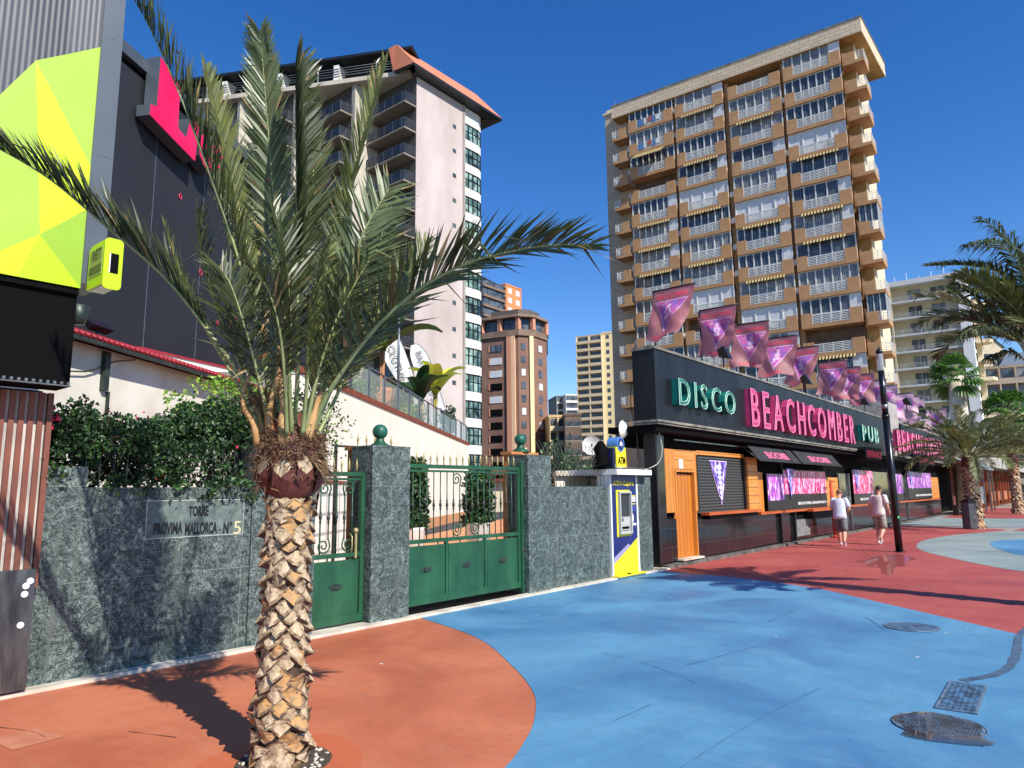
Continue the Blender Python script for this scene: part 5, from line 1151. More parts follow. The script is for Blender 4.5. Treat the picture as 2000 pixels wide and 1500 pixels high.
# posters
def postermat(name, a, b, c, sx=2.2, seed=0.0):
    m, nt, n, l, bb = newmat(name); v = coords(n, l, (sx * 1.6, 1, sx * .55))
    t = n.new('ShaderNodeTexNoise'); t.inputs['Scale'].default_value = 1.6; t.inputs['Detail'].default_value = 5; t.inputs['Distortion'].default_value = 1.5; t.noise_dimensions = '4D'; t.inputs['W'].default_value = seed; l.new(v, t.inputs['Vector'])
    r = n.new('ShaderNodeValToRGB'); e = r.color_ramp.elements; e[0].position = .32; e[0].color = lin((18, 14, 24)); e[1].position = .42; e[1].color = lin(b)
    for p_, c_ in ((.5, a), (.56, c), (.62, (240, 236, 244)), (.7, a)): q = e.new(p_); q.color = lin(c_)
    l.new(t.outputs['Fac'], r.inputs[0]); l.new(r.outputs[0], bb.inputs['Base Color']); bb.inputs['Roughness'].default_value = .3; return m
pmA = postermat('poster_purple', (170, 60, 190), (70, 40, 150), (236, 120, 220), 2.2, 1.0)
pmB = postermat('poster_pink', (226, 40, 130), (190, 20, 90), (250, 150, 200), 2.6, 4.0)
pmC = postermat('pennant_violet', (96, 70, 190), (60, 40, 140), (190, 160, 240), 3.2, 7.0)
def poster(x0, x1, z0, z1, mt, y=.03, words=None, label=None, pen=None, blk=.27):
    k = MB(); k.box(x0, x1, y, y + .02, z0, z1); p = k.build('poster', M['black'], club)
    k = MB(); k.box(x0 + .03, x1 - .03, y - .004, y, z0 + (z1 - z0) * blk, z1 - .03); k.build('artwork', mt, p)
    if words:
        k = MB(); put_text(k, words, x0 + (x1 - x0) * .28, x1 - .08, z0 + (z1 - z0) * .10, z0 + (z1 - z0) * .17, y - .001, .003, 0, bold=.02); k.build('lettering', M['white'], p)
    if pen:
        a, b, zt = pen; k = MB(); k.prismy([(a, zt), ((a + b) / 2, zt - min((b - a) * 2.3, .95)), (b, zt)], y - .03, y - .012); k.build('pennant', pmC, p)
zz = lambda px, py: zc_(px, py)
poster(cx(1495), cx(1528), 1.07, zz(1510, 925), pmA, y=-.05)
poster(cx(1529), cx(1612), 1.07, zz(1560, 918), pmB, y=-.03, words='BEACHCOMBER  BENIDORM ROCKS', pen=(cx(1534), cx(1548), zz(1540, 916)), blk=.38)
poster(cx(1665), cx(1705), 1.07, zz(1680, 918), pmB, y=-.03, words='BEACHCOMBER', pen=(cx(1667), cx(1677), zz(1670, 918)), blk=.3)
poster(cx(1742), cx(1762), 1.07, zz(1750, 925), pmA, y=-.03)
poster(cx(1772), cx(1818), 1.1, zz(1790, 922), pmA, y=-.03, words='BEACHCOMBER BENIDORM', pen=(cx(1775), cx(1783), zz(1790, 922)), blk=.4)
k = MB(); a, b = cx(1391), cx(1424); zt = zc_(1400, 901); k.prismy([(a, zt), (a + (b - a) * .62, zc_(1410, 982)), (b, zt)], .03, .045); k.build('pennant', pmC, club)
k = MB(); k.prismy([(a - .02, zt + .02), (a + (b - a) * .62, zc_(1410, 982) - .06), (b + .02, zt + .02)], .046, .05); k.build('pennant_border', pm('pennant_edge', (226, 200, 240), None), club)
# emblem silhouette on the pennant
k = MB()
for i in range(7):
    z_ = zt - .15 - i * .13; w__ = (b - a) * (.17 - .015 * i); mx_ = a + (b - a) * (.5 + .012 * i); k.prismy([(mx_ - w__, z_), (mx_, z_ - .09), (mx_ + w__, z_), (mx_, z_ + .07)], .022, .029)
k.build('pennant_motif', pm('motif_white', (206, 206, 236), None), club)
for a, b in ((1612, 1638), (1818, 1834)):
    k = MB(); k.box(cx(a), cx(b), .02, .1, 1.0, zc_(a, 932)); k.build('pine_panel', M['woodx'], club)
boxes('glass_door', glassmat('dark_door_glass', (22, 26, 26), (64, 72, 68), rough=.08), club, [(cx(1640), cx(1662), .07, .12, .1, zc_(1650, 925)), (cx(1706), cx(1742), .07, .12, .1, zc_(1720, 922)), (cx(1763), cx(1771), .07, .12, .1, 2.3)])
boxes('door_frame', M['silver'], club, [(cx(px) - .03, cx(px) + .03, 0.0, .068, .1, zc_(px, 925)) for px in (1640, 1660, 1706, 1741, 1771)])
k = MB()
for px in (1648, 1655): k = MB(); k.tube([(cx(px), .02, .9), (cx(px), -.04, .95), (cx(px), -.04, 1.35), (cx(px), .02, 1.4)], .02, 6); k.build('door_handle', M['silver'], club)
boxes('downpipe', M['black'], club, [(cx(px) - .04, cx(px) + .04, -.03, .06, .1, .98) for px in (1521, 1548)])
k = MB(); k.box(cx(1548), cx(1575), -.02, .06, .2, .42); k.box(cx(1551), cx(1573), .0, .06, .42, .72); k.build('meter_hatch', pm('dull_grey_hatch', (128, 130, 126), (104, 106, 102), 6, .6), club)
# sheet strips over the door (posters glimpsed under the awnings)
for s_, e_ in ((1486, 1567), (1571, 1646)):
    x0, x1 = cx(s_, CY - .5), cx(e_, CY - .5)
    aw_ = thing('awning', 'black rolled awning with pink lettering, ' + ('nearer of the two' if s_ < 1500 else 'farther of the two, above the poster counter'), 'awning', (CX0 + x0, CY, 0), 0, 'black awnings over the posters')
    w__ = x1 - x0; zt2, zb2 = za(s_ + 5, 880, CY - .25), za(s_ + 5, 911, CY - .5) if s_ < 1500 else za(s_ + 5, 911, CY - .5)
    k = MB(); N = 14
    for i in range(N):
        f = lambda u, v: (u * w__, -.18 - v * .32 + .012 * math.sin(u * 19) * v, 2.92 - v * .42 + .010 * math.sin(u * 31) * v)
        for j in range(4): k.quad(f(i / N, (j + 1) / 4), f((i + 1) / N, (j + 1) / 4), f((i + 1) / N, j / 4), f(i / N, j / 4))
    k.build('canopy', M['awning'], aw_)
    k = MB(); k.box(-.02, w__ + .02, -.52, -.49, 2.47, 2.51); k.tube([(0, .05, 2.95), (0, -.5, 2.5)], .015, 5); k.tube([(w__, .05, 2.95), (w__, -.5, 2.5)], .015, 5); k.build('front_bar', M['silver'] if False else M['black'], aw_)
    k = MB(); vs, fs, w2, _, _ = text_mesh('BEACHCOMBER', 1, .002, bold=.02); sc = w__ * .52 / w2; hz = .22 / .75
    k.add([(w__ * .24 + v[0] * sc, -.22 - (.30 - v[1] * hz * .9) * .76 * 1.0 - .02 - v[2], 2.92 - (.345 - v[1] * hz * .9) * 1.0) for v in vs], fs); k.build('lettering', M['signpink'], aw_)
# entrance signs
for i_, (xp, lab) in enumerate(((1722, 'black sign with dim red ENTRANCE lettering left of the lamp post'), (1825, 'black sign with dim red ENTRANCE lettering near the far end of the club'))):
    q = wy(xp, 890 if i_ == 0 else 904, 6.9); x1_ = q.x; wd = 2.7 if i_ == 0 else 4.4; h0, h1 = (za(xp, 900, 6.9), za(xp, 877, 6.9)) if i_ == 0 else (za(xp, 911, 6.9), za(xp, 892, 6.9))
    s_ = thing('entrance_sign', lab, 'sign', (x1_ - wd, 6.9, 0))
    k = MB(); k.prismy([(0, h0), (wd, h0), (wd, h1), (.5, h1), (0, h0 + (h1 - h0) * .75)], 0, .5); k.build('box', M['soot'], s_)
    k = MB(); put_text(k, 'ENTRANCE', .25, wd - .12, h0 + (h1 - h0) * .18, h0 + (h1 - h0) * .72, -.002, .006, bold=.02); k.build('lettering', pm('dim_red_letter%d' % i_, (130, 14, 50), None, rough=.4), s_)
# fascia letters
for word, pxa, pxb, za0, za1, mats_, lb, rim in (('DISCO', 1321, 1433, 3.60, 4.19, ('teal', 'teall'), 'turquoise channel letters spelling DISCO on the black fascia', .012), ('BEACHCOMBER', 1462, 1665, 3.40, 4.42, ('pink', 'pinkl'), 'large pink channel letters spelling BEACHCOMBER on the nearer fascia', .012), ('PUB', 1676, 1711, 3.58, 4.2, ('teal', 'teall'), 'turquoise channel letters spelling PUB left of the lamp post', .014), ('BEACHCOMBER', 1743, 1834, 3.42, 4.42, ('pink', 'pinkl'), 'pink channel letters spelling BEACHCOMBER on the far fascia behind the palm', .016)):
    X0_, X1_ = xa(pxa, FYc - .1, 790), xa(pxb, FYc - .1, 850)
    sg = thing('fascia_lettering', lb, 'sign', (X0_, FYc, 0)); letter_row(sg, word, X0_, X1_, za0, za1, FYc - .003, .09, [M[mats_[0]], M[mats_[1]]], rim, loc0=(X0_, FYc, 0), gap=.30)

# flags on the roof
def flagmat():
    m, nt, n, l, b = newmat('mauve_flag_cloth'); tc = n.new('ShaderNodeTexCoord')
    v = coords(n, l); f = ramp(n, l, nz(n, l, v, 4, 4), .35, .65); l.new(mixc(n, l, f, lin((190, 130, 134)), lin((168, 106, 112))), b.inputs['Base Color']); b.inputs['Roughness'].default_value = .5
    tr = n.new('ShaderNodeBsdfTranslucent'); tr.inputs[0].default_value = lin((222, 140, 152)); mx = n.new('ShaderNodeMixShader'); mx.inputs[0].default_value = .5
    l.new(b.outputs[0], mx.inputs[1]); l.new(tr.outputs[0], mx.inputs[2]); l.new(mx.outputs[0], n['Material Output'].inputs[0]); return m
M['flag'] = flagmat()
M['flagpale'] = pm('flag_painted_sunlight', (206, 168, 182), (190, 150, 166), 4, .6)  # far flags: sun through the cloth painted in as a paler tone
def trimat():
    m, nt, n, l, b = newmat('flag_triangle_print'); v = coords(n, l)
    t = n.new('ShaderNodeTexNoise'); t.inputs['Scale'].default_value = 4.5; t.inputs['Detail'].default_value = 3; t.inputs['Distortion'].default_value = 1; l.new(v, t.inputs['Vector'])
    r = n.new('ShaderNodeValToRGB'); e = r.color_ramp.elements; e[0].position = .35; e[0].color = lin((160, 124, 196)); e[1].position = .5; e[1].color = lin((214, 104, 160))
    for p_, c_ in ((.42, (190, 130, 220)), (.58, (216, 118, 180)), (.66, (226, 194, 222))): q = e.new(p_); q.color = lin(c_)
    l.new(t.outputs['Fac'], r.inputs[0]); l.new(r.outputs[0], b.inputs['Base Color']); b.inputs['Roughness'].default_value = .4
    tr = n.new('ShaderNodeBsdfTranslucent'); l.new(r.outputs[0], tr.inputs[0]); mx = n.new('ShaderNodeMixShader'); mx.inputs[0].default_value = .35
    l.new(b.outputs[0], mx.inputs[1]); l.new(tr.outputs[0], mx.inputs[2]); l.new(mx.outputs[0], n['Material Output'].inputs[0]); return m
M['tri'] = trimat(); M['triedge'] = pm('flag_print_edge', (214, 170, 200), None); M['flagtext'] = pm('flag_print_text', (226, 70, 96), None)
FW, FH = 1.16, 1.42
def cloth(u, v, ph, amp, sw):
    amp *= 1.35
    """u 0..1 along the arm (street side = 0), v 0..1 downwards -> local coords (arm along +Y)"""
    y = u * FW; z = -v * FH; x = -amp * (v ** 1.3) * (0.6 + .4 * math.sin(u * 3.2 + ph)) + .075 * math.sin(u * 8 + ph * 2 + v * 3.4) * v + .03 * math.sin(v * 12 + u * 9 + ph * 3) * min(1, v * 2.5)
    y += sw * v * v + .06 * math.sin(v * 5 + ph) * v - (u - .5) * .12 * v; z += .16 * v * v * (abs(u - .5) * 1.2) + .06 * math.sin(u * 7 + ph) * v * v
    return Vector((x, y, z))
flag_xs = [(16.08, 8.45, 1), (18.75, 8.4, 1), (21.25, 8.4, 1), (23.95, 8.4, 1), (26.3, 8.4, 1), (30.0, 8.4, 1), (32.1, 8.3, 1), (34.5, 8.3, 1), (36.9, 8.3, 2), (39.2, 8.3, 2), (43.2, 8.2, 2), (44.9, 8.2, 2), (46.4, 8.2, 2), (53.8, 8.2, 2)]
ordn = ['first', 'second', 'third', 'fourth', 'fifth', 'sixth', 'seventh', 'eighth', 'ninth', 'tenth', 'eleventh', 'twelfth', 'thirteenth', 'fourteenth']
for i, (fxx, fyy, _) in enumerate(flag_xs):
    ph = i * 1.7 + .4; amp = (.5, .35, .3, .5, .45, .3, .2, .2, .3, .3, .4, .3, .3, .4)[i]; swy = (.22, .05, .05, .18, .22, .08, .05, .05, .2, .15, .3, .2, .2, .3)[i]
    sc = 1.0
    t = thing('roof_flag', 'mauve flag with pink triangle, %s from the near end of the club roof' % ordn[i], 'flag', (fxx, 7.3, 6.82), 0, 'mauve flags along the club roof')
    k = MB(); k.tube([(0, fyy - 7.3 + .0, -2.0), (0, fyy - 7.3, .02)], .022, 6); k.tube([(0, fyy - 7.3, 0), (0, -.03, 0)], .022, 6); k.build('pole', M['black'], t)
    k = MB(); nu, nv = 14, 18; P = lambda u, v, o=0.0: tuple(cloth(u, v, ph, amp, swy) + Vector((-o, 0, -.02)))
    for a in range(nu):
        for b in range(nv): k.quad(P(a / nu, b / nv), P(a / nu, (b + 1) / nv), P((a + 1) / nu, (b + 1) / nv), P((a + 1) / nu, b / nv))
    for q in range(len(k.sm)): k.sm[q] = True
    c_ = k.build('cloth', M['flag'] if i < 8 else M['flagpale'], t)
    # triangle print (both layers) following the cloth
    def tri_print(inset, o, mt, nm):
        k = MB(); rows = 12; u0, u1, v0, v1 = .08 + inset * .9, .92 - inset * .9, .22 + inset * .5, .84 - inset * 1.8
        for r_ in range(rows):
            va, vb_ = v0 + (v1 - v0) * r_ / rows, v0 + (v1 - v0) * (r_ + 1) / rows; ha, hb = (u1 - u0) / 2 * (1 - r_ / rows), (u1 - u0) / 2 * (1 - (r_ + 1) / rows); m_ = (u0 + u1) / 2
            for q in range(6):
                f = lambda h, q_, v: P(m_ - h + 2 * h * q_ / 6, v, o); k.quad(f(ha, q, va), f(hb, q, vb_), f(hb, q + 1, vb_), f(ha, q + 1, va))
        k.build(nm, mt, c_)
    tri_print(0, .008, M['triedge'], 'print_edge'); tri_print(.03, .014, M['tri'], 'print')
    if i < 8:
        k = MB(); vs, fs, w2, _, _ = text_mesh('BEACHCOMBER', 1, 0, res=1, bold=.02)
        k.add([P(.88 - .76 * v[0] / w2, .17 - v[1] * .12, .010) for v in vs], fs); k.build('print_text', M['flagtext'], c_); k = MB()
        k.add([P(.72 - .44 * v[0] / w2, .955 - v[1] * .09, .010) for v in vs], fs); k.build('print_text', M['flagtext'], c_)
        k = MB(); pts = [(.5, .34, .06), (.5, .44, .09), (.46, .54, .05), (.54, .55, .05)]
        for u_, v_, r_ in pts:
            q0 = [P(u_ + r_ * math.cos(a), v_ + r_ * .8 * math.sin(a), .018) for a in [2 * PI * j / 7 for j in range(7)]]; k.add(q0, [tuple(range(7))])
        k.build('print_motif', M['triedge'], c_)
# roof clutter: floodlights and bracket
for i, (px, py) in enumerate(((1412, 690), (1572, 742), (1688, 785), (1770, 785), (1800, 800))):
    q = gp(px, py, 5.35); t = thing('roof_floodlight', 'black floodlight on the club roof edge, %s from the near end' % ordn[i], 'floodlight', (q.x, q.y, 4.87), 0, 'floodlights along the club roof')
    k = MB(); k.tube([(0, 0, 0), (0, 0, .38)], .02, 5); k.build('stand', M['black'], t); k = MB(); k.add([(-.12, -.22, .3), (.12, -.22, .3), (.12, -.05, .66), (-.12, -.05, .66), (-.06, .1, .38), (.06, .1, .38), (.06, .14, .58), (-.06, .14, .58)], [(0, 1, 2, 3), (4, 7, 6, 5), (0, 4, 5, 1), (1, 5, 6, 2), (2, 6, 7, 3), (3, 7, 4, 0)]); k.build('housing', M['black'], t)
q = wy(1226, 838, 8.0); t = thing('wall_satellite_dish', 'old cream satellite dish on the grey side wall of the club', 'satellite dish', (q.x, 8.0, q.z), R(5))
k = MB(); rr = .2
for j in range(4):
    for i in range(16): f = lambda a, r: (rr * r * math.cos(a), .12 * r * r, rr * r * math.sin(a)); a0, a1 = 2 * PI * i / 16, 2 * PI * (i + 1) / 16; k.quad(f(a0, j / 4), f(a0, (j + 1) / 4), f(a1, (j + 1) / 4), f(a1, j / 4))
k.build('dish', M['stucco'], t); k = MB(); k.tube([(0, .05, 0), (0, .25, -.1), (0, .3, -.4)], .02, 5); k.build('bracket', M['greyiron'], t)
k = MB(); k.tube(smooth([(CX0 - .12, 7.5, 3.05), (CX0 - .08, 7.45, 2.6), (CX0 - .2, 7.5, 2.3), (CX0 - .6, 7.6, 2.15), (CX0 - .9, 7.6, 2.1)], 6), .010, 4); tag(k.build('cable', M['kerb']), 'loose white cable drooping from the black corner pier of the club', 'cable')
k = MB(); k.tube(smooth([(CX0 - .35, 7.9, 3.9), (CX0 - .55, 7.9, 4.1), (CX0 - .6, 7.9, 3.5), (CX0 - .4, 7.9, 3.0), (CX0 - .38, 7.9, 2.4)], 6), .012, 4); tag(k.build('cable', M['black']), 'black looped cable on the grey side wall of the club', 'cable')

# ================================================================== BRICK APARTMENT TOWER (right)
M['tbrick'] = brickmat('buff_brick', (212, 194, 170), (196, 176, 152), (150, 134, 116), 0.62, 0.3, 0.03, dirt=(.82, .8, .78, 1), bm=.2)
M['tparapet'] = brickmat('cream_brick', (226, 208, 178), (212, 190, 158), (170, 150, 126), 1.1, 0.42, 0.03, dirt=(.86, .84, .82, 1), bm=.2)
M['tan'] = pm('tan_render', (190, 148, 104), (172, 128, 86), .7, .85, detail=6)
M['tansoff'] = pm('ochre_soffit', (186, 148, 92), (168, 130, 76), 1, .9)
M['tcream'] = pm('cream_render', (226, 210, 176), (214, 198, 164), 1, .85)
M['rail'] = pm('white_rail', (224, 224, 218), (206, 206, 200), 3, .5)
G1 = glassmat('glass_dark', (62, 68, 74), (96, 102, 108), scale=.5); G2 = glassmat('glass_curtained', (126, 130, 132), (170, 172, 172), 1.4, .14, .5); G3 = glassmat('glass_blue_tint', (74, 86, 98), (104, 116, 126), 1.0, .1, .5)
G4 = pm('white_blind', (214, 216, 216), (200, 202, 204), 3, .6)
M['aw_stripe'] = stripemat('striped_awning_cloth', (222, 196, 128), (52, 44, 38), 0.9, 'X', .8)
M['recess'] = pm('recess_painted_shade', (112, 92, 74), (92, 76, 62), 1, .9)  # darker tone paints in the ceiling shade of the open balconies
TA = (80.73, 15.26, 0); tw = thing('apartment_tower', 'tall cream brick apartment tower with tan balconies and glazed bays behind the disco pub', 'apartment block', TA, R(93.7))
FH3 = 3.335; NF = 15; ZF = [49.35 - FH3 * i for i in range(NF)]   # slab undersides
k = MB(); k.box(1.2, 29.0, -9.5, -1.7, 0, 52.35); k.build('wall', M['tansoff'], tw)
boxes('gap_wall', M['tan'], tw, [(x_, x_ + .5, -1.69, -.75, 2, 52.2) for x_ in (8.6, 15.5, 22.25)])
k = MB(); k.box(29.0, 33.4, -9.5, -1.9, 0, 54.3); k.build('brick_end_wall', M['tbrick'], tw)
k = MB(); k.box(1.1, 1.198, -9.4, -1.72, 0, 52.3); k.build('end_wall', M['tcream'], tw)
k = MB(); k.prism([(0, 0), (-.75, -11.66), (31.4, -11.7), (31.4, 0)], 52.36, 54.1); pr_ = k.build('parapet', M['tparapet'], tw)
bb = bmesh.new(); bb.from_mesh(pr_.data); bmesh.ops.recalc_face_normals(bb, faces=bb.faces); bb.to_mesh(pr_.data); bb.free()
k = MB(); k.prism([(0.1, -.1), (-.6, -11.5), (31.3, -11.6), (31.3, -.1)][::-1], 52.3, 52.355); k.build('soffit', M['tansoff'], tw)
k = MB(); k.prism([(-.08, .08), (-.83, -11.74), (31.48, -11.78), (31.48, .08)][::-1], 54.105, 54.2); k.build('parapet_cap', M['trim'], tw)
k = MB(); k.box(28.6, 33.6, -9, -1.7, 54.31, 54.6); k.box(28.8, 33.3, -5, -2.2, 54.6, 55.2); rf = k.build('roof_house', M['tcream'], tw)
k = MB(); k.tube([(32.2, -3, 55.2), (32.2, -3, 57)], .03, 4); k.tube([(31.7, -3, 56.2), (32.7, -3, 56.2)], .02, 4); k.build('antenna', M['silver'], rf)
k = MB()
for x, y, h in ((4, -4, 2.2), (6, -6, 3.0), (11, -3, 1.6), (17, -5, 2.6), (24, -3, 2.0), (27, -6, 3.2)): k.tube([(x, y, 54.1), (x, y, 54.1 + h)], .035, 4); k.tube([(x - .6, y, 53.9 + h), (x + .6, y, 53.9 + h)], .02, 4)
k.build('aerials', M['silver'], rf)
BAYS = [(2.45, 8.67), (8.98, 15.44), (16.04, 22.25), (22.7, 28.9)]
W = 6.25
def bay_mesh():
    k = MB(); pw0, pw1 = 1.25, 1.15
    k.box(0, W, -1.68, 0, 0, .42); k.box(0, pw0, -.14, 0, .42, 1.72); k.box(W - pw1, W, -.14, 0, .42, 1.72)
    k.box(0, .12, -1.68, -.14, .42, 1.5); k.box(W - .12, W, -1.68, -.14, .42, 1.5); return k.mesh('balcony', M['tan'])
def rail_mesh(x0, x1, y=-.03, d=0.0):
    k = MB()
    for i in range(6): z = .46 + i * .185; k.box(x0, x1, y - .035, y, z, z + .09)
    n_ = max(2, int((x1 - x0) / .95))
    for i in range(n_ + 1): x = x0 + (x1 - x0) * i / n_; k.box(x - .04, x + .04, y - .045, y + .006, .42, 1.5)
    return k.mesh('railing', M['rail'])
def win_mesh(gm_, nm=6, y=-.30, full=True, top=FH3):
    k = MB(); x0, x1 = .06, W - .06
    k.box(x0, x1, y, y + .03, 1.0 if full else 1.72, top - .02, 1)
    for i in range(nm + 1): x = x0 + (x1 - x0) * i / nm; k.box(x - .065, x + .065, y + .031, y + .11, .45, top - .02, 0)
    k.box(x0, x1, y + .031, y + .09, top - .12, top - .02, 0); k.box(x0, x1, y + .031, y + .09, 1.5, 1.6, 0); k.box(x0, x1, y, y + .03, .43, .999, 1)
    return k.mesh('window', [M['rail'], gm_])
bm1 = bay_mesh(); rm1 = rail_mesh(1.25, W - 1.15)
wins = [win_mesh(G1), win_mesh(G2, 6), win_mesh(G3, 5), win_mesh(G2, 7), win_mesh(G1, 5), win_mesh(G2, 5), win_mesh(G3, 7)]
k = MB()
for i, (a, b, c, d) in enumerate(((1.6, 2.1, .7, 0), (2.2, 2.6, .9, 1), (2.7, 3.3, .6, 2), (3.5, 3.8, .8, 0), (3.9, 4.6, .95, 1))): k.box(a, b, .0, .03, 1.45 - c, 1.46, d)
laun = k.mesh('laundry', [M['white'], pm('blue_cloth', (80, 120, 170), None), pm('faded_red_cloth', (170, 90, 84), None)])
k = MB()
for a in (1.9,): k.lathe([(.12, 0), (.16, .22)], (a, -.4, .45), 8, 0); k.lathe([(.05, .2), (.28, .5), (.22, .85), (.02, 1.1)], (a, -.4, .45), 7, 1)
plm = k.mesh('potted_plant', [M['terr_tile'], DK[1]])
k = MB(); k.box(.1, 1.2, -.29, -.2, 1.74, FH3 - .03); sbl = k.mesh('side_blind', G4)
wblind = win_mesh(G4, 4)
k = MB(); N = 26
for i in range(N): a, b = .9 + (W - 1.8) * i / N, .9 + (W - 1.8) * (i + 1) / N; k.quad((a, .10, FH3 - .02), (a, .34, FH3 - .34 - .05 * (i % 2)), (b, .34, FH3 - .34 - .05 * (i % 2)), (b, .10, FH3 - .02))
k.box(.85, W - .85, .02, .10, FH3 - .09, FH3 - .02)
awm = k.mesh('awning', M['aw_stripe'])
k = MB(); k.quad((1.1, .1, FH3 - .05), (1.1, 1.5, FH3 - 1.1), (W - 1.0, 1.5, FH3 - 1.1), (W - 1.0, .1, FH3 - .05)); k.box(1.1, W - 1, 1.46, 1.52, FH3 - 1.2, FH3 - 1.1); awb = k.mesh('awning', M['aw_stripe'])
k = MB(); k.box(-.25, .25, -.5, -.15, 1.1, 1.65); k.box(-.28, .28, -.5, -.05, .95, 1.05); acm = k.mesh('air_conditioner', M['white'])
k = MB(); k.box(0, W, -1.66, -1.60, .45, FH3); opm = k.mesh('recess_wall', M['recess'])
rnd = random.Random(21); special = {(3, 11): 'blind', (2, 4): 'blind', (1, 9): 'blind', (0, 10): 'open', (3, 2): 'awb', (3, 3): 'open', (2, 8): 'blind', (2, 9): 'open', (1, 5): 'blind', (0, 3): 'blind', (0, 7): 'aw', (3, 1): 'n', (1, 0): 'open'}
for b_i, (u0, u1) in enumerate(BAYS):
    for f in range(NF):
        sp = special.get((b_i, f)); z = ZF[f]; dx = u0 + (u1 - u0 - W) / 2
        b_o = inst(bm1, 'balcony', tw, (dx, 0, z)); inst(rm1, 'railing', b_o)
        if sp == 'open': inst(opm, 'recess_wall', b_o)
        else:
            w_o = inst(wblind if sp == 'blind' else rnd.choice(wins), 'window', tw, (dx, -.02 * rnd.randrange(4), z))
        if sp == 'awb': inst(awb, 'awning', tw, (dx, 0, z))
        elif sp == 'aw' or (sp is None and rnd.random() < .22 and f > 0): inst(awm, 'awning', tw, (dx, 0, z))
        if rnd.random() < .07: inst(laun, 'laundry', b_o, (rnd.uniform(-.2, .4), 0, 0))
        if rnd.random() < .2: inst(plm, 'potted_plant', b_o, (rnd.uniform(-.2, .6), 0, 0))
        if rnd.random() < .45 and sp not in ('open', 'blind'): inst(sbl, 'side_blind', w_o)
        if rnd.random() < .5: inst(acm, 'air_conditioner', tw, (u1 + .22, -.25, z))
# corner balconies, right end (wrapping) and left end
k = MB(); k.box(0, 2.05, -3.1, 0, -.35, .02); k.box(.0, .1, -3.1, -2.2, .02, 1.1); k.box(.95, 2.05, -.12, 0, .02, 1.1); k.box(2.052, 2.3, -1.4, -.5, -.5, 1.6); cbm = k.mesh('corner_balcony', M['tan'])
k = MB()
for i in range(5):
    z = .14 + i * .2; k.box(.02, .95, -.05, -.02, z, z + .05); k.box(0.0, .04, -3.0, -.051, z, z + .05)
for y in (-.06, -.75, -1.45, -2.2, -3.0): k.box(-.01, .05, y - .03, y + .03, .02, 1.1)
k.box(.45, .5, -.055, -.015, .02, 1.1); crm = k.mesh('railing', M['rail'])
k = MB(); k.box(.1, 1.9, -.35, -.31, 1.1, FH3 - .4, 1); k.box(.1, .14, -2.9, -.351, 1.1, FH3 - .4, 1)
for x in (.1, .7, 1.3, 1.9): k.box(x - .04, x + .04, -.30, -.25, 0.05, FH3 - .36, 0)
for y in (-.3, -1.0, -1.7, -2.4, -2.9): k.box(.04, .098, y - .04, y + .04, .05, FH3 - .36, 0)
cwm = k.mesh('window', [M['rail'], G3])
for f in range(NF):
    z = ZF[f] - .15; c_ = inst(cbm, 'corner_balcony', tw, (0, 0, z)); inst(crm, 'railing', c_)
    if f in (6, 9, 12, 13): inst(cwm, 'window', tw, (0, 0, z))
k = MB(); k.box(.0, 2.2, -1.88, 0, -.3, .05); k.box(0.25, 1.3, -.12, 0, .05, 1.25); lbm = k.mesh('end_balcony', M['tan'])
k = MB()
for i in range(5): z = .2 + i * .2; k.box(1.3, 2.2, -.05, -.02, z, z + .06); k.box(2.16, 2.2, -1.8, -.051, z, z + .06)
for x in (1.3, 1.75, 2.2): k.box(x - .03, x + .03, -.06, -.01, .05, 1.2)
lrm = k.mesh('railing', M['rail'])
for f in range(NF): c_ = inst(lbm, 'end_balcony', tw, (29.15, 0, ZF[f] - .1)); inst(lrm, 'railing', c_)

# ================================================================== GREY CONCRETE TOWER (left centre)
KX, KY = 48.4, 52.9
gt = thing('concrete_tower', 'grey concrete apartment tower with staggered balconies and sloping orange roof edge', 'apartment block', (KX, KY, 0))
M['pinkren'] = pm('pinkish_render', (198, 186, 180), (176, 162, 156), .25, .9, sc=(1, 1, .5), detail=7)
M['shadeconc'] = pm('recess_concrete_painted_shade', (84, 80, 76), (70, 68, 64), .5, .9)  # deep balcony shade painted into the recess wall colour
M['slabc'] = pm('slab_concrete_painted_shade', (138, 130, 118), (118, 111, 101), .5, .9)  # darker copy of the fair concrete, slab shade painted into its colour
M['fair'] = pm('fair_concrete', (196, 188, 172), (174, 166, 150), .5, .9, detail=6)
M['bandw'] = pm('white_band', (226, 224, 218), (212, 210, 204), .6, .6)
M['orangeroof'] = pm('orange_roof_sheet', (210, 130, 96), (198, 118, 84), .8, .6, sc=(1, 1, 1))
k = MB(); k.box(0, 7.25, 0, 22, 0, 47.4); k.build('side_wall', M['pinkren'], gt)
boxes('small_window', G1, gt, [(5.6, 6.15, -.012, 0, 43.05 - f * 2.98, 43.55 - f * 2.98) for f in range(14)])
boxes('window_reveal', M['fair'], gt, [(6.151, 6.3, -.02, -.0, 42.98 - f * 2.98, 43.58 - f * 2.98) for f in range(14)])
k = MB(); k.box(7.26, 7.6, -.1, 14, 0, 47.2); k.build('edge_pier', M['concrete'], gt)
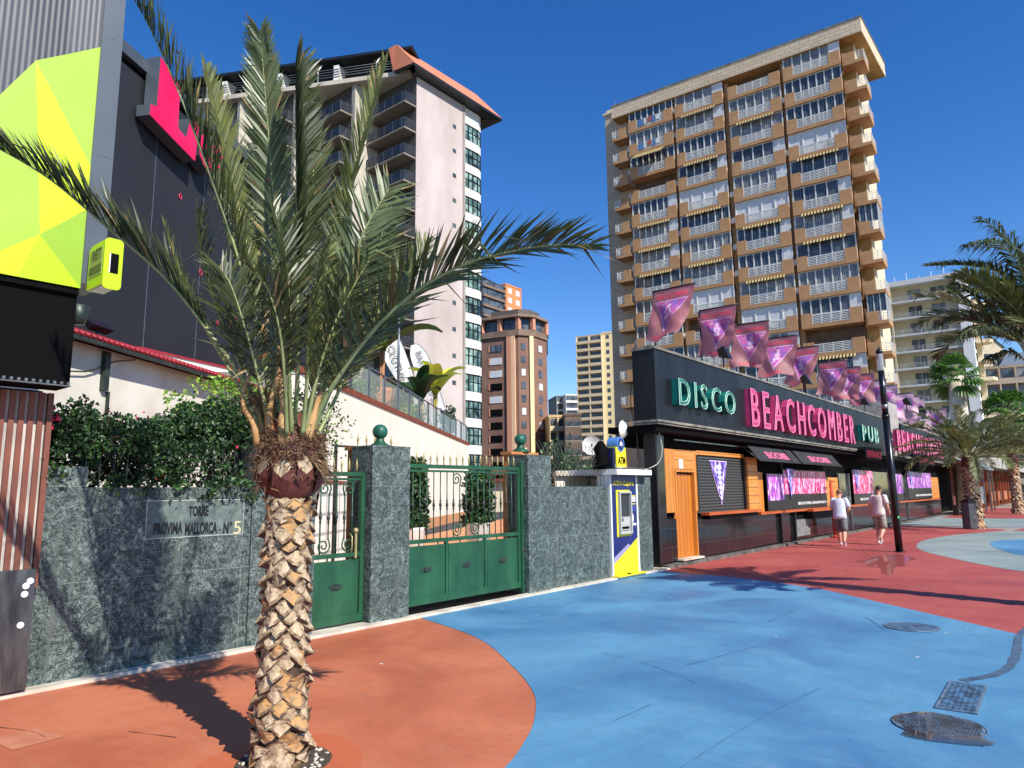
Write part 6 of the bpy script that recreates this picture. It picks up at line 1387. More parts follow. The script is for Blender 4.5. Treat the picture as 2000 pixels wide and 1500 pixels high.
# rounded glazed corner: polygon section with white bands and dark windows
sec = [(7.62, 0.1), (10.1, .1), (10.8, .4), (11.15, 1.1), (11.25, 2.4), (11.25, 12), (7.62, 12)]
k = MB()
for f in range(16): z = 45.6 - f * 2.98; k.prism(sec, z - .98, z + 0.02 if f else 47.2)
k.build('white_band', M['bandw'], gt)
sec2 = [(7.62, .17), (10.07, .17), (10.74, .45), (11.08, 1.13), (11.18, 2.4), (11.18, 11.9), (7.62, 11.9)]
M['gframe'] = pm('dark_window_frame', (26, 30, 32), None, rough=.4)
GG = [glassmat('green_glass', (70, 100, 98), (156, 186, 176), 0, .08, .9), glassmat('green_glass_dark', (36, 50, 54), (110, 140, 136), 0, .08, .9)]
for f in range(16):
    z1 = 45.6 - f * 2.98 - 1.23; z0 = z1 - .0
    zt__, zb__ = 45.6 - f * 2.98 - .0, 45.6 - f * 2.98 - 1.23
    if f == 15: continue
    zlo, zhi = zb__ - 0.0, zt__
    zlo = 45.6 - f * 2.98 - 2.98 + 1.75 - 2.98 + 2.98; 
    # opening between two bands: from top of lower band to bottom of upper band
    top = 45.6 - f * 2.98 - .98; bot = 45.6 - (f + 1) * 2.98 + .02
    k = MB(); k.prism(sec2, bot, top, 0)
    o = k.build('window', GG[f % 2 if f % 3 else 0], gt)
    k = MB()
    pts = sec2[:5]; pos = [(7.7, .17), (8.35, .17), (9.1, .17), (9.9, .17), (10.72, .45), (11.06, 1.13), (11.16, 2.2)]
    for (x, y) in pos: k.box(x - .07, x + .07, y - .09, y + .05, bot, top)
    for zz_ in (bot + .02, bot + (top - bot) * .55, top - .08):
        for (a, b) in zip(pts[:-1], pts[1:]):
            k.tube([(a[0], a[1] - .04, zz_), (b[0], b[1] - .04, zz_)], .05, 4)
    k.build('frame', M['gframe'], o)
# staggered balcony face: bays going left, each stepping toward -X
bx, by = 0.0, 0.0
L_, S_ = 6.3, 3.3
for b in range(6):
    x0 = -b * S_; y0 = b * L_
    bw = L_ if b else 6.3
    if b % 2 == 0 or True:
        # fin at the far end of this bay (faces -Y)
        k = MB(); k.add([(x0 - S_ - .1, y0 + bw, 0), (x0 + .3, y0 + bw, 0), (x0 + .3, y0 + bw, 46.8), (x0 - S_ - .1, y0 + bw, 46.8), (x0 - S_ - .1, y0 + bw + .6, 0), (x0 + .3, y0 + bw + .6, 0), (x0 + .3, y0 + bw + .6, 46.8), (x0 - S_ - .1, y0 + bw + .6, 46.8)], [(0, 1, 2, 3), (5, 4, 7, 6), (4, 0, 3, 7), (1, 5, 6, 2)]); k.build('fin', M['fair'], gt)
    k = MB(); k.box(x0 - .05, x0 + 4, y0 + .02, y0 + bw, 0, 46.9); k.build('recess_wall', M['shadeconc'], gt)
    for f in range(15):
        z = 43.05 - f * 2.98
        if z < 0: continue
        k = MB(); pj = 1.75
        k.box(x0 - pj, x0 - .06, y0 - (.0 if b == 0 else -.4), y0 + bw - .02, z, z + .2); sl = k.build('balcony', M['slabc'], gt)
        k = MB()
        for r_ in range(5): zz_ = z + .42 + r_ * .2; k.box(x0 - pj, x0 - pj + .04, y0 + (.02 if b == 0 else .42), y0 + bw - .05, zz_, zz_ + .045); k.box(x0 - pj + .041, x0 - .1, y0 + (.02 if b == 0 else .42), y0 + (.06 if b == 0 else .46), zz_, zz_ + .045)
        for y in [y0 + .45 + q * 1.4 for q in range(5)]: k.box(x0 - pj - .01, x0 - pj + .05, y - .03, y + .03, z + .28, z + 1.3)
        k.build('railing', M['steel'], sl)
        k = MB(); k.box(x0 - pj + .05, x0 - pj + .07, y0 + .45, y0 + bw - .06, z + .3, z + 1.25); k.build('railing_panel', pm('smoked_panel', (30, 40, 56), None, rough=.15) if 'smoked_panel' not in MATS else MATS['smoked_panel'], sl)
        k = MB(); k.box(x0 - .09, x0 - .055, y0 + 1.6, y0 + bw - .7, z + .28, z + 2.5); k.build('window', G1, sl)
# top gallery
k = MB()
n_ = 7
pl_ = [(-2.1, .0), (.4, .0)] + [(.4, 22.0)] + []
ax_, ay_ = -.56 * 1.0, 1.0
def diag(s, off=0.0): # along the staggered face
    d = Vector((-S_, L_, 0)).normalized(); nn = Vector((-d.y, d.x, 0)); p = Vector((-.7, .3, 0)) + d * s + nn * off; return (p.x, p.y)
LT_ = 45
k.prism([diag(0), diag(0, -6), diag(LT_, -6), diag(LT_)], 46.85, 47.35); k.build('roof_slab', M['fair'], gt)
k = MB(); k.prism([diag(1, -1.8), diag(1, -6), diag(LT_, -6), diag(LT_, -1.8)], 47.36, 49.2); k.build('penthouse', M['gframe'], gt)
k = MB(); a0, a1, b0, b1 = diag(-.3, .2), diag(LT_, .2), diag(-.3, -6), diag(LT_, -6)
k.add([(a0[0], a0[1], 49.75), (a1[0], a1[1], 49.75), (b1[0], b1[1], 49.4), (b0[0], b0[1], 49.4), (a0[0], a0[1], 50.05), (a1[0], a1[1], 50.05), (b1[0], b1[1], 49.7), (b0[0], b0[1], 49.7)], [(0, 1, 2, 3), (4, 7, 6, 5), (0, 4, 5, 1), (1, 5, 6, 2), (3, 2, 6, 7), (0, 3, 7, 4)]); k.build('upper_roof', M['gframe'], gt)
k = MB()
for s in range(0, LT_, 7):
    p0, p1 = diag(s + 1.5, -.1), diag(s + 1.5, -2.2); q0, q1 = diag(s + 2.1, -.1), diag(s + 2.1, -2.2)
    k.add([(p0[0], p0[1], 47.36), (p1[0], p1[1], 47.36), (p1[0], p1[1], 49.6), (p0[0], p0[1], 49.2), (q0[0], q0[1], 47.36), (q1[0], q1[1], 47.36), (q1[0], q1[1], 49.6), (q0[0], q0[1], 49.2)], [(0, 1, 2, 3), (7, 6, 5, 4), (0, 3, 7, 4), (3, 2, 6, 7)]); k.build('roof_fin', M['bandw'], gt); k = MB()
for s in range(4, LT_, 7): k = MB(); p0 = diag(s, -.1); k.tube([(p0[0], p0[1], 47.3), (p0[0], p0[1], 48.8), (p0[0] + .3, p0[1] - .3, 49.5)], .09, 4); k.build('roof_strut', M['bandw'], gt)
k = MB()
for zz_ in (47.8, 48.1, 48.4, 48.7): a_, b_ = diag(0, -.05), diag(LT_, -.05); k.tube([(a_[0], a_[1], zz_), (b_[0], b_[1], zz_)], .04, 4)
k.build('railing', M['steel'], gt)
# orange sloping eave on the right side
k = MB(); A_ = Vector((-2.2, -.9, 49.9)); B_ = Vector((14.3, -.9, 49.9)); 
k.add([(-1.9, 1.2, 50.1), (10.8, 1.2, 50.1), (13.0, -1.2, 46.9), (-1.5, -1.2, 47.2), (-1.3, 12, 50.1), (13.0, 12, 46.9), (10.8, 12, 50.1)], [(0, 3, 2, 1), (1, 2, 5, 6)], 0)
k.add([(-1.5, -1.2, 47.2), (13.0, -1.2, 46.9), (13.0, -1.2, 46.6), (-1.5, -1.2, 46.9), (11.3, .1, 46.5), (0, .05, 46.7), (13.0, 12, 46.9), (13.0, 12, 46.6), (11.2, 12, 46.5)], [(0, 3, 2, 1), (3, 5, 4, 2), (1, 2, 7, 6), (2, 4, 8, 7)], 1)
k.add([(-1.9, 1.2, 50.1), (-1.5, -1.2, 47.2), (-1.5, .6, 47.2), (-1.9, 2.4, 49.9)], [(0, 2, 1), (0, 3, 2)], 0)
k.add([(-1.95, 1.2, 50.1), (-1.6, -1.2, 47.1), (-2.0, 1.6, 47.1), (-2.2, 2.2, 49.9)], [(0, 1, 2, 3)], 0); k.add([(-1.6, -1.2, 47.1), (-1.5, -1.2, 46.9), (-1.5, 1.6, 46.9), (-2.0, 1.6, 47.1)], [(0, 1, 2, 3)], 1)
k.add([(-1.9, 1.2, 50.1), (10.8, 1.2, 50.1), (10.8, 14, 50.0), (-1.9, 14, 50.0)], [(0, 1, 2, 3)], 1)
k.build('sloping_eave', [M['orangeroof'], M['gframe']], gt)

# ================================================================== OTHER BUILDINGS
def simple_tower(label, px0, px1, ytop, D, ang, depth, floors, cols, wallm, name='apartment_block', fh=3.0, win=(1.3, 1.3), band=None, gm_=None, roofm=None, bandout=.9, from_right=False, cat='apartment block', side_cols=0):
    """box tower; local x runs right along the visible face at world angle ang"""
    o = dp(px0, ytop, D); top = o.z; s1, _ = pl(px1, ytop, Vector((o.x, o.y, 0)), ang)
    t = thing(name, label, cat, (o.x, o.y, 0), R(ang)); Wd = s1
    k = MB(); k.box(0, Wd, 0, depth, 0, top); k.build('wall', wallm, t)
    k = MB(); k.box(-.15, Wd + .15, -.15, depth + .15, top, top + .5); k.build('roof', roofm or wallm, t)
    if band is None:
        k = MB(); k.box(0, win[0], -.05, -.01, 0, win[1], 0); k.box(-.12, win[0] + .12, -.03, -.005, -.12, 0, 1); wm = k.mesh('window', [gm_ or G1, M['fair']])
        for f in range(floors):
            for c in range(cols): inst(wm, 'window', t, (Wd * (c + .5) / cols - win[0] / 2, 0, top - (f + 1) * fh + .8))
    else:
        for f in range(floors):
            z = top - (f + 1) * fh
            k = MB(); k.box(0, Wd, -bandout, -.02, z, z + .25); k.box(0, Wd, -bandout, -bandout + .1, z + .25, z + 1.05)
            for c in range(cols + 1): x = Wd * c / cols; k.box(max(0, x - .12), min(Wd, x + .12), -bandout - .05, -.02, z + (1.05 if 0 < c < cols else .25), z + fh)
            bn = k.build('balcony', band, t)
            for c in range(cols):
                k = MB(); x = Wd * c / cols; ww = Wd / cols; k.box(x + .3, x + ww - .3, -.10, -.03, z + .3, z + fh - .3); k.build('window', gm_ or (G1, G2, G3)[(f * 3 + c * 5) % 3], bn)
    return t, Wd, top
# brown brick tower with pale vertical strips (faceted)
M['bbrick'] = pm('brown_brick_far', (142, 108, 92), (124, 92, 78), .3, .9)
M['salmon'] = pm('salmon_strip', (206, 142, 112), None, rough=.8)
bo = dp(1012, 640, 152); bt = thing('brick_tower', 'brown brick tower with salmon and cream vertical strips and octagonal roof terrace', 'apartment block', (bo.x, bo.y, 0), 0)
def rel(px, D): q = dp(px, 640, D); return Vector((q.x - bo.x, q.y - bo.y))
q0, q1, q2, q3 = rel(940, 156), Vector((0, 0)), rel(1041, 153), rel(1067, 158); q4 = rel(1067, 175); q5 = rel(940, 175)
BT = dp(1030, 655, 152).z
sig = lambda L: L[::-1]
k = MB(); k.prism([q0, q1, q2, q3, q4, q5], 0, BT); k.build('wall', M['bbrick'], bt)
def onface(a, b, t0, t1, z0, z1, out, mt, nm, par):
    d = (b - a); n2 = Vector((d.y, -d.x)).normalized(); p, q = a + d * t0, a + d * t1
    k = MB(); k.prism([p + n2 * out, q + n2 * out, q - n2 * .0 + n2 * .01, p + n2 * .01], z0, z1); return k.build(nm, mt, par)
onface(q0, q1, .70, .82, 0, BT, .4, M['salmon'], 'strip', bt); onface(q0, q1, .82, .92, 0, BT, .41, pm('peach_strip', (236, 190, 150), None), 'strip', bt); onface(q1, q2, .72, .98, 0, BT, .4, pm('cream_strip', (238, 214, 160), None), 'strip', bt)
nfb = 11
for f in range(nfb):
    z = BT - 3.2 - f * 2.88
    onface(q0, q1, .24, .56, z, z + 1.5, .12, (G4 if f in (1, 2, 4) else M['soot']) if f else G3, 'balcony_opening', bt)
    onface(q0, q1, .20, .24, z, z + 1.5, .12, M['salmon'], 'reveal', bt)
    for (a, b, t0, t1) in ((q1, q2, .18, .46), (q2, q3, .36, .62)):
        w_ = onface(a, b, t0, t1, z, z + 1.5, .12, G4 if (f * 7 + int(t0 * 10)) % 3 == 0 else G1, 'window', bt)
cen = (q0 + q3) / 2 + Vector((3, 2))
def grow(p, s_, c=None): c = c or (q1 + q2 + q4 + q5) / 4; return c + (p - c) * s_
k = MB()
for z0, z1, s_ in ((BT, BT + .5, 1.04), (BT + .5, BT + 1.4, 1.02), (BT + 4.2, BT + 4.8, 1.07)): k.prism([grow(p, s_) for p in (q0, q1, q2, q3, q4, q5)], z0, z1)
k.build('terrace_slab', pm('brown_eave', (150, 124, 104), (120, 98, 82), .5, .8), bt)
k = MB(); k.prism([grow(p, .93) for p in (q0, q1, q2, q3, q4, q5)], BT + 1.4, BT + 4.2); k.build('penthouse', G1, bt)
k = MB()
for p in (q0, (q0 + q1) / 2, q1, q2, q3): g_ = grow(p, .98); k = MB(); k.box(g_.x - .45, g_.x + .45, g_.y - .45, g_.y + .45, BT + 1.4, BT + 4.2); k.build('pillar', M['salmon'], bt)
k = MB(); k.prism([grow(p, .75) for p in (q0, q1, q2, q3, q4, q5)], BT + 5.0, BT + 6.8); k.build('roof', pm('dark_tile_roof', (92, 84, 76), None), bt)
t, Wd, tp = simple_tower('orange brick tower top with dark balconies peeping above the brown brick tower', 988, 1018, 556, 235, 3, 12, 9, 2, pm('orange_brick_far', (218, 140, 88), (204, 128, 78), .3, .9), fh=3.4, win=(2.2, 1.8), gm_=G4)
k = MB(); 
for f in range(9): k.box(-.8, 0, 0, 12, tp - 3.4 * f - 1.2, tp - 3.4 * f); 
k.build('balcony', pm('brown_band_far', (128, 104, 84), None), t)
k = MB(); k.box(-12, -.02, .5, 12, 0, tp - .5); k.build('wing', G1, t)
k = MB()
for f in range(9):
    k.box(-12.2, -.03, -.1, .48, tp - 3.4 * f - 3.2, tp - 3.4 * f - 2.4)
k.build('balcony', MATS['brown_band_far'], t)
simple_tower('tall beige apartment tower with dark balcony rows left of the cream brick tower', 1127, 1176, 660, 250, 93.7 - 180 + 8, 14, 20, 2, pm('beige_far', (196, 176, 142), (182, 162, 128), .2, .9), fh=2.75, band=pm('beige_band', (206, 190, 156), None), bandout=1.2)
simple_tower('narrow pale yellow strip building between the beige tower and the brick tower', 1176, 1196, 652, 246, 93.7 - 180 + 8, 14, 18, 1, pm('pale_yellow_far', (240, 220, 166), None), fh=2.75, win=(1.2, 1.4))
simple_tower('small white apartment tower with striped balconies on the skyline', 1104, 1132, 772, 330, -40, 16, 7, 1, pm('white_far', (226, 214, 200), None), fh=3.6, band=pm('white_band_far', (236, 226, 214), None), bandout=1.0)
simple_tower('dark and cream tower with rounded balconies on the skyline', 1086, 1103, 775, 335, -40, 16, 7, 1, pm('grey_far', (92, 88, 86), None), fh=3.6, band=pm('cream_band_far', (214, 196, 168), None), bandout=1.6)
simple_tower('low ochre and glass block behind the right gate pillar', 1072, 1104, 815, 150, -45, 14, 7, 2, pm('ochre_far', (204, 172, 116), None), fh=3.0, band=pm('sand_band_far', (212, 190, 150), None), bandout=1.0)
simple_tower('dark brown block between the ochre block and the beige tower', 1103, 1135, 812, 146, -50, 12, 7, 2, pm('brown_far', (116, 98, 82), (98, 82, 70), .4, .9), fh=3.0, win=(1.4, 1.2))
# cream hotel on the right
ho = dp(1865, 530, 118); HAng = 93.7; ht = thing('hotel', 'cream hotel with long balconies and a white vertical sign strip behind the lamp post', 'hotel', (ho.x, ho.y, 0), R(HAng)); hz = ho.z
M['hcream'] = pm('hotel_cream', (214, 200, 164), (204, 188, 152), .3, .85)
HW = 24.0
k = MB(); k.box(0.2, HW, -14, -1.8, 0, hz - .6); k.build('wall', M['hcream'], ht)
k = MB(); k.box(0, HW, -14, 0, hz - 1.0, hz - .1); k.build('roof_band', M['bandw'], ht)
k = MB(); k.box(-1.6, 0, -6.5, .2, 3, hz); k.build('sign_strip', pm('bright_white_panel', (238, 236, 230), None), ht)
for f in range(13):
    z = hz - 4.2 - f * 3.05
    k = MB(); k.box(0, HW, -1.78, 0, z, z + .3); s_ = k.build('balcony', M['bandw'], ht)
    k = MB()
    for i in range(4): k.box(0.1, HW, -.06, -.03, z + .45 + i * .22, z + .48 + i * .22)
    for i in range(17): k.box(.1 + i * 1.45, .16 + i * 1.45, -.07, -.02, z + .3, z + 1.2)
    k.build('railing', M['rail'], s_)
    for c, x in enumerate((2.0, 5.6, 12.6, 17.5, 21)):
        k = MB(); k.box(x, x + 2.1, -1.79, -1.74, z + .3, z + 2.5, 1); k.box(x - .08, x, -1.79, -1.70, z + .3, z + 2.55, 0); k.box(x + 2.1, x + 2.18, -1.79, -1.7, z + .3, z + 2.55, 0); k.box(x + 1.0, x + 1.08, -1.739, -1.70, z + .3, z + 2.5, 0); k.box(x - .08, x + 2.18, -1.79, -1.7, z + 2.5, z + 2.58, 0); k.build('window', [M['hcream'], G2 if (c + f) % 2 else G1], s_)
k = MB(); k.box(10.2, 10.5, -1.8, -.02, 0, hz - 1); k.build('divider', M['hcream'], ht)
k = MB(); rr_ = random.Random(4)
for i in range(9):
    z = hz - 6 - i * 2.1; k.tube([(-1.64, -3.9, z - 1.1), (-1.64, -3.2, z), (-1.64, -2.6, z - 1.1 if i % 2 else z + .1)], .12, 4); k.tube([(-1.64, -3.7, z - .6), (-1.64, -2.7, z - .6)], .1, 4)
k.build('vertical_lettering', M['gframe'], ht)
k = MB()
for x in range(0, 24, 2): k.tube([(x, -6, hz - .1), (x, -6, hz + 1.8 + (x % 3) * .5)], .04, 4)
k.box(12, 22, -8, -4, hz - .1, hz + 1.5); k.build('roof_plant', M['bandw'], ht)
for f in range(12):
    z = hz - 5.0 - f * 3.4
    k = MB(); k.prism([(-1.5, -6.6), (-1.5, -10), (-3.6, -10), (-4.2, -8.4), (-3.6, -6.6)][::-1], z, z + .6); s_ = k.build('side_balcony', M['tcream'], ht)
k = MB(); k.box(-2.4, -1.2, -12, -9, 0, hz - 3); k.build('side_wing', M['tcream'], ht)
# gabled cream house, long brown blocks at far right
g0 = dp(1912, 700, 150); gz = g0.z; gb = thing('gabled_building', 'cream building with a pointed gable at the right skyline', 'building', (g0.x, g0.y, 0), R(-62))
gw = pl(1962, 700, Vector((g0.x, g0.y, 0)), -62)[0]
gtop = dp(1938, 659, 150).z; ghe = dp(1912, 680, 150).z
k = MB(); k.prismy([(0, 0), (gw, 0), (gw, ghe), (gw * .5, gtop), (0, ghe)], 0, 12); k.build('wall', M['tcream'], gb)
k = MB(); k.box(gw * .22, gw * .9, -.1, -.01, gz - 1.2, gz + .9); k.build('window', G1, gb); k = MB(); k.box(gw * .22, gw * .9, -.15, -.1, gz - .3, gz - .1); k.box(gw * .62, gw * .66, -.15, -.1, gz - 1.2, gz + .9); k.build('window_frame', M['rail'], gb)
k = MB(); k.add([(-.3, -.3, ghe - .2), (gw * .5, -.3, gtop + .3), (gw * .5, 12, gtop + .3), (-.3, 12, ghe - .2), (gw + .3, -.3, ghe - .2), (gw + .3, 12, ghe - .2)], [(0, 1, 2, 3), (1, 4, 5, 2)]); k.build('roof', M['concrete'], gb)
simple_tower('long weathered brown apartment block at the far right under the gable', 1918, 2080, 722, 128, -78, 14, 9, 5, pm('brown_weathered', (160, 148, 132), (140, 128, 114), .3, .9), fh=3.0, band=pm('brown_band', (170, 158, 142), (150, 138, 124), .4, .9), bandout=1.0)
simple_tower('grey slate roofed white block on the right skyline', 1964, 2080, 712, 146, -78, 14, 1, 4, M['bandw'], fh=3.0, win=(2.4, .8), roofm=pm('slate', (104, 116, 128), None))
q = dp(1975, 712, 144); t = thing('slate_roof', 'blue grey slate mansard roof with white skylights on the right skyline', 'roof', (q.x, q.y, q.z), R(-78)); k = MB(); k.add([(-2, 0, 0), (16, 0, 0), (16, 4, 3), (0, 4, 3), (-2, 8, 0), (16, 8, 0)], [(0, 1, 2, 3), (3, 2, 5, 4), (0, 3, 4), (1, 5, 2)]); k.build('slates', MATS['slate'], t); k = MB(); k.add([(3, .9, .78), (7, .9, .78), (7, 2.1, 1.68), (3, 2.1, 1.68)], [(0, 1, 2, 3)]); k.build('skylight', M['white'], t)

# ================================================================== PROMENADE BEYOND THE CLUB
EX = CX0 + CEND
pb = thing('dark_bar', 'shadowy open fronted bar beyond the disco pub with a sloping awning', 'building', (EX + .6, CY - .1, 0))
k = MB(); k.box(0, 11, 1.2, 8, 0, 3.4); k.build('wall', M['soot'], pb); k = MB(); k.box(-.2, 11.2, -.6, 8.2, 3.4, 3.75); k.build('roof', M['concrete'], pb)
k = MB(); k.add([(-.2, -.6, 3.55), (11.2, -.6, 3.55), (11.2, -1.6, 3.0), (-.2, -1.6, 3.0)], [(0, 3, 2, 1)]); k.box(-.2, 11.2, -1.62, -1.58, 2.85, 3.0); k.build('awning', pm('grey_green_awning', (120, 134, 130), (92, 106, 104), 2, .8), pb)
boxes('post', M['silver'], pb, [(x - .05, x + .05, -1.5, -1.4, 0, 3.0) for x in (0, 3, 6, 9, 11)])
for i in range(3):
    k = MB(); x0 = .3 + i * 2.2; k.box(x0, x0 + 2.0, -1.35, -1.28, .55, 1.75); s_ = k.build('screen_panel', M['black'], pb)
    k = MB(); k.box(x0 + .05, x0 + 1.95, -1.36, -1.351, .6, 1.7); k.build('artwork', postermat('cyan_mural%d' % i, (30, 160, 200), (20, 110, 170), (240, 180, 60), 1.6, 3.0 + i) , s_)
k = MB(); k.box(-.4, -.1, -.7, -.4, 0, .62); k.build('plinth', M['black'], pb)
pc = thing('corner_shop', 'far row of low shops with orange timber posts and a yellow cash sign', 'building', (EX + 12, CY - .4, 0))
k = MB(); k.box(0, 60, 1.5, 9, 0, 3.3); k.build('wall', pm('shop_brown', (104, 58, 38), (84, 48, 34), 1, .8), pc)
k = MB(); k.box(-.3, 60, -.9, 9, 3.3, 3.7); k.build('roof', M['concrete'], pc)
k = MB(); k.box(0, 60, -.95, -.9, 3.2, 4.1); k.build('fascia', pm('pale_shop_fascia', (190, 182, 168), (120, 130, 128), .6, .7, detail=8), pc)
k = MB(); k.box(1.5, 5.0, .6, .7, 2.1, 3.1); yb = k.build('yellow_sign', MATS['yellow_panel_paint'], pc)
k = MB(); put_text(k, 'ATM', 2.2, 4.6, 2.55, 2.95, .595, .01); k.build('lettering', M['black'], yb)
k = MB(); k.box(1.5, 5.5, .7, .8, 0, 2.05); k.build('blue_panel', MATS['navy_panel'], pc)
boxes('timber_post', pm('orange_timber', (150, 70, 36), None), pc, [(7 + i * 2.6, 7.3 + i * 2.6, .2, .5, 0, 3.2) for i in range(14)])
k = MB()
for i in range(5): x = 9 + i * 5; k.box(x, x + 3, -.1, .0, .5, 1.3); k.box(x + .1, x + .2, -.1, .0, 0, .5); k.box(x + 2.8, x + 2.9, -.1, 0, 0, .5)
k.build('terrace_screen', pm('terrace_screen', (170, 96, 60), None), pc)

def fan_palm(loc, ht, label, r=1.5, seed=1, white=True, n=34, trunkr=.32):
    t = thing('fan_palm', label, 'palm tree', loc); rn = random.Random(seed)
    k = MB(); k.tube([(0, 0, 0), (.1, 0, ht * .5), (0, 0, ht)], [trunkr, trunkr * .85, trunkr * .7], 10); k.build('trunk', pm('whitewashed_trunk', (222, 214, 198), (170, 156, 136), 2, .9) if white else M['bark'], t)
    k = MB()
    for i in range(n):
        az = i * 2.4; el = rn.uniform(-1.0, 1.3); c = Vector((math.cos(az) * math.cos(el), math.sin(az) * math.cos(el), math.sin(el))); b = Vector((0, 0, ht)); hub = b + c * r * .55
        k.tube([b, hub], .025, 4, 0); s = c.cross(Vector((0, 0, 1))).normalized(); u = s.cross(c)
        for j in range(13):
            a = (j - 6) * .24; d = (c * math.cos(a) + s * math.sin(a) + u * .15 * math.cos(a * 2)).normalized(); e = hub + d * r * .62 * (1 - .03 * abs(j - 6)) + Vector((0, 0, -.18 * r)); m_ = hub + d * r * .34; w_ = (s * math.cos(a) - c * math.sin(a)) * .055 * r
            i0 = len(k.v); k.v += [tuple(hub), tuple(m_ + w_), tuple(e), tuple(m_ - w_)]; k.face((i0, i0 + 1, i0 + 2, i0 + 3), 1 + (j + i) % 2)
    k.build('crown', [M['petiole'], DK[1], LT[2]], t); return t
q = gp(1905, 1008); D_ = 52; q = dp(1890, 960, D_); fan_palm((q.x, q.y, 0), dp(1878, 735, D_).z, 'tall fan palm with thick white trunk rising behind the date palms', 1.9, 2, True, 34, .75)
q = dp(1985, 960, 60); fan_palm((q.x, q.y, 0), dp(1985, 805, 60).z, 'bushy fan palm behind the farther date palm at the right edge', 2.2, 4, False, 46, .3)

# ================================================================== STREET FURNITURE
lp = gp(1757, 1078); la = thing('street_lamp', 'slim black street lamp post leaning beside the two walking men', 'street lamp', (lp.x, lp.y, 0))
la.rotation_euler = (R(-.3), R(-1.2), 0)
k = MB(); k.tube([(0, 0, 0), (0, 0, 3.6)], .092, 20); k.tube([(0, 0, 3.6), (0, 0, 3.70)], .10, 20); k.tube([(0, 0, 3.7), (0, 0, 4.92)], .082, 20); k.build('pole', M['lampblack'], la)
for pr_2 in ([(.084, 3.86), (.084, 3.98)], [(.086, 4.5), (.086, 4.52)]): k = MB(); k.lathe(pr_2, seg=20); k.build('band', M['silver'], la)
k = MB(); k.lathe([(.075, 4.92), (.085, 4.95), (.085, 5.38), (.075, 5.40)], seg=20); k.build('lamp_glass', watermat('clear_lamp_glass', (190, 196, 200), .45), la)
k = MB(); k.lathe([(.09, 5.40), (.09, 5.47), (.06, 5.52), (.02, 5.53), (.02, 5.62), (.005, 5.64)], seg=20); k.build('cap', M['lampblack'], la)
k = MB(); k.lathe([(.03, 0), (.03, .004)], seg=12); gs_ = k.build('green_sticker', pm('green_sticker', (60, 200, 110), None), la, (-.062, -.072, .9 + .02)); gs_.rotation_euler = (PI / 2, 0, R(-41))
k = MB(); k.lathe([(.14, 0), (.14, .015), (.1, .03)], seg=20); k.build('base_plate', M['lampblack'], la)
bq = gp(1898, 1033); bi = thing('litter_bin', 'dark grey litter bin standing in front of the date palm', 'litter bin', (bq.x, bq.y, 0), R(25))
k = MB(); pts = [(.30 * math.cos(a), .30 * math.sin(a)) for a in [2 * PI * (i + .5) / 8 for i in range(8)]]; k.prism(pts, 0.02, 1.08); k.build('body', pm('slate_bin', (84, 88, 92), (66, 70, 74), 4, .5), bi)
k = MB(); k.prism([(p[0] * 1.12, p[1] * 1.12) for p in pts], 1.082, 1.14); k.prism([(p[0] * .8, p[1] * .8) for p in pts], 1.141, 1.2); k.build('lid', M['lampblack'], bi)
# red standing object beside the first man
rq = wy(1630, 1045, 7.35); rs = thing('folded_parasol', 'folded orange red parasol with a cross bar leaning beside the club wall', 'parasol', (rq.x, 7.3, 0))
k = MB(); k.tube([(0, 0, .1), (0, 0.05, 1.9)], [.09, .05], 8); k.build('fabric', pm('orange_red_cloth', (204, 82, 52), (180, 64, 42), 4, .8), rs); k = MB(); k.tube([(-.22, 0, 1.95), (.22, 0, 1.95)], .035, 6); k.lathe([(.12, 0), (.12, .08)], seg=12); k.build('frame', MATS['orange_red_cloth'], rs)

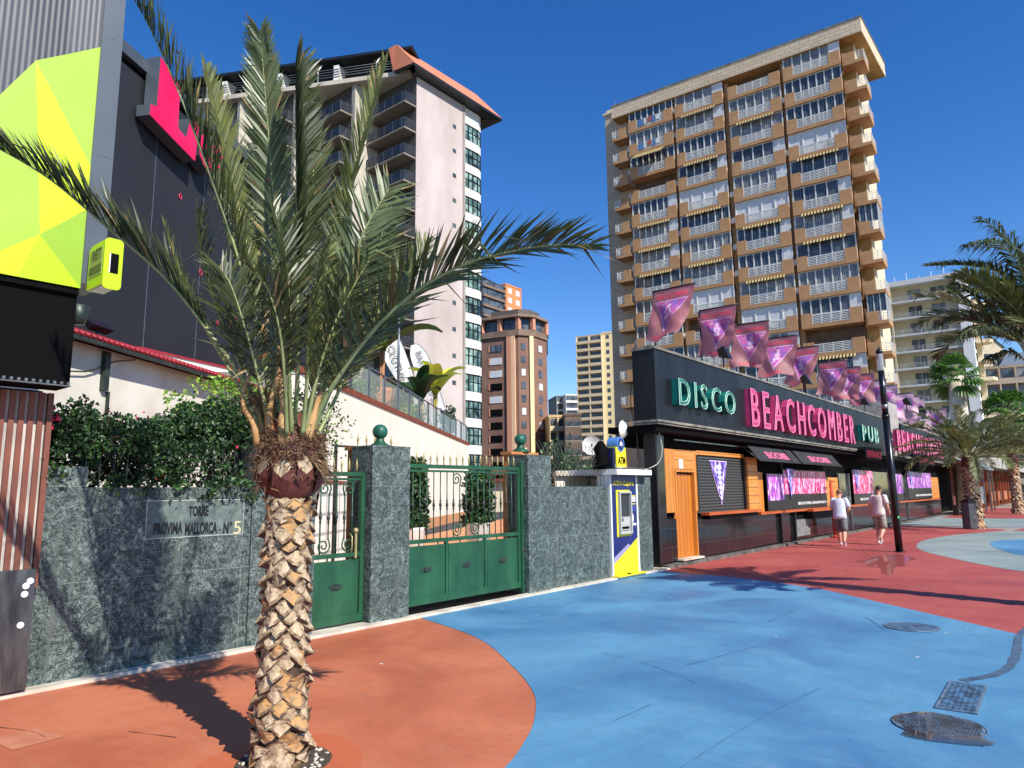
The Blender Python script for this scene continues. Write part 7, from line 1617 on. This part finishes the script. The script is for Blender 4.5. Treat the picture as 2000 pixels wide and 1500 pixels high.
# ================================================================== PEOPLE
def skinobj(name, verts, edges, radii, mt, parent, root=0, sub=2):
    me = bpy.data.meshes.new(name); me.from_pydata([tuple(v) for v in verts], edges, []); me.materials.append(mt)
    o = bpy.data.objects.new(name, me); col.objects.link(o); o.parent = parent
    sk = o.modifiers.new('skin', 'SKIN'); sk.use_smooth_shade = True; sk.branch_smoothing = .6
    for i, r in enumerate(radii):
        v = me.skin_vertices[0].data[i]; v.radius = r if isinstance(r, tuple) else (r, r); v.use_root = (i == root)
    ss_ = o.modifiers.new('sub', 'SUBSURF'); ss_.levels = sub; ss_.render_levels = sub; return o
def person(loc, heading, label, J, sh, st, hair, tee):
    """J: joints in local frame, x forward, y left, z up"""
    t = thing('person', label, 'person', loc, heading)
    V = {}; vs, es, rs_ = [], [], []
    def add(n, p, r, par=None): V[n] = len(vs); vs.append(Vector(p)); rs_.append(r); (es.append((V[par], V[n])) if par else None)
    pv = Vector(J['pelvis']); ch = Vector(J['chest']); nk = Vector(J['neck']); hd = Vector(J['head'])
    add('pelvis', pv, (.115, .145)); add('waist', pv.lerp(ch, .5), (.10, .125), 'pelvis'); add('chest', ch, (.115, .15), 'waist'); add('neck', nk, .052, 'chest'); 
    add('jaw', nk.lerp(hd, .45) + Vector((.02, 0, 0)), .066, 'neck'); add('skull', hd, (.088, .078), 'jaw'); add('crown', hd + (hd - nk).normalized() * .075, (.062, .058), 'skull')
    add('nose', nk.lerp(hd, .7) + Vector((.105, 0, 0)), .012, 'jaw')
    for s, sg in (('L', 1), ('R', -1)):
        add('sh' + s, J['sh' + s], .056, 'chest'); add('el' + s, J['el' + s], .048, 'sh' + s); add('fa' + s, Vector(J['el' + s]).lerp(Vector(J['wr' + s]), .3), .046, 'el' + s); add('wr' + s, J['wr' + s], .026, 'fa' + s)
        wr = Vector(J['wr' + s]); dr = (wr - Vector(J['el' + s])).normalized(); pm_ = wr + dr * .05; add('pa' + s, pm_, (.030, .018), 'wr' + s)
        side = dr.cross(Vector((0, 1, 0))).normalized() if abs(dr.y) < .9 else Vector((1, 0, 0))
        for q in range(4):
            b_ = pm_ + dr * .035 + side * (q - 1.5) * .02; add('f%d%s' % (q, s), b_, .009, 'pa' + s); e_ = b_ + dr * (.03 + .008 * (1.5 - abs(q - 1.5))) + Vector((.006, -.008 * sg, 0)); add('g%d%s' % (q, s), e_, .008, 'f%d%s' % (q, s)); add('h%d%s' % (q, s), e_ + dr * .022 + Vector((.012, -.012 * sg, 0)), .007, 'g%d%s' % (q, s))
        tb = wr + dr * .02 + side * .032; add('t0' + s, tb, .010, 'wr' + s); add('t1' + s, tb + dr * .035 + side * .02, .009, 't0' + s); add('t2' + s, tb + dr * .06 + side * .018, .008, 't1' + s)
        add('hip' + s, J['hip' + s], .090, 'pelvis'); add('th' + s, Vector(J['hip' + s]).lerp(Vector(J['kn' + s]), .5), .082, 'hip' + s); add('kn' + s, J['kn' + s], .062, 'th' + s); add('ca' + s, Vector(J['kn' + s]).lerp(Vector(J['an' + s]), .32) + Vector((-.018, 0, 0)), .066, 'kn' + s); add('an' + s, J['an' + s], .040, 'ca' + s)
        add('ft' + s, Vector(J['an' + s]).lerp(Vector(J['toe' + s]), .6), .034, 'an' + s)
    body = skinobj('body', vs, es, rs_, M['skin'], t)
    k = MB()
    for sg in (1, -1):
        c = nk.lerp(hd, .68) + Vector((-.01, sg * .078, 0)); k.lathe([(.004, -.032), (.014, -.02), (.017, .01), (.008, .03)], c, 7)
    k.build('ears', M['skin'], body)
    k = MB()
    for sg in (1, -1): c = hd + Vector((.083, sg * .03, -.015)); k.lathe([(.001, -.009), (.009, -.004), (.009, .004), (.001, .009)], c, 7)
    k.build('eyes', M['black'], body)
    # clothes: lofted cloth following the body
    def loft(k, rings, seg=16, seed=0):
        base = len(k.v)
        for q, (c, rx, ry) in enumerate(rings):
            for i in range(seg):
                a = 2 * PI * i / seg; wv = 1 + .035 * math.sin(3 * a + q * 1.3 + seed) + .02 * math.sin(7 * a - q * 2)
                k.v.append((c[0] + math.cos(a) * rx * wv, c[1] + math.sin(a) * ry * wv, c[2] + .008 * math.sin(2 * a + q)))
        for q in range(len(rings) - 1):
            for i in range(seg): k.face((base + q * seg + i, base + q * seg + (i + 1) % seg, base + (q + 1) * seg + (i + 1) % seg, base + (q + 1) * seg + i), 0, True)
        k.face(tuple(base + i for i in reversed(range(seg))), 0, True); k.face(tuple(base + (len(rings) - 1) * seg + i for i in range(seg)), 0, True)
    shz = (Vector(J['shL']) + Vector(J['shR'])) / 2
    k = MB(); loft(k, [(pv + Vector((-.01, 0, -.07)), .150, .190), (pv + Vector((0, 0, .03)), .145, .188), (pv.lerp(ch, .5), .128, .176), (ch, .138, .196), (shz + Vector((0, 0, -.01)), .120, .205), (shz + Vector((0, 0, .045)), .092, .155), (nk + Vector((0, 0, -.025)), .064, .075)])
    for s in 'LR':
        a_, b_ = Vector(J['sh' + s]), Vector(J['el' + s]); inn = a_.lerp(shz, .35)
        k.tube([inn + Vector((0, 0, .0)), a_ + Vector((0, 0, .005)), a_.lerp(b_, .4), a_.lerp(b_, .82)], [.075, .078, .076, .074], 12)
    k.build('shirt', tee, t)
    k = MB(); loft(k, [(pv.lerp((Vector(J['hipL']) + Vector(J['hipR'])) / 2, 1.5) + Vector((0, 0, -.06)), .09, .12), (pv + Vector((0, 0, -.06)), .142, .182), (pv + Vector((0, 0, .06)), .130, .170)], seed=2)
    for s in 'LR':
        h_, k_ = Vector(J['hip' + s]), Vector(J['kn' + s]); k.tube([h_ + Vector((0, 0, .02)), h_.lerp(k_, .3), h_.lerp(k_, .65), h_.lerp(k_, .98)], [.098, .104, .104, .106], 14)
    k.build('shorts', sh, t)
    for s in 'LR':
        an, to = Vector(J['an' + s]), Vector(J['toe' + s]); d = (to - an); heel = an - Vector((d.x, d.y, 0)).normalized() * .045 + Vector((0, 0, (to.z - an.z) * .55 if an.z < .13 else -.05))
        skinobj('shoe', [an + Vector((0, 0, -.015)), heel, an.lerp(to, .45) + Vector((0, 0, -.012)), an.lerp(to, .8), to + d.normalized() * .03], [(0, 1), (0, 2), (2, 3), (3, 4)], [(.045, .042), (.040, .038), (.045, .046), (.036, .048), (.022, .036)], st, t, 0)
    k = MB(); rr = .094; N = 14
    c = hd + (hd - nk).normalized() * .028 + Vector((-.012, 0, 0)); ax = (hd - nk).normalized(); fw = (Vector((1, 0, 0)) - ax * ax.x).normalized(); sd_ = ax.cross(fw); rows = 8; base = 0; P_ = []
    for j in range(rows + 1):
        for i in range(N):
            az = 2 * PI * i / N; lo = -.62 if math.cos(az) < .2 else .28; ph = PI / 2 - (PI / 2 - lo) * j / rows; rr2 = rr * (1 + .03 * noise.noise(Vector((i, j, 1)) * .9))
            P_.append(c + (fw * math.cos(az) * 1.04 + sd_ * math.sin(az) * .94) * math.cos(ph) * rr2 + ax * math.sin(ph) * rr2)
    k.add(P_, [(j * N + i, (j + 1) * N + i, (j + 1) * N + (i + 1) % N, j * N + (i + 1) % N) for j in range(rows) for i in range(N)], 0, True); k.build('hair', hair, t)
    return t
# man 1: head bowed, pushing off the trailing right foot
m1 = gp(1645, 1068)
person((m1.x, m1.y, 0), R(2), 'man in pale blue t-shirt and grey shorts walking away with head bowed', dict(
    pelvis=(.0, 0, .88), chest=(.06, 0, 1.24), neck=(.10, 0, 1.43), head=(.17, 0, 1.56),
    shL=(.08, .175, 1.36), shR=(.08, -.175, 1.36), elL=(.10, .235, 1.10), wrL=(.28, .17, 1.02), elR=(.06, -.26, 1.09), wrR=(.26, -.20, 1.04),
    hipL=(.0, .09, .84), hipR=(.0, -.09, .84), knL=(.22, .11, .46), anL=(.34, .12, .09), toeL=(.49, .12, .035), knR=(.0, -.10, .45), anR=(-.33, -.15, .19), toeR=(-.25, -.15, .045)), M['short1'], M['shoe'], M['hair2'], M['tee1'])
m2 = gp(1722, 1064)
person((m2.x, m2.y, 0), R(-16), 'dark haired man in beige t-shirt and taupe shorts striding away left of the lamp post', dict(
    pelvis=(.0, 0, .93), chest=(.05, 0, 1.31), neck=(.07, 0, 1.51), head=(.11, 0, 1.66),
    shL=(.05, .185, 1.44), shR=(.05, -.185, 1.44), elL=(-.02, .27, 1.16), wrL=(.05, .27, .91), elR=(.04, -.25, 1.17), wrR=(.20, -.21, 1.0),
    hipL=(.0, .09, .89), hipR=(.0, -.09, .89), knL=(.07, .09, .48), anL=(.0, .09, .10), toeL=(.16, .09, .035), knR=(.02, -.10, .49), anR=(-.24, -.12, .24), toeR=(-.20, -.12, .09)), M['short2'], M['shoe'], M['hair'], M['tee2'])
